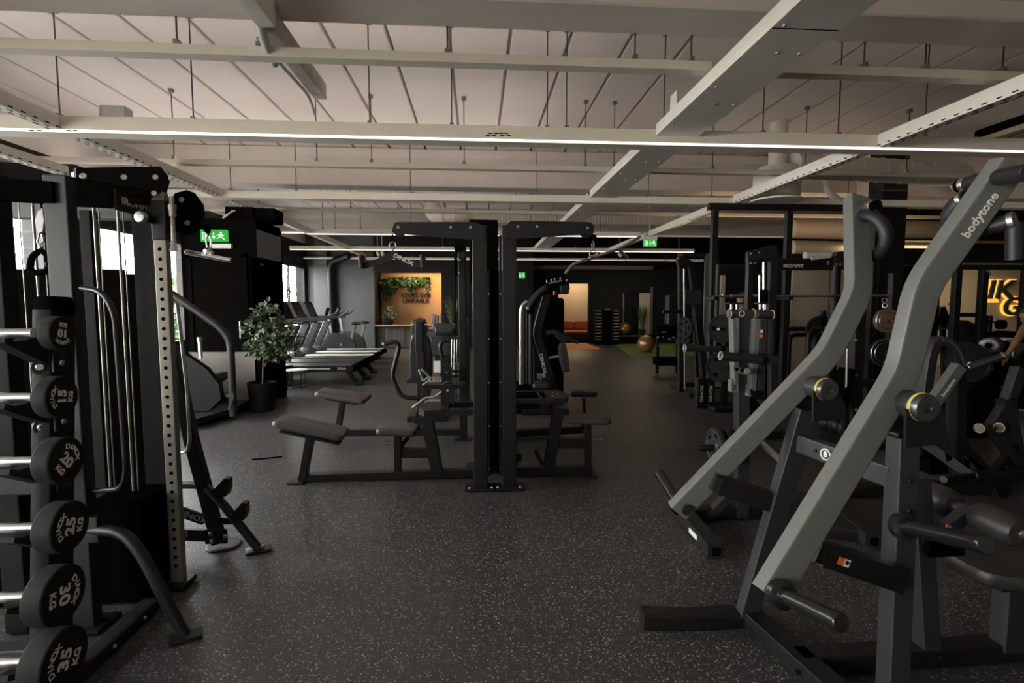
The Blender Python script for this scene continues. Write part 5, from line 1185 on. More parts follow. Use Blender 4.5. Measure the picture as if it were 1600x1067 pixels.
for (ax, ay, bx, by, Y) in ((1131, 546, 1070, 544, YV+.15), (1196, 562, 1126, 556, YV-.2)):
    a, b = at(ax, ay, Y), at(bx, by, Y); MB().cyl(a, b, .030 if Y < YV else .022, 18, .004).build('handle_bar', M_RUB, vm); MB().cyl(a, a+(b-a)*.10, .036 if Y < YV else .028, 18, .004).build('handle_collar', M_BLACKM, vm)
    MB().ring(b, b-a, .024, .006, 18, 6).build('handle_end_ring', M_STEEL, vm)
MB().bar(at(1190, 561, YV-.2), at(1213, 562, YV-.2), .06, .055, b=.006).build('handle_block', M_BOOT, vm)
MB().bar(at(1131, 546, YV+.15), at(1144, 547, YV+.15), .05, .035, b=.006).build('handle_block', M_GREYF, vm)
MB().path([at(1207, 565, YV-.2), at(1207, 632, YV-.2)], .05, .05, UY, .006).build('handle_post', M_BLACK, vm)
lp_ = MB().prism([at(x, y, YV-.12) for x, y in ((1145, 572), (1168, 576), (1171, 580), (1168, 586), (1146, 582))], UY, .02).build('link_plate', M_GALV, vm); bolts(lp_, [at(1151, 577, YV-.135), at(1160, 578.5, YV-.135)], (0, -1, 0), .012, M_BLACKM)
MB().cyl(at(1168, 580, YV-.14), at(1168, 580, YV-.18), .022, 14, .004).build('link_pin', M_DSTEEL, vm)
for px, py in ((1146, 602), (1173, 609)):
    a = at(px, py, YV-.06); MB().path([a+V((-.02, 0, .04)), a+V((-.02, 0, -.035)), a+V((.02, 0, -.035)), a+V((.02, 0, .04))], .012, .05, UY, .002).build('clevis', M_GREY, vm)
MB().cyl(at(1183, 617, YV-.1), at(1183, 617, YV-.14), .03, 18, .005).build('lower_pivot', M_BLACKM, vm)
MB().path([at(1181, 617, YV-.08), at(1203, 640, YV-.08)], .035, .04, UY, .005).build('lower_arm', M_GREYF, vm)
# plate horn at left (plates are things of their own)
a, b = at(1163, 698, YV), at(1091, 700, YV)
MB().cyl(a, b, .024, 18, .004).build('weight_horn', HM, vm)
def plate(label, c, ax, R, th, group, m=None, name='weight_plate', holes=5):
    r = thing(name, label, 'weight plate', V(c)-V((0, 0, R)), 0, group); ax = V(ax).normalized()
    MB().lathe([(.026, -th*.5), (.045, -th*.55), (.05, -th*.35), (R*.80, -th*.30), (R*.84, -th*.5), (R*.97, -th*.5), (R, -th*.35), (R, th*.35), (R*.97, th*.5), (R*.84, th*.5), (R*.80, th*.30), (.05, th*.35), (.045, th*.55), (.026, th*.5)], c, ax, 34).build('disc', m or M_BOOT, r)
    s, w = perp(ax); h = MB()
    for k in range(holes):
        t0 = 2*PI*k/holes
        def pp(rr, t): return V(c)+(s*math.cos(t)+w*math.sin(t))*rr
        pts = [pp(R*.46, t0-.28), pp(R*.72, t0-.24), pp(R*.72, t0+.24), pp(R*.46, t0+.28)]
        if holes: h.prism(pts, ax, th*.66)
    if holes: h.build('grip_openings', M_BLACKM, r)
    return r
for k, px in enumerate((1118, 1134, 1149)):
    c = at(px, 697+k*.3, YV); plate(['grey spoked weight plate, outermost of the three on the standing machine', 'middle of the three weight plates on the standing machine', 'weight plate nearest the post on the standing machine'][k], c, (1, 0, 0), .125, .035, 'plates on the standing machine', M_GREYF if k == 0 else M_BOOT)
horn(vm, at(1188, 690, YV-.05), at(1222, 722, YV-.35), .022, .03, 'weight_horn', M_STEEL)
# feet, base and platform
f0, f1 = g(1066, 797, .05), g(1119, 862, .05)
MB().path([f0, f1], .10, .08, (0, 0, 1), .008).build('left_foot', M_BOOT, vm)
MB().box(f1+(f1-f0).normalized()*.001, (.055, .012, .05), b=.005).build('foot_plug', M_BLACKM, vm)
q = f0+(f1-f0)*.62; q.x -= .052; MB().prism([q+V((0, -.07, -.018)), q+V((0, .07, -.018)), q+V((0, .07, .014)), q+V((0, -.07, .014))], (1, 0, 0), .003).build('foot_sticker', M_PLASTW, vm)
MB().bar(V((1.50, YV+.02, .05)), V((2.40, YV+.02, .05)), .09, .08, b=.008).build('base_bar', M_BLACK, vm)
MB().path([at(1102, 812, YV), at(1150, 762, YV)], .06, .06, UY, .005).build('brace', M_GREYF, vm)
f0, f1 = g(1300, 790, .05), g(1366, 846, .05)
MB().path([f0, f1], .10, .08, (0, 0, 1), .008).build('right_foot', M_BOOT, vm)
MB().box(f1+(f1-f0).normalized()*.001, (.055, .012, .05), b=.005).build('foot_plug', M_BLACKM, vm)
pf = [g(1228, 818, .07), g(1352, 832, .07), g(1322, 790, .07), g(1248, 770, .07)]
MB().prism(pf, (0, 0, 1), .03).build('platform', M_RUB, vm)
MB().prism([V((p.x, p.y, .03)) for p in pf], (0, 0, 1), .055).build('platform_frame', M_BLACK, vm)
# ================================================================== grey machines farther right
cm = thing('chest_machine', 'grey plate machine at right with an arched frame and a lettered slanting arm', 'exercise machine', (3.4, 3.9, 0))
YA = 3.9
MB().path([at(1425, 720, YA), at(1449, 556, YA), at(1456, 536, YA), at(1468, 531, YA), at(1486, 543, YA), at(1494, 570, YA), at(1492, 700, YA)], .075, .12, UY, .008, .10).build('arch_frame', M_GREYF, cm)
MB().path([at(1462, 529, YA), at(1475, 532, YA), at(1490, 546, YA), at(1497, 568, YA)], .03, .13, UY, .01, .08).build('arch_pad', M_VINYLB, cm)
YL = 3.6
a, b = at(1446, 646, YL), at(1498, 572, YL)
la = MB().path([a, b], .085, .07, UY, .008).build('lever', M_GREY, cm)
dl = (b-a).normalized(); t = MB(); text(t, 'bodytone', .036, a+dl*(b-a).length*.56+V((0, -.0365, 0)), dl, V((0, -1, 0)).cross(dl), .001, .0012, 1.1); t.build('lettering', M_TEXT, la)
MB().path([at(1462, 635, YL), at(1478, 718, YL)], .06, .06, UY, .006).build('support_leg', M_GREYF, cm)
MB().path([at(1436, 686, YL), at(1478, 716, YL), at(1512, 740, YL)], .06, .06, UY, .006).build('lower_arm', M_GREY, cm)
MB().path([at(1497, 580, YL+.05), at(1494, 740, YL+.05)], .07, .07, UY, .006).build('post', M_BLACK, cm)
MB().cyl(at(1498, 579, YL), at(1516, 574, YL), .02, 14).build('grip_stub', M_BOOT, cm)
MB().cyl(at(1514, 574.5, YL), at(1566, 556, YL-.1), .030, 16, .004).build('grip', M_RUB, cm)
for p in (at(1515, 574, YL), at(1566, 556, YL-.1)): MB().sphere(p, .030, 12, 8, (1, 1, 1)).build('grip_cap', M_STEEL, cm)
MB().path([at(1500, 690, YA), at(1540, 735, YA-.1), at(1570, 800, YA-.4)], .05, .06, UY, .006).build('diagonal_leg', M_BLACK, cm)
MB().path([at(1590, 690, YA), at(1552, 740, YA-.1)], .05, .06, UY, .006).build('diagonal_leg', M_BLACK, cm)
MB().bar((2.6, YA-.2, .05), (4.2, YA-.2, .05), .10, .09, b=.008).build('base_bar', M_BLACK, cm)
h0, h1 = at(1520, 743, YL), at(1474, 749, YL-.2); horn(cm, h0, h1, .026, .04, 'weight_horn', HM)
MB().box(at(1455, 720, YA), (.35, .35, .12), b=.02).build('seat_base', M_BLACKM, cm)
MB().path([at(1500, 742, YL), at(1600, 742, YL)], .05, .06, (0, 0, 1), .006).build('cross_bar', M_BLACK, cm)
rm = thing('row_machine', 'grey forked machine at the right edge, in front of the person', 'exercise machine', (4.3, 3.9, 0))
YB_ = 3.9
MB().path([at(1592, 574, YB_), at(1574, 630, YB_), at(1547, 672, YB_)], .09, .08, UY, .008, .08).build('lever', M_GREYF, rm)
MB().path([at(1570, 622, YB_), at(1592, 735, YB_)], .10, .08, UY, .008).build('support_leg', M_GREYF, rm)
MB().path([at(1547, 668, YB_-.05), at(1605, 745, YB_-.05)], .07, .07, UY, .006).build('lower_arm', M_BOOT, rm)
for px, py in ((1530, 669), (1561, 668)):
    c = at(px, py, YB_-.1); l = MB().cyl(c, c+V((.05, .02, 0)), .035, 20, .004).build('pivot_pad', M_DSTEEL, rm); MB().ring(c, (1, .4, 0), .035, .004, 22, 6).build('pivot_ring', M_YEL, l)
MB().cyl(at(1600, 540, YB_-.1), at(1583, 556, YB_-.1), .03, 14).build('grip', M_RUB, rm); MB().ring(at(1585, 554, YB_-.12), (.3, -1, 0), .026, .006, 18, 6).build('grip_ring', M_STEEL, rm)
MB().bar((4.3, YB_+.12, .05), (5.2, YB_+.12, .05), .10, .09, b=.008).build('base_bar', M_BLACK, rm)
MB().path([at(1592, 735, YB_), V((at(1592, 735, YB_).x, YB_+.1, .08))], .08, .08, UY, .006).build('foot_post', M_BLACK, rm)
# ================================================================== right middle distance: rig, racks, plates
rg = thing('training_rig', 'tall black post and beam rig standing at the right, reaching up to the ducts', 'rig', (3.8, 7.2, 0))
YG = 7.2
zt = at(1160, 326, YG).z
for px in (1112, 1226): x = at(px, 500, YG).x; MB().box((x, YG, zt/2), (.085, .085, zt), b=.006).build('post', M_BLACK, rg)
xa, xb = at(1112, 326, YG).x, at(1375, 330, YG).x
MB().bar((xa-.05, YG, zt+.02), (xb, YG, zt+.02), .09, .10, b=.006).build('top_beam', M_BLACK, rg)
MB().box((xb-.05, YG, zt/2), (.085, .085, zt), b=.006).build('post', M_BLACK, rg)
z = at(1140, 414, YG).z
MB().bar((xa, YG-.02, z), (at(1168, 414, YG).x, YG-.02, z), .07, .05, b=.005).build('crossbar', M_BOOT, rg)
MB().bar((at(1118, 414, YG).x, YG-.05, .02), (at(1118, 414, YG).x, YG-.05, z), .03, .05, UY, .004).build('edge_post', M_GALV, rg)
a, b = at(1214, 413, YG-.1), at(1306, 413, YG-.1)
ib = MB().bar(a, b, .06, .17, b=.006).build('name_beam', M_BLACK, rg)
t = MB(); text(t, 'IRONFIT', .062, at(1240, 415.5, YG-.135), (1, 0, 0), (0, 0, 1), .001, .0012, 1.3); t.build('lettering', M_TEXT, ib)
bolts(rg, [at(1213, 408, YG-.14), at(1293, 425, YG-.14), at(1294, 412, YG-.14)], (0, -1, 0), .02)
x = at(1302, 500, YG-.1).x; z = at(1302, 400, YG).z
MB().cyl((x, YG-.1, 0.01), (x, YG-.1, z), .07, 18).build('round_post', M_BLACK, rg)
MB().prism([at(xx, yy, YG-.1) for xx, yy in ((1298, 400), (1303, 394), (1345, 391), (1352, 394), (1352, 414), (1300, 416))], UY, .18).build('head_block', M_BOOT, rg)
bolts(rg, [at(1305, 398, YG-.2), at(1307, 413, YG-.2), at(1313, 413, YG-.2), at(1294, 409, YG-.2)], (0, -1, 0), .018)
# pale rolled sheet lying on the name beam
rl = thing('rolled_sheet', 'pale rolled sheet lying on top of the lettered rig beam', 'roll', at(1276, 401, YG-.1))
MB().cyl(at(1257, 399.5, YG-.1), at(1298, 398, YG-.1), .055, 18, .012).build('roll', M_PLASTW, rl); MB().bar(at(1268, 404, YG-.18), at(1298, 400, YG-.18), .02, .05, b=.01).build('flap', M_PLASTW, rl)
# black box on the rig crossbar
p = at(1142, 398, YG); solo('speaker_box', MB().box((p.x, YG+.05, p.z-.005), (at(1163, 400, YG).x-at(1121, 400, YG).x, .3, at(1142, 383, YG).z-at(1142, 411, YG).z), b=.012), M_BLACKM, 'black box standing on the rig crossbar, left of the slanted frame', 'box')
# barbell on the rig
bb = thing('barbell', 'thin steel barbell racked across the rig behind the grey levers', 'barbell', at(1250, 462, 6.9))
YBb = 6.9
MB().cyl(at(1115, 463, YBb), at(1388, 462, YBb), .014, 12).build('bar_shaft', M_STEEL, bb)
MB().cyl(at(1142, 462.5, YBb), at(1190, 462.5, YBb), .026, 14, .004).build('sleeve', M_STEEL, bb)
MB().sphere(at(1130, 461, YBb-.05), .02, 10, 8).build('collar_pin', M_STEEL, bb)
hk = MB(); 
for px in (1226, 1112): hk.box(at(px, 466, YBb+.10), (.07, .3, .05), b=.01)
hk.build('bar_hook', M_BLACK, rg)
# slanted selector frame
sf = thing('lat_machine', 'black square-framed lat machine with two bright guide rods, behind the pivot pads', 'cable machine', V((at(1190, 600, 5.6).x, 5.6, 0)))
YF = 5.6
for px in (1170, 1206):
    x = at(px, 450, YF).x; zt_ = at(px, 402, YF).z; MB().box((x, YF, zt_/2), (.085 if px == 1206 else .06, .07, zt_), b=.006).build('post', M_BOOT if px == 1206 else M_BLACK, sf)
MB().prism([at(xx, yy, YF-.03) for xx, yy in ((1167, 394), (1207, 383), (1212, 386), (1212, 402), (1167, 408))], UY, .06).build('top_plate', M_BOOT, sf)
MB().bar(at(1167, 407, YF), at(1212, 405, YF), .07, .05, b=.006).build('top_beam', M_BOOT, sf)
bolts(sf, [at(1173, 396.5, YF-.065), at(1186, 394.5, YF-.065), at(1173.5, 411, YF-.065), at(1180, 411.5, YF-.065)], (0, -1, 0), .014)
for px, y0, r_ in ((1193.5, 408, .016), (1186.5, 430, .012)): MB().cyl(at(px, y0, YF), at(px-.5, 600, YF), r_, 10).build('guide_rod', M_CHROME, sf)
MB().box(at(1193, 463, YF-.02), (.07, .08, .15), b=.01).build('carriage', M_BLACKM, sf)
MB().box((at(1189, 600, YF).x, YF, .05), (.4, .5, .08), b=.01).build('base_frame', M_BLACK, sf)
MB().box((at(1188, 560, YF).x, YF+.05, .45), (.16, .18, .75), b=.01).build('weight_stack', M_BLACKM, sf)
# left tall machine with plates and lettered pads
hm = thing('hack_machine', 'black angled plate machine left of the rig, with a bright guide rod', 'exercise machine', V((at(1075, 610, 7.9).x, 7.9, 0)))
YH = 7.9
MB().path([at(1064, 612, YH), at(1064, 412, YH)], .09, .08, UY, .006).build('post', M_BLACK, hm)
MB().cyl(at(1070, 608, YH-.1), at(1069, 420, YH-.1), .013, 10).build('guide_rod', M_STEEL, hm)
MB().path([at(1104, 610, YH), at(1080, 414, YH), at(1070, 408, YH), at(1058, 410, YH)], .10, .09, UY, .008, .1).build('slanted_frame', M_BLACK, hm)
MB().path([at(1090, 610, YH+.3), at(1084, 480, YH+.3)], .05, .06, UY, .005).build('brace', M_BOOT, hm)
MB().box(at(1080, 465, YH), (.28, .2, .24), b=.03).build('shoulder_pad', M_VINYL, hm)
MB().tube([at(1036, 487, YH-.1), at(1064, 487, YH-.1)], .03, 12).build('handle', M_BLACK, hm)
MB().box(at(1048, 484, YH+.4), (.14, .2, .48), b=.02).build('back_pad', M_BOOT, hm)
a, b = g(1026, 612), g(1080, 618)
MB().bar(g(1050, 601, .04), g(1081, 618, .04), .07, .06, b=.01).bar(g(1062, 600, .04), g(1108, 600, .04), .08, .07, b=.01).build('base_frame', M_BOOT, hm)
h0 = at(1106, 546, 7.0)
pc = [(1071, 512, .17), (1070, 522, .17)]
for k, (px, py, R) in enumerate(pc):
    plate(['black spoked plate on the left of the angled plate machine, upper of two', 'black spoked plate on the left of the angled plate machine, lower of two'][k], at(px, py, YH-.2+.08*k), (1, .3, 0), R, .04, 'plates on the angled machine', M_MATTE)
# spoked plates beside the rig post
plate('black two-holed plate hanging beside the left rig post, at head height', at(1129, 514, 6.9), (.75, .65, 0), .20, .04, 'plates beside the left rig post', M_MATTE, holes=2)
plate('black spoked plate hung low beside the left rig post, under the handle bars', at(1126, 574, 6.6), (.75, .65, 0), .20, .045, 'plates beside the left rig post', M_MATTE, holes=3)
# plate tree that carries them
ptree = thing('plate_tree', 'black plate tree between the left rig post and the standing machine', 'rack', V((at(1137, 610, 6.9).x, 7.0, 0)))
xx = at(1137, 520, 6.95).x
MB().box((xx, 7.0, .75), (.07, .07, 1.5), b=.006).build('post', M_BLACK, ptree)
for py in (514, 574): q = at(1128, py, 6.9); MB().cyl((xx, 6.98, q.z), (q.x-.08, 6.84, q.z), .02, 12).build('peg', M_DSTEEL, ptree)
MB().box((xx, 7.0, .03), (.5, .5, .05), b=.01).build('base_frame', M_BLACK, ptree)
for k, (px, w) in enumerate(((1094, 13), (1108, 10))):
    Yp = 7.1; x0_, x1_ = at(px-w/2, 610, Yp).x, at(px+w/2, 610, Yp).x; zt_ = at(px, 591, Yp).z
    pd = thing('lettered_block', ['black upright block with vertical pale lettering, left of the pair by the rig', 'black upright block with vertical pale lettering, right of the pair by the rig'][k], 'block', ((x0_+x1_)/2, Yp, 0), 0, 'lettered blocks by the rig')
    MB().box(((x0_+x1_)/2, Yp, zt_/2), (x1_-x0_, .12, zt_), b=.01).build('block_body', M_BLACK, pd)
    t = MB(); text(t, 'DINOX', .06, ((x0_+x1_)/2, Yp-.061, zt_*.5), (0, 0, 1), (-1, 0, 0), .001, .001, 1.2); t.build('lettering', M_TEXT, pd)
# low bench with dumbbells and a flat shelf to the left of it
bn = thing('storage_shelf', 'low black shelf unit with small pale marks, by the turf', 'shelf', V((at(1045, 545, 10.5).x, 10.5, 0)))
Yn = 10.5
x0_, x1_ = at(1024, 530, Yn).x, at(1062, 530, Yn).x; zt_ = at(1040, 509, Yn).z
MB().box(((x0_+x1_)/2, Yn, zt_-.12), (x1_-x0_, .3, .24), b=.02).build('upper_bin', M_BLACKM, bn)
MB().bar((x0_+.05, Yn, .02), (x0_+.05, Yn, zt_-.2), .06, .06, UY, .005).build('leg', M_BLACK, bn); MB().bar((x1_-.05, Yn, .02), (x1_-.05, Yn, zt_-.2), .06, .06, UY, .005).build('leg', M_BLACK, bn)
MB().box(((x0_+x1_)/2, Yn, .28), (x1_-x0_, .3, .16), b=.02).build('lower_bin', M_BLACKM, bn)
mb = MB()
for px, py, w in ((1037, 519, 8), (1028, 527, 5), (1036, 526, 2), (1046, 530, 5), (1052, 527, 4), (1030, 540, 3)): mb.box(at(px, py, Yn-.16), (w*.011, .01, .025), b=.003)
mb.build('pale_marks', M_TEXTG, bn)
# bumper plates on pegs by the square pier
st = thing('plate_storage', 'black plate storage stand in front of the square black pier', 'rack', V((at(1378, 620, 6.4).x, 6.4, 0)))
xs_ = at(1392, 550, 6.5).x
MB().box((xs_, 6.52, .95), (.09, .09, 1.9), b=.006).build('post', M_BLACK, st)
MB().box((xs_, 6.5, .03), (.6, .7, .05), b=.01).build('base_frame', M_BLACK, st)
for k, (px, py, R, m) in enumerate(((1385, 501, .155, M_BRASS), (1380, 551, .18, M_BOOT))):
    c = at(px, py, 6.30)
    MB().cyl(V((c.x, 6.5, c.z)), V((c.x+.03, 6.14, c.z)), .02, 12).build('peg', M_STEEL, st)
    pl = thing('bumper_plate', ['brass-coloured round plate on the upper peg of the storage stand', 'black round plate with a shiny rim on the lower peg'][k], 'weight plate', V(c)-V((0, 0, R)), 0, 'plates on the storage stand')
    MB().lathe([(.026, -.035), (R*.24, -.038), (R*.26, -.022), (R*.70, -.020), (R*.74, -.035), (R*.95, -.035), (R, -.02), (R, .02), (R*.95, .035), (.026, .035)], c, (.15, 1, 0), 36).build('disc', m, pl)
    MB().ring(V(c)+V((0, -.034, 0)), (.15, 1, 0), R*.97, .008, 36, 6).ring(V(c)+V((0, -.036, 0)), (.15, 1, 0), R*.72, .005, 36, 6).build('rim', M_STEEL, pl)
    MB().bar(V(c)+V((0, -.05, 0)), V(c)+V((.15, -.05, 0)), .02, .03, b=.006).build('hub_bar', M_BLACKM, pl)
sh = thing('snap_hook', 'small steel snap hook hanging above the brass-coloured plate', 'hook', at(1382, 472, 6.3))
MB().ring(at(1382, 469, 6.3), (.4, 1, 0), .028, .006, 14, 6).ring(at(1382.5, 477, 6.3), (1, .4, 0), .03, .006, 14, 6).build('hook_body', M_STEEL, sh)
MB().tube([at(1382, 466, 6.3), at(1382, 462.5, 6.5), V((xs_-.03, 6.5, at(1382, 462, 6.4).z))], .006, 6).build('hook_cord', M_BLACKM, sh)
# tube frames and kettlebells near the partition
for k, (px, Y) in enumerate(((1262, 6.8), (1222, 7.4))):
    tf = thing('dip_frame', ['black bent-tube frame in front of the beige panel', 'black bent-tube frame between the slanted selector frame and beige panel'][k], 'frame', V((at(px+12, 600, Y).x, Y, 0)), 0, 'bent tube frames')
    for d0 in (0, 10):
        x0, x1 = at(px+d0, 560, Y+d0*.03), at(px+34, 560, Y+d0*.03); zt_ = at(px, 514+d0*1.1, Y).z
        MB().tube([V((x0.x, x0.y, .02)), V((x0.x, x0.y, zt_)), V((x1.x, x0.y, zt_))] + ([V((x1.x, x0.y, .02))] if k == 0 else []), .035, 12, .12).build('tube_frame', M_BLACK, tf)
pd = plate('black round plate behind the bent-tube frame at the beige panel', at(1284, 516, 7.3), (.3, 1, 0), .22, .05, 'plates at the beige panel', M_BLACK, holes=0)
hp = thing('plate_peg_stand', 'slim black stand holding the round plate at the beige panel', 'rack', V((at(1292, 600, 7.5).x, 7.5, 0)))
xh = at(1289, 516, 7.45).x; MB().box((xh, 7.5, .70), (.06, .06, 1.38), b=.006).build('post', M_BLACK, hp); MB().cyl((xh, 7.5, at(1284, 516, 7.3).z), (at(1284, 516, 7.2).x, 7.2, at(1284, 516, 7.3).z), .02, 10).build('peg', M_STEEL, hp); MB().box((xh, 7.5, .02), (.4, .4, .04), b=.008).build('base_plate', M_BLACK, hp)
bolts(hp, [at(1280, 511, 7.22), at(1281, 522, 7.22)], (0, -1, 0), .025)
# half rack posts right of the far lever
hr = thing('half_rack', 'black upright with a bright rod behind the bend of the far lever', 'rack', V((at(1338, 680, 5.2).x, 5.2, 0)))
YQ = 5.2
MB().path([V((at(1338, 600, YQ).x, YQ, .02)), at(1340, 480, YQ)], .11, .10, UY, .008).build('post', M_BLACK, hr)
bolts(hr, [at(1338, y, YQ-.055) for y in (586, 531, 640)], (0, -1, 0), .016)
MB().cyl(at(1324, 545, YQ-.1), at(1322, 632, YQ-.1), .014, 10).build('guide_rod', M_STEEL, hr)
MB().path([at(1322, 632, YQ-.1), V((at(1322, 650, YQ-.1).x, YQ-.1, .05))], .05, .05, UY, .005).build('rod_post', M_BLACK, hr)
MB().bar((at(1290, 680, YQ).x, YQ-.1, .03), (at(1440, 680, YQ).x, YQ-.1, .03), .4, .06, b=.01).build('base_frame', M_BLACK, hr)
MB().bar(at(1345, 598, YQ), at(1430, 602, YQ), .08, .07, b=.01).build('crossbar', M_BLACK, hr)
MB().prism([at(x, y, YQ) for x, y in ((1300, 628), (1318, 585), (1324, 575), (1318, 620), (1308, 640))], UY, .25).build('seat_shell', M_BLACKM, hr)
KB = [(1290, 657, 4.75), (1306, 662, 4.6), (1322, 668, 4.5), (1334, 652, 4.7)]
for k, (px, py, Y) in enumerate(KB):
    c = g(px, py+14); kb = thing('kettlebell', ['leftmost black kettlebell on the floor behind the grey crossbar', 'second black kettlebell from the left behind the grey crossbar', 'third black kettlebell from the left behind the grey crossbar', 'rightmost black kettlebell on the floor behind the grey crossbar'][k], 'kettlebell', c, 0, 'kettlebells on the floor')
    R = .095; c = V((c.x, c.y, 0))
    MB().lathe([(.06, 0), (R*.85, .02), (R, .08), (R*.9, .14), (R*.5, .18), (.02, .19)], c, n=20).build('bell', M_BLACK, kb)
    MB().tube([c+V((-.05, 0, .16)), c+V((-.055, 0, .24)), c+V((.055, 0, .24)), c+V((.05, 0, .16))], .016, 10, .04).build('handle', M_DSTEEL, kb)
# framed mirror beside the pier
fm = thing('framed_mirror', 'black mirror with a thin pale frame, right of the square pier', 'mirror', V((at(1425, 600, 8.66).x, 8.66, .9)))
x0_, x1_ = at(1404, 450, 8.66).x, at(1470, 450, 8.66).x; z0_, z1_ = at(1404, 545, 8.66).z, at(1404, 414, 8.66).z
OFF[fm.name] = V(fm.location)
MB().box(((x0_+x1_)/2, 8.68, (z0_+z1_)/2), (x1_-x0_, .03, z1_-z0_), b=.003).build('mirror_panel', mat('dark_mirror', (.03, .03, .03), .12, .8), fm)
MB().bar((x0_, 8.665, z0_), (x0_, 8.665, z1_), .03, .05, UY, .004).bar((x0_-.015, 8.665, z1_), (x1_, 8.665, z1_), .05, .05, b=.004).build('mirror_frame', M_GALV, fm)
# power racks at far right
for k, (px0, px1, Y, lab) in enumerate(((1492, 1532, 7.0, 'black power rack in front of the lit lettered wall, nearer one'), (1593, 1450, 8.4, 'black power rack behind, at the right edge'))):
    if k: continue
    pw_ = thing('power_rack', lab, 'rack', V((at(1510, 600, Y).x, Y, 0)))
    zt_ = at(1510, 416, Y).z
    for px in (1491, 1532, 1598):
        x = at(px, 500, Y).x; p_ = MB().box((x, Y, zt_/2), (.095, .085, zt_), b=.006).build('post', M_BLACK, pw_)
        hh = MB(); z = .2
        while z < zt_-.1: hh.cyl((x, Y-.0425, z), (x, Y-.0435, z), .012, 10); z += .10
        hh.build('peg_holes', M_DSTEEL, p_)
    MB().bar((at(1485, 416, Y).x, Y, zt_), (at(1605, 416, Y).x, Y, zt_), .08, .10, b=.006).build('top_beam', M_BLACK, pw_)
    MB().bar((at(1500, 416, Y).x, Y-.045, zt_+.03), (at(1592, 416, Y).x, Y-.045, zt_+.03), .02, .03, b=.004).build('edge_strip', M_GALV, pw_)
    bolts(pw_, [at(1484, 475, Y-.05), at(1543, 424, Y-.05), at(1547, 428, Y-.05)], (0, -1, 0), .02)
    MB().bar((at(1491, 510, Y).x, Y+.02, at(1500, 492, Y).z), (at(1532, 510, Y).x, Y+.02, at(1500, 492, Y).z), .06, .06, b=.006).build('crossbar', M_BLACK, pw_)
    MB().bar((at(1485, 610, Y).x, Y, .04), (at(1605, 610, Y).x, Y, .04), .09, .07, b=.006).build('base_beam', M_BLACK, pw_)
# black shape of a bench inside the rack
ib_ = thing('incline_bench', 'black incline bench inside the power rack before the lit wall', 'bench', V((at(1512, 600, 8.0).x, 8.0, 0)))
MB().prism([at(x, y, 8.0) for x, y in ((1500, 500), (1528, 515), (1530, 560), (1520, 560), (1505, 520))], UY, .28).build('back_pad', M_VINYL, ib_)
MB().box(at(1515, 570, 8.0), (.4, .3, .09), b=.02).build('seat_pad', M_VINYL, ib_)
MB().box((at(1515, 570, 8.0).x, 8.0, .3), (.08, .08, .6), b=.006).build('leg', M_BLACK, ib_); MB().box((at(1515, 570, 8.0).x, 8.0, .03), (.28, .4, .05), b=.01).build('base_frame', M_BLACK, ib_)
# black bar tripod against the beige wall
at_ = thing('folded_stand', 'black A-shaped stand against the beige wall, seen past the near lever', 'stand', V((at(1472, 560, 9.8).x, 9.8, 0)))
for (a, b) in (((1472, 480), (1448, 560)), ((1472, 480), (1473, 560)), ((1472, 480), (1498, 560))):
    q = at(*b, 9.8); MB().path([at(*a, 9.8), V((q.x+(q.x-at(*a, 9.8).x)*.6, 9.8, .01))], .09, .07, UY, .006).build('leg', M_BLACK, at_)
MB().bar(at(1450, 515, 9.75), at(1492, 512, 9.75), .04, .04, b=.005).build('cross_tube', M_STEEL, at_)
# barbell with dark disc, leaning bars
bw = thing('loaded_barbell', 'barbell with a black end plate lying high in front of the lit lettered wall', 'barbell', at(1565, 505, 7.75))
MB().cyl(at(1538, 503, 7.75), at(1566, 504, 7.75), .014, 10).build('bar_shaft', M_BLACK, bw); MB().cyl(at(1558, 507, 7.8), at(1570, 507, 7.7), .165*.4+.01, 22, .008).build('end_plate', M_BLACKM, bw)
st2 = thing('bar_stand', 'slim black stand with upright pegs carrying the barbell at the lit wall', 'rack', V((at(1548, 600, 7.85).x, 7.85, 0)))
for px in (1543.5, 1549): MB().bar((at(px, 500, 7.85).x, 7.85, .02), at(px, 493, 7.85), .03, .03, UY, .004).build('post', M_BLACK, st2)
MB().bar(at(1539, 500.5, 7.85), at(1551, 500.5, 7.85), .02, .02, b=.003).build('crossbar', M_BLACK, st2); MB().box((at(1546, 600, 7.85).x, 7.85, .02), (.3, .4, .04), b=.008).build('base_plate', M_BLACK, st2)
mchn = thing('console_machine', 'black machine with pale curved shell before the lit lettered wall', 'exercise machine', V((at(1562, 600, 7.55).x, 7.55, 0)))
MB().prism([at(x, y, 7.55) for x, y in ((1552, 520), (1575, 517), (1584, 545), (1584, 590), (1550, 590))], UY, .3).build('body', M_BLACKM, mchn)
MB().path([at(1566, 530, 7.33), at(1580, 529, 7.33), at(1590, 540, 7.33)], .04, .12, UY, .01, .1).build('shell', M_DUCT, mchn)
MB().box((at(1566, 590, 7.55).x, 7.55, .35), (.4, .4, .68), b=.02).build('base', M_BLACKM, mchn)
cy = thing('chrome_drum', 'pale shiny round-ended drum beside the forked machine grip', 'drum', at(1548, 545, 5.6))
c0, c1 = at(1545, 540, 5.5), at(1560, 538, 5.9)
MB().lathe([(.04, -.01), (.05, .0), (.085, .002), (.095, .01), (.095, .36), (.085, .37)], c0, c1-c0, 26).build('drum_body', M_DSTEEL, cy); MB().lathe([(.035, -.012), (.045, .002)], c0, c1-c0, 18).build('drum_hub', M_BLACKM, cy)
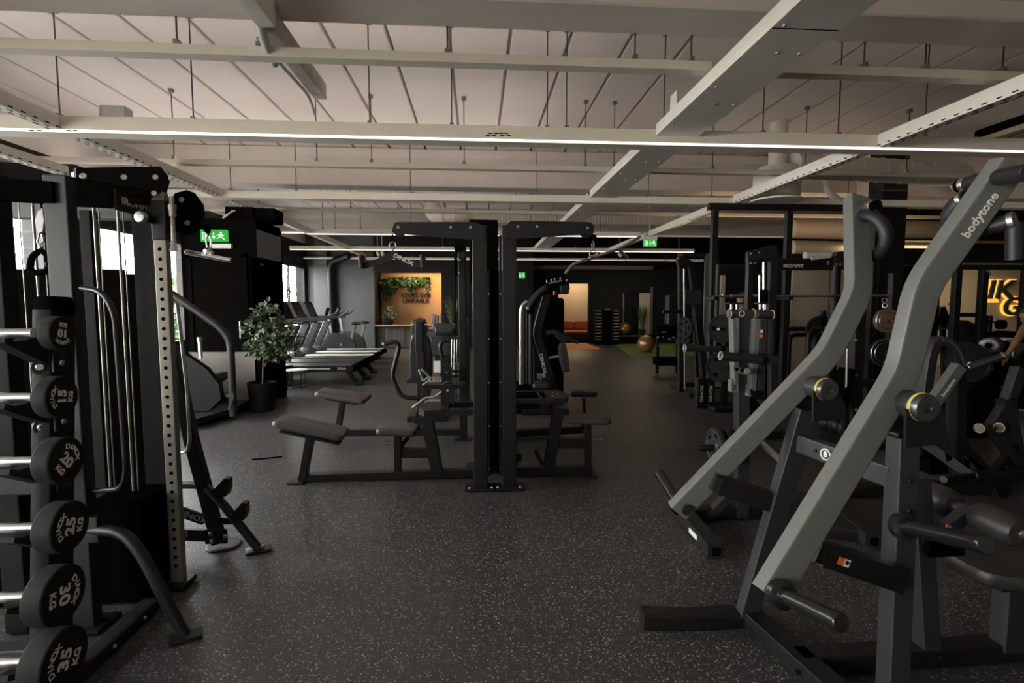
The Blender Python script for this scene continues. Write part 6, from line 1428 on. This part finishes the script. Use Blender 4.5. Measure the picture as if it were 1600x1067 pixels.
cs = thing('drum_stand', 'dark stand under the pale round-ended drum', 'stand', V((at(1552, 600, 5.7).x, 5.75, 0))); MB().box((at(1552, 560, 5.7).x, 5.75, (at(1552, 552, 5.7).z)/2), (.14, .2, at(1552, 552, 5.7).z), b=.02).build('stand_post', M_BLACKM, cs); MB().box((at(1552, 560, 5.7).x, 5.75, .02), (.5, .4, .04), b=.01).build('base_plate', M_BLACK, cs)
for k, (px, py, Y, R) in enumerate(((1515, 568, 5.3, .21), (1508, 562, 5.6, .21))):
    plate(['black plate with grey rim lying upright behind the slanting lettered arm, nearer one', 'black plate behind the slanting lettered arm, farther one'][k], at(px, py, Y), (.35, 1, 0), R, .05, 'plates behind the lettered arm', M_BOOT, holes=0)
pr_ = thing('plate_cradle', 'black cradle with plates behind the slanting lettered arm', 'rack', V((at(1512, 640, 5.5).x, 5.5, 0)))
MB().box((at(1512, 580, 5.45).x, 5.48, .25), (.3, .5, .5), b=.02).build('cradle_body', M_BLACKM, pr_)
MB().cyl(at(1515, 568, 5.1), at(1508, 562, 5.8), .018, 10).build('peg', M_STEEL, pr_)
# low plinth and bags below the lit wall
a, b = at(1497, 596, 8.9), at(1600, 596, 8.9)
struct('trim_plinth', MB().box(((a.x+b.x)/2+.5, 8.98, a.z/2), (b.x-a.x+1.2, .16, a.z), b=.004), M_WALLBEI)
for k, (px, w) in enumerate(((1506, .34), (1558, .4))):
    c = g(px, 640); bgx = thing('gym_bag', ['dark soft bag on the floor below the beige plinth, left one', 'dark soft bag on the floor below the beige plinth, right one'][k], 'bag', c, 0, 'bags below the plinth')
    MB().sphere(c+V((0, 0, .16)), 1, 18, 10, (w*.55, .22, .16)).build('bag_body', M_CLOTH, bgx); MB().tube([c+V((-.15, -.1, .26)), c+V((-.1, -.12, .36)), c+V((.1, -.12, .36)), c+V((.15, -.1, .26))], .012, 8, .05).build('bag_strap', M_CLOTH, bgx)
# lit letters on the far wall
ns = thing('lit_letters', 'dark K and G letters with a glowing orange outline on the beige wall', 'sign', at(1570, 470, FY))
def neon(txt, size, px, py, sx=1.0):
    o = at(px, py, FY-.06)
    t = MB(); text(t, txt, size, o+V((0, -.03, 0)), (1, 0, 0), (0, 0, 1), .02, .012, sx, 'CENTER', .15); t.build('letter', mat('dark_teal_letter', (.03, .05, .045), .4), ns)
    t = MB(); text(t, txt, size, o+V((0, .035, 0)), (1, 0, 0), (0, 0, 1), .01, .032, sx, 'CENTER', .15); t.build('letter_glow', M_NEON, ns)
neon('K', .62, 1567, 454, 1.25); neon('G', .60, 1578, 480, 1.1); neon('I', .62, 1546, 454, 1.2)
neon_base = MB().bar(at(1540, 471, FY-.02), at(1560, 471, FY-.02), .03, .05, b=.01).build('glow_bar', M_NEON, ns)
# the corrugated dark band behind the racks
struct('wall_band', MB().box((at(1500, 400, 8.6).x, 8.75, (at(1500, 388, 8.6).z+at(1500, 414, 8.6).z)/2), (at(1640, 400, 8.6).x-at(1405, 400, 8.6).x, .3, at(1500, 388, 8.6).z-at(1500, 414, 8.6).z), b=0), M_WALLB)
# ================================================================== far left: treadmills and bikes
def treadmill(label, xr, Y, zd, low=False):
    """xr: x of the rear end; user faces -X"""
    r = thing('treadmill', label, 'treadmill', (xr, Y, 0), 0, 'treadmills by the window', True)
    L = 2.05; hw = .345; T = (-L, 0, 0)
    zt = zd
    for s in (-1, 1): MB().bar((0, s*hw, zt-.05), (-L, s*hw, zt-.05), .10, .10, b=.012).build('side_rail', M_DUCT if not low else M_BOOT, r)
    MB().bar((-.04, 0, zt-.04), (-L+.2, 0, zt-.04), 2*hw-.12, .05, b=.01).build('belt', M_RUB, r)
    MB().cyl((-.02, -hw-.03, zt-.06), (-.02, hw+.03, zt-.06), .065, 16, .01).build('rear_roller', M_BLACKM, r)
    MB().prism([(-L-.10, 0, .06), (-L+.35, 0, .06), (-L+.48, 0, zt-.02), (-L+.30, 0, zt+.10), (-L, 0, zt+.11), (-L-.12, 0, zt)], UY, 2*hw+.08).build('motor_hood', M_BOOT, r)
    for s in (-1, 1):
        MB().path([(-L+.05, s*(hw+.04), .05), (-L+.48, s*(hw+.04), 1.02)], .17, .07, UY, .02).build('upright', M_GREYF, r)
        MB().path([(-L+.10, s*(hw+.03), 1.14), (-L+.35, s*(hw+.03), 1.12), (-L+.95, s*(hw+.03), 1.12)], .06, .06, UY, .02, .1).build('handrail', M_GREYF, r)
        MB().path([(-.10, s*hw, zt-.10), (.06, s*hw, .05)] if low else [(-.25, s*hw, zt-.10), (-.22, s*hw, .04)], .09, .05, UY, .01).build('rear_leg', M_BLACK, r)
        MB().box(((.09 if low else -.22), s*hw, .025), (.15, .09, .045), b=.012).build('rear_foot', M_RUB, r)
        MB().bar((-L+.08, s*hw, .03), (-L+.3, s*hw, .03), .09, .05, b=.01).build('front_foot', M_RUB, r)
    MB().bar((-L+.30, 0, 1.10), (-L+.52, 0, 1.10), 2*hw+.06, .09, b=.03).build('console_bar', M_BOOT, r)
    MB().prism([(-L+.16, 0, 1.16), (-L+.26, 0, 1.12), (-L+.10, 0, 1.50), (-L+.06, 0, 1.54), (-L-.02, 0, 1.53), (-L-.06, 0, 1.48)], UY, .62).build('console', M_BOOT, r)
    MB().prism([(-L+.245, 0, 1.17), (-L+.25, 0, 1.17), (-L+.105, 0, 1.49), (-L+.10, 0, 1.49)], UY, .52).build('console_screen', M_SCREEN, r)
    if low:
        q = MB().bar((-.40, -hw-.052, zt-.05), (-.80, -hw-.052, zt-.05), .006, .02, b=0).build('side_stripe', M_TEXT, r)
        t = MB(); text(t, 'ZIVA', .055, (-.20, -hw-.053, zt-.05), (1, 0, 0), (0, 0, 1), .001, .002, 1.3); t.build('lettering', M_TEXT, r)
    return r
for k, (pxr, pyt, Y, low) in enumerate(((552, 571, 9.85, True), (566, 564, 10.75, True), (576, 559, 11.85, False), (585, 553, 12.95, False), (595, 548, 14.1, False))):
    p = at(pxr, pyt, Y-.35)
    treadmill(['black-railed treadmill nearest the camera, its rear leg on open floor', 'black-railed treadmill second from the camera in the row', 'grey treadmill in the middle of the row by the window', 'grey treadmill second from the far end of the row', 'grey treadmill at the far end of the row before the bikes'][k], p.x, Y, p.z, low)
def bike(label, x, Y):
    r = thing('exercise_bike', label, 'exercise bike', (x, Y, 0), 0, 'exercise bikes', True)
    MB().bar((-.75, 0, .05), (.55, 0, .05), .10, .09, b=.02).build('base_bar', M_BLACK, r)
    for xx in (-.75, .5): MB().bar((xx, -.28, .04), (xx, .28, .04), .08, .07, b=.02).build('stabiliser', M_BOOT, r)
    MB().prism([(-.60, 0, .10), (.30, 0, .10), (.22, 0, .45), (-.05, 0, .62), (-.45, 0, .66), (-.62, 0, .40)], UY, .16).build('drive_housing', M_GREYF, r)
    MB().path([(.14, 0, .4), (.26, 0, .86)], .07, .06, UY, .012).build('seat_post', M_GALV, r)
    MB().sphere((.27, 0, .92), 1, 16, 8, (.16, .12, .05)).build('saddle', M_VINYL, r)
    MB().path([(-.40, 0, .6), (-.48, 0, 1.12)], .07, .07, UY, .012).build('handle_post', M_GALV, r)
    for s in (-1, 1): MB().tube([(-.48, s*.05, 1.10), (-.42, s*.22, 1.12), (-.22, s*.25, 1.20), (-.12, s*.24, 1.32)], .02, 10, .08).build('handlebar', M_BLACK, r)
    MB().box((-.52, 0, 1.26), (.05, .28, .24), (0, .25, 0), b=.02).build('console', M_BOOT, r)
    MB().cyl((-.12, -.12, .32), (-.12, .12, .32), .03, 12).build('crank', M_STEEL, r)
    for s in (-1, 1): MB().box((-.12+s*.14, s*.17, .32+s*.08), (.10, .10, .03), b=.006).build('pedal', M_BLACK, r)
p = at(540, 520, 14.9); bike('nearer exercise bike with pale seat post beyond the treadmills', p.x, 14.95)
p = at(556, 520, 15.8); bike('farther exercise bike beside the dark grey wall', p.x, 15.85)
# ================================================================== reception niche
ct = thing('reception_counter', 'reception counter faced with dark wooden planks and a light top', 'counter', ((nx0+nx1)/2, YB+.25, 0))
zc_ = at(620, 508, YB).z
mb = MB(); n = 16
for k in range(n):
    x0_ = nx0+.01+(nx1-nx0-.02)*k/n; x1_ = nx0+.01+(nx1-nx0-.02)*(k+1)/n; mb.box(((x0_+x1_)/2, YB+.22, zc_/2-.02), (x1_-x0_-.008, .05, zc_-.05), b=.006)
mb.build('plank_front', M_WOOD, ct)
MB().box(((nx0+nx1)/2, YB+.26, zc_-.02), (nx1-nx0-.01, .5, .05), b=.008).build('counter_top', M_WOODTOP, ct)
so = thing('wall_letters', 'dark raised letters on the orange reception wall, half under the hanging plants', 'sign', at(650, 465, YB+1.28))
t = MB(); text(t, 'KERMIS GYM', .23, at(650, 462, YB+1.28), (1, 0, 0), (0, 0, 1), .03, .004, .80); text(t, 'LEMPAALA', .23, at(650, 470.5, YB+1.28), (1, 0, 0), (0, 0, 1), .03, .004, .86)
t.build('letters', mat('dark_brown_letter', (.05, .02, .008), .5), so)
hg = thing('hanging_plants', 'trailing green plants hanging over the reception lettering', 'plant', at(635, 440, YB+1.0))
MB().bar(at(602, 436, YB+1.15), at(672, 436, YB+1.15), .18, .14, b=.01).build('planter_trough', M_BLACKM, hg)
rng = random.Random(5); lf = MB()
for px, py, rx, rz, n in ((607, 446, .28, .28, 220), (605, 457, .15, .26, 80), (617, 443, .28, .20, 190), (611, 451, .18, .20, 90), (628, 439, .30, .12, 170), (641, 443, .20, .20, 150), (642, 450, .10, .16, 40), (652, 439, .28, .12, 170), (662, 441, .2, .16, 130), (668, 446, .10, .22, 80)):
    leaves(lf, at(px, py, YB+.9), (rx, .22, rz), n, .085, rng, .6, .1)
lf.build('foliage', M_LEAFB, hg)
cpn = thing('counter_plant', 'potted flowering plant on the left end of the reception counter', 'plant', (at(607, 500, YB+.25).x, YB+.3, zc_))
xq_ = at(607, 500, YB+.25).x
MB().lathe([(.10, 0), (.13, .02), (.15, .20), (.13, .20)], (xq_, YB+.3, zc_), n=20).build('pot', M_POT, cpn)
lf = MB(); leaves(lf, (xq_+.04, YB+.3, zc_+.34), (.17, .14, .22), 80, .12, rng, -.2, .1); lf.build('foliage', M_LEAF, cpn)
lf = MB(); leaves(lf, (xq_+.02, YB+.22, zc_+.46), (.08, .07, .10), 12, .07, rng, -.2, .1); lf.build('flowers', M_PLASTW, cpn)
bx = at(676, 500, YB+.2).x
for k in range(5):
    bk_ = MB().box((bx+.085*k, YB+.26+.01*(k % 2), zc_+.005+.19-.02*(k % 3)), (.05, .24, .38-.04*(k % 3)), (0, .08, 0), b=.006)
    solo('binder', bk_, (M_BOOK, M_BOOKB, M_BOOKB, M_BOOK, M_PLASTW)[k], ['grey binder at the left end of the row on the counter', 'blue binder beside the grey one at the left of the row', 'second blue binder, in the middle of the row on the counter', 'grey binder right of the blue ones on the counter', 'white binder at the right end of the row on the counter'][k], 'binder', 'binders on the reception counter')
gp = thing('grass_plant', 'tall grassy plant in a black pot right of the reception opening', 'plant', (at(705, 520, 16.6).x, 16.6, 0))
def grass(mb, c, h, spread, n, rng):
    for _ in range(n):
        a = rng.uniform(0, 6.28); d = V((math.cos(a), math.sin(a), 0)); hh = h*rng.uniform(.6, 1.05); sp = spread*rng.uniform(.2, 1); w = .012
        s = V((-d.y, d.x, 0)); c0 = V(c)+d*.05
        pts = [c0+d*(sp*t*t)+V((0, 0, hh*t)) for t in (0, .4, .75, 1)]
        mb.add([pts[0]-s*w, pts[0]+s*w, pts[1]-s*w, pts[1]+s*w, pts[2]-s*w*.7, pts[2]+s*w*.7, pts[3]], [[0, 1, 3, 2], [2, 3, 5, 4], [4, 5, 6]])
    return mb
xq_ = at(708, 520, 16.6).x
MB().lathe([(.14, 0), (.18, .5), (.16, .5)], (xq_, 16.6, 0), n=20).build('pot', M_POT, gp); grass(MB(), (xq_, 16.6, .48), 1.25, .4, 110, rng).build('blades', M_GRASS, gp)
# ================================================================== lounge, balls, dumbbell tower, mirror
sf_ = thing('sofa', 'rust-coloured sofa seen through the lit doorway', 'sofa', (at(895, 520, 20.3).x, 20.3, 0))
X0, X1 = at(862, 520, 20.3).x, at(925, 520, 20.3).x
zt_ = at(895, 501, 20.5).z; zs_ = at(895, 517, 20.1).z
MB().box(((X0+X1)/2, 20.25, .22), (X1-X0, .75, .30), b=.04).build('base', mat('dark_brown_fabric', (.05, .022, .012), .8), sf_)
MB().box(((X0+X1)/2, 20.22, zs_-.06), (X1-X0, .75, .13), b=.05).build('seat_cushion', M_SOFA, sf_)
xm_ = at(898, 510, 20.4).x
for a, b in ((X0, xm_-.05), (xm_+.05, X1)): MB().box(((a+b)/2, 20.55, (zt_+zs_)/2), (b-a, .2, zt_-zs_), (-.12, 0, 0), b=.07).build('back_cushion', M_SOFA, sf_)
MB().box(((X0+X1)/2, 20.68, zt_/2+.0), (X1-X0, .1, zt_-.1), b=.03).build('back_frame', M_SOFA, sf_)
for xx in (X0+.1, X1-.1): MB().cyl((xx, 20.0, 0), (xx, 20.0, .10), .03, 10).build('leg', M_BLACK, sf_)
gl = thing('gold_branch', 'small gilded leafy branch in a dark vase by the doorway', 'plant', (at(874, 520, 17.6).x, 17.6, 0))
xq_ = at(873, 520, 17.6).x
MB().lathe([(.10, 0), (.14, .2), (.12, .7), (.07, .9)], (xq_, 17.6, 0), n=18).build('vase', M_POT, gl)
MB().tube([(xq_, 17.6, .8), at(872, 495, 17.6), at(868, 477, 17.6)], .012, 6).build('stem', M_BARK, gl)
lf = MB()
for px, py in ((873, 481), (874, 487), (873, 491), (876, 494)): leaves(lf, at(px, py, 17.6), (.06, .05, .07), 9, .09, rng, 0, .1)
lf.build('foliage', mat('gilt_leaf', (.45, .33, .08), .4, .4), gl)
dt = thing('dumbbell_tower', 'black dumbbell tower with two columns of bright dumbbell ends, before the back wall', 'rack', (at(947, 530, 18.4).x, 18.4, 0))
xc_ = at(947, 510, 18.4).x; zt_ = at(947, 483, 18.4).z
MB().box((xc_, 18.4, zt_/2+.02), (.28, .25, zt_), b=.02).build('tower_frame', M_BLACKM, dt)
MB().box((xc_, 18.4, .03), (.9, .6, .05), b=.02).build('base_plate', M_BLACKM, dt)
MB().box((xc_, 18.26, zt_-.01), (.20, .02, .05), b=.004).build('cap_strip', M_GALV, dt)
for i in range(10):
    z = .18+i*(zt_-.25)/9
    for s in (-1, 1):
        d = thing('small_dumbbell', 'small dumbbell with a bright steel handle on the far dumbbell tower', 'dumbbell', (xc_+s*.30, 18.33, z-.05), 0, 'dumbbells on the far tower')
        MB().cyl((xc_+s*.20, 18.25, z), (xc_+s*.44, 18.25, z), .022, 10).build('handle', M_GALV, d)
        for e in (.18, .42): MB().cyl((xc_+s*e, 18.25, z), (xc_+s*(e+.05), 18.25, z), .05, 12, .008).build('head', M_BOOT, d)
    MB().box((xc_, 18.33, z-.06), (.86, .10, .02), b=.004).build('tray', M_BLACKM, dt)
sh_ = thing('wall_shelf', 'low dark shelf with a pale front edge along the back wall over the turf', 'shelf', (at(985, 530, 18.5).x, 18.5, 0))
X0, X1 = at(964, 524, 18.3).x, at(1018, 524, 18.3).x; zs_ = at(985, 524, 18.3).z
MB().box(((X0+X1)/2, 18.6, zs_/2-.02), (X1-X0, .56, zs_-.04), b=.01).build('shelf_body', M_BLACKM, sh_)
MB().box(((X0+X1)/2, 18.31, zs_-.02), (X1-X0, .02, .035), b=.003).build('edge_strip', M_GALV, sh_)
def ball(label, px, py, Y, R, z=None):
    p = at(px, py, Y); z = z if z is not None else R
    b = thing('exercise_ball', label, 'exercise ball', (p.x, Y, z-R), 0, 'bronze exercise balls'); MB().sphere((p.x, Y, z), R, 28, 18).build('ball_body', M_GOLD, b)
    MB().ring((p.x, Y, z+R*.5), (0, 0, 1), R*.868, .006, 28, 6).ring((p.x, Y, z-R*.5), (0, 0, 1), R*.868, .006, 28, 6).ring((p.x, Y, z), (0, 0, 1), R, .006, 28, 6).build('ridge', M_GOLD, b)
ball('bronze exercise ball lying on the low shelf at the back wall', 975, 517, 18.58, .24, zs_+.24)
ball('bronze exercise ball on the green turf', 1010, 530, 15.2, .27)
mr = thing('wall_mirror', 'tall wall mirror with pale edges behind the exercise balls', 'mirror', (at(995, 490, 18.8).x, 18.8, at(995, 522, 18.8).z))
X0, X1 = at(974, 490, 18.8).x, at(1018, 490, 18.8).x; z0_, z1_ = zs_, at(995, 456, 18.8).z
MB().box(((X0+X1)/2, 18.86, (z0_+z1_)/2), (X1-X0, .03, z1_-z0_), b=.003).build('mirror_panel', M_SCREEN, mr)
for px, w in ((974, .05), (1018, .09)): x = at(px, 490, 18.8).x; MB().box((x, 18.83, (z0_+at(px, 448 if px > 1000 else 458, 18.8).z)/2), (w, .05, at(px, 448 if px > 1000 else 458, 18.8).z-z0_), b=.004).build('edge_strip', M_GALV, mr)
pnl = thing('pale_panel', 'pale upright panel behind the tall grass by the mirror', 'panel', (at(1009, 490, 18.75).x, 18.7, zs_)); a, b = at(1000, 458, 18.7), at(1016, 522, 18.7)
MB().box(((a.x+b.x)/2, 18.79, (a.z+zs_)/2), (b.x-a.x, .03, a.z-zs_), b=.003).build('panel_face', M_WALLBEI, pnl)
gp = thing('grass_plant', 'tall dry grass plant in front of the pale panel on the shelf', 'plant', (at(1003, 520, 18.55).x, 18.5, zs_))
xq_ = at(1003, 520, 18.45).x
MB().lathe([(.10, 0), (.13, .22), (.11, .22)], (xq_, 18.44, zs_), n=16).build('pot', M_POT, gp); grass(MB(), (xq_, 18.44, zs_+.2), .95, .24, 90, rng).build('blades', M_GRASS, gp)
# ================================================================== people
def skin_body(name, m, parent, joints, edges):
    me = bpy.data.meshes.new(name); off = OFF[parent.name]
    me.from_pydata([V(j[0])-off for j in joints], edges, []); o = bpy.data.objects.new(name, me); COL.objects.link(o); o.parent = parent; OFF[o.name] = off
    md = o.modifiers.new('skin', 'SKIN'); md.use_smooth_shade = True
    for sv, j in zip(me.skin_vertices[0].data, joints): sv.radius = (j[1], j[2] if len(j) > 2 else j[1])
    me.skin_vertices[0].data[0].use_root = True
    sb = o.modifiers.new('subdivision', 'SUBSURF'); sb.levels = 2; sb.render_levels = 2
    bpy.context.view_layer.update(); dg = bpy.context.evaluated_depsgraph_get(); m2 = bpy.data.meshes.new_from_object(o.evaluated_get(dg))
    o.modifiers.clear(); o.data = m2; m2.materials.clear(); m2.materials.append(m); m2.polygons.foreach_set('use_smooth', [True]*len(m2.polygons)); return o
def head(parent, c, face, tilt=0.0):
    """head with brow, nose, mouth, ears; face = direction it looks"""
    f = V(face).normalized(); s = f.cross(V((0, 0, 1))).normalized(); u = s.cross(f); M = Matrix((s, f, u)).transposed(); c = V(c)
    def L(x, y, z): return c+M@V((x, y, z))
    mb = MB(); mb.sphere(c, 1, 20, 14, (.076, .096, .112), M); mb.sphere(L(0, .028, -.055), 1, 16, 10, (.056, .062, .060), M)
    mb.prism([L(-.014, .085, -.028), L(.014, .085, -.028), L(.006, .092, .018), L(-.006, .092, .018)], f, .02); mb.sphere(L(0, .100, -.024), .015, 10, 8)
    mb.sphere(L(0, .084, -.062), 1, 10, 8, (.024, .008, .008), M)
    for k in (-1, 1): mb.sphere(L(k*.077, -.005, -.008), 1, 10, 8, (.012, .022, .032), M)
    o = mb.build('head', M_SKIN, parent)
    e = MB(); 
    for k in (-1, 1): e.sphere(L(k*.030, .084, .006), .011, 10, 8)
    e.build('eyes', M_SCREEN, o)
    h = MB(); h.sphere(L(0, -.014, .028), 1, 20, 14, (.083, .096, .100), M); h.build('hair', M_HAIR, o)
def hand(mb_parent, wrist, d, up, curl=.5):
    d = V(d).normalized(); s = d.cross(V(up)).normalized(); n = s.cross(d); mb = MB(); w = V(wrist)
    mb.sweep([w, w+d*.035, w+d*.085], rrect(.075, .030, .012), n)
    for k, (o, l) in enumerate(((-.029, .070), (-.010, .078), (.010, .073), (.029, .058))):
        p = w+d*.080+s*o; p1 = p+d*(l*.45)-n*(l*.10*curl); p2 = p1+d*(l*.3)-n*(l*.35*curl); p3 = p2+d*(l*.15)-n*(l*.35*curl); mb.tube([p-d*.01, p1, p2, p3], .0085, 8, .01)
    p = w+d*.02+s*.034; mb.tube([p, p+d*.03+s*.025-n*.012, p+d*.055+s*.025-n*.025], .010, 8, .01)
    return mb.build('hand', M_SKIN, mb_parent)
pX = 6.0
def person(label, O, pts, R_face, hands):
    r = thing('person', label, 'person', O)
    return r
# bending person at the right edge
q = g(1597, 642); Yp = q.y
sh0 = at(1603, 512, Yp-.05)                                    # near shoulder
hp0 = V((sh0.x+.62, Yp+.02, .98))
r = thing('person', 'person in a black top and white-soled shoes bending forward at the right edge', 'person', (q.x+.35, Yp, 0))
wr = at(1573, 556, Yp-.25); el = at(1589, 532, Yp-.22)
sh1 = sh0+V((.34, .14, .02)); nk = (sh0+sh1)/2+V((-.06, 0, .07)); hd_c = at(1605, 493, Yp+.12)
hpL, hpR = hp0+V((0, -.10, 0)), hp0+V((0, .10, 0))
kn0, kn1 = V((q.x+.22, Yp-.06, .52)), V((q.x+.62, Yp+.24, .50)); an0, an1 = V((q.x+.22, Yp-.04, .10)), V((q.x+.88, Yp+.26, .12))
J = [(hp0, .15, .12), ((hp0+nk)/2, .14, .11), (nk+V((.10, 0, -.04)), .15, .11), (nk, .055), (hd_c+V((.03, 0, -.06)), .05),
     (sh0, .062), (el, .042), (wr, .028), (sh1, .062), (el+V((.50, .10, -.05)), .042), (wr+V((.55, .0, -.08)), .028),
     (hpL, .095), (kn0, .062), (an0, .040), (hpR, .095), (kn1, .062), (an1, .040)]
J = [(j[0], *j[1:]) for j in J]
E_ = [(0, 1), (1, 2), (2, 3), (3, 4), (2, 5), (5, 6), (6, 7), (2, 8), (8, 9), (9, 10), (0, 11), (11, 12), (12, 13), (0, 14), (14, 15), (15, 16)]
skin_body('body', M_SKIN, r, J, E_)
head(r, hd_c, (-.85, -.1, -.5))
hand(r, wr, wr-el, (0, -1, .3)); hand(r, wr+V((.55, .0, -.08)), V((0, 0, -1))+(wr-el), (0, -1, .3))
Jt = [(hp0+V((0, 0, .02)), .165, .135), ((hp0+nk)/2, .155, .122), (nk+V((.11, 0, -.04)), .165, .122), (sh0+V((.06, .06, -.01)), .075), (sh1+V((-.06, -.03, -.01)), .075)]
skin_body('tank_top', M_CLOTH, r, Jt, [(0, 1), (1, 2), (2, 3), (2, 4)])
Jl = [(hp0, .16, .135), (hpL, .105), (kn0, .072), (an0+V((0, 0, .06)), .055), (hpR, .105), (kn1, .072), (an1+V((0, 0, .06)), .055)]
skin_body('trousers', M_CLOTH, r, Jl, [(0, 1), (1, 2), (2, 3), (0, 4), (4, 5), (5, 6)])
for an in (an0, an1):
    c = V((an.x-.06, an.y, 0)); s_ = MB(); s_.sweep([c+V((.12, 0, .05)), c+V((.02, 0, .055)), c+V((-.10, 0, .045)), c+V((-.18, 0, .035))], rrect(.09, .07, .03), (0, 0, 1)).sphere(c+V((.06, 0, .08)), 1, 14, 8, (.06, .045, .05)); so_ = s_.build('shoe', M_CLOTH, r)
    MB().sweep([c+V((.14, 0, .014)), c+V((.0, 0, .014)), c+V((-.20, 0, .018))], rrect(.10, .026, .010), (0, 0, 1)).build('sole', M_PLASTW, so_)
# person far behind the pivot pads, mostly hidden
r = thing('person', 'person far behind the round pivot pads, only the head in view', 'person', V((at(1160, 600, 8.1).x, 8.1, 0)))
hc = at(1160, 468, 8.1); b0 = V((hc.x, 8.1, 0)); zs_ = hc.z-.24
J = [(b0+V((0, 0, zs_-.55)), .14, .11), (b0+V((0, 0, zs_-.25)), .13, .10), (b0+V((0, 0, zs_-.02)), .14, .10), (b0+V((0, 0, zs_+.06)), .055), (b0+V((0, 0, zs_+.16)), .05),
     (b0+V((.19, 0, zs_-.02)), .06), (b0+V((.24, 0, zs_-.30)), .042), (b0+V((.23, -.08, zs_-.54)), .028), (b0+V((-.19, 0, zs_-.02)), .06), (b0+V((-.24, 0, zs_-.30)), .042), (b0+V((-.23, -.08, zs_-.54)), .028),
     (b0+V((.10, 0, zs_-.60)), .09), (b0+V((.11, -.02, .46)), .06), (b0+V((.11, 0, .09)), .04), (b0+V((-.10, 0, zs_-.60)), .09), (b0+V((-.11, -.02, .46)), .06), (b0+V((-.11, 0, .09)), .04)]
skin_body('body', M_SKIN, r, J, E_)
head(r, hc, (-.5, -.85, 0))
hand(r, J[7][0], (0, -.1, -1), (1, 0, 0)); hand(r, J[10][0], (0, -.1, -1), (1, 0, 0))
skin_body('top', M_CLOTH, r, [(J[0][0], .155, .125), (J[1][0], .145, .115), (J[2][0]+V((0, 0, -.02)), .152, .112), (J[5][0]+V((.02, 0, -.02)), .075), (J[8][0]+V((-.02, 0, -.02)), .075)], [(0, 1), (1, 2), (2, 3), (2, 4)])
skin_body('trousers', M_CLOTH, r, [(J[0][0]+V((0, 0, -.02)), .16, .13), (J[11][0], .10), (J[12][0], .072), (J[13][0]+V((0, 0, .05)), .055), (J[14][0], .10), (J[15][0], .072), (J[16][0]+V((0, 0, .05)), .055)], [(0, 1), (1, 2), (2, 3), (0, 4), (4, 5), (5, 6)])
for s in (.11, -.11): MB().sweep([b0+V((s, .07, .05)), b0+V((s, -.06, .05)), b0+V((s, -.18, .035))], rrect(.09, .08, .03), (0, 0, 1)).build('shoe', M_CLOTH, r)
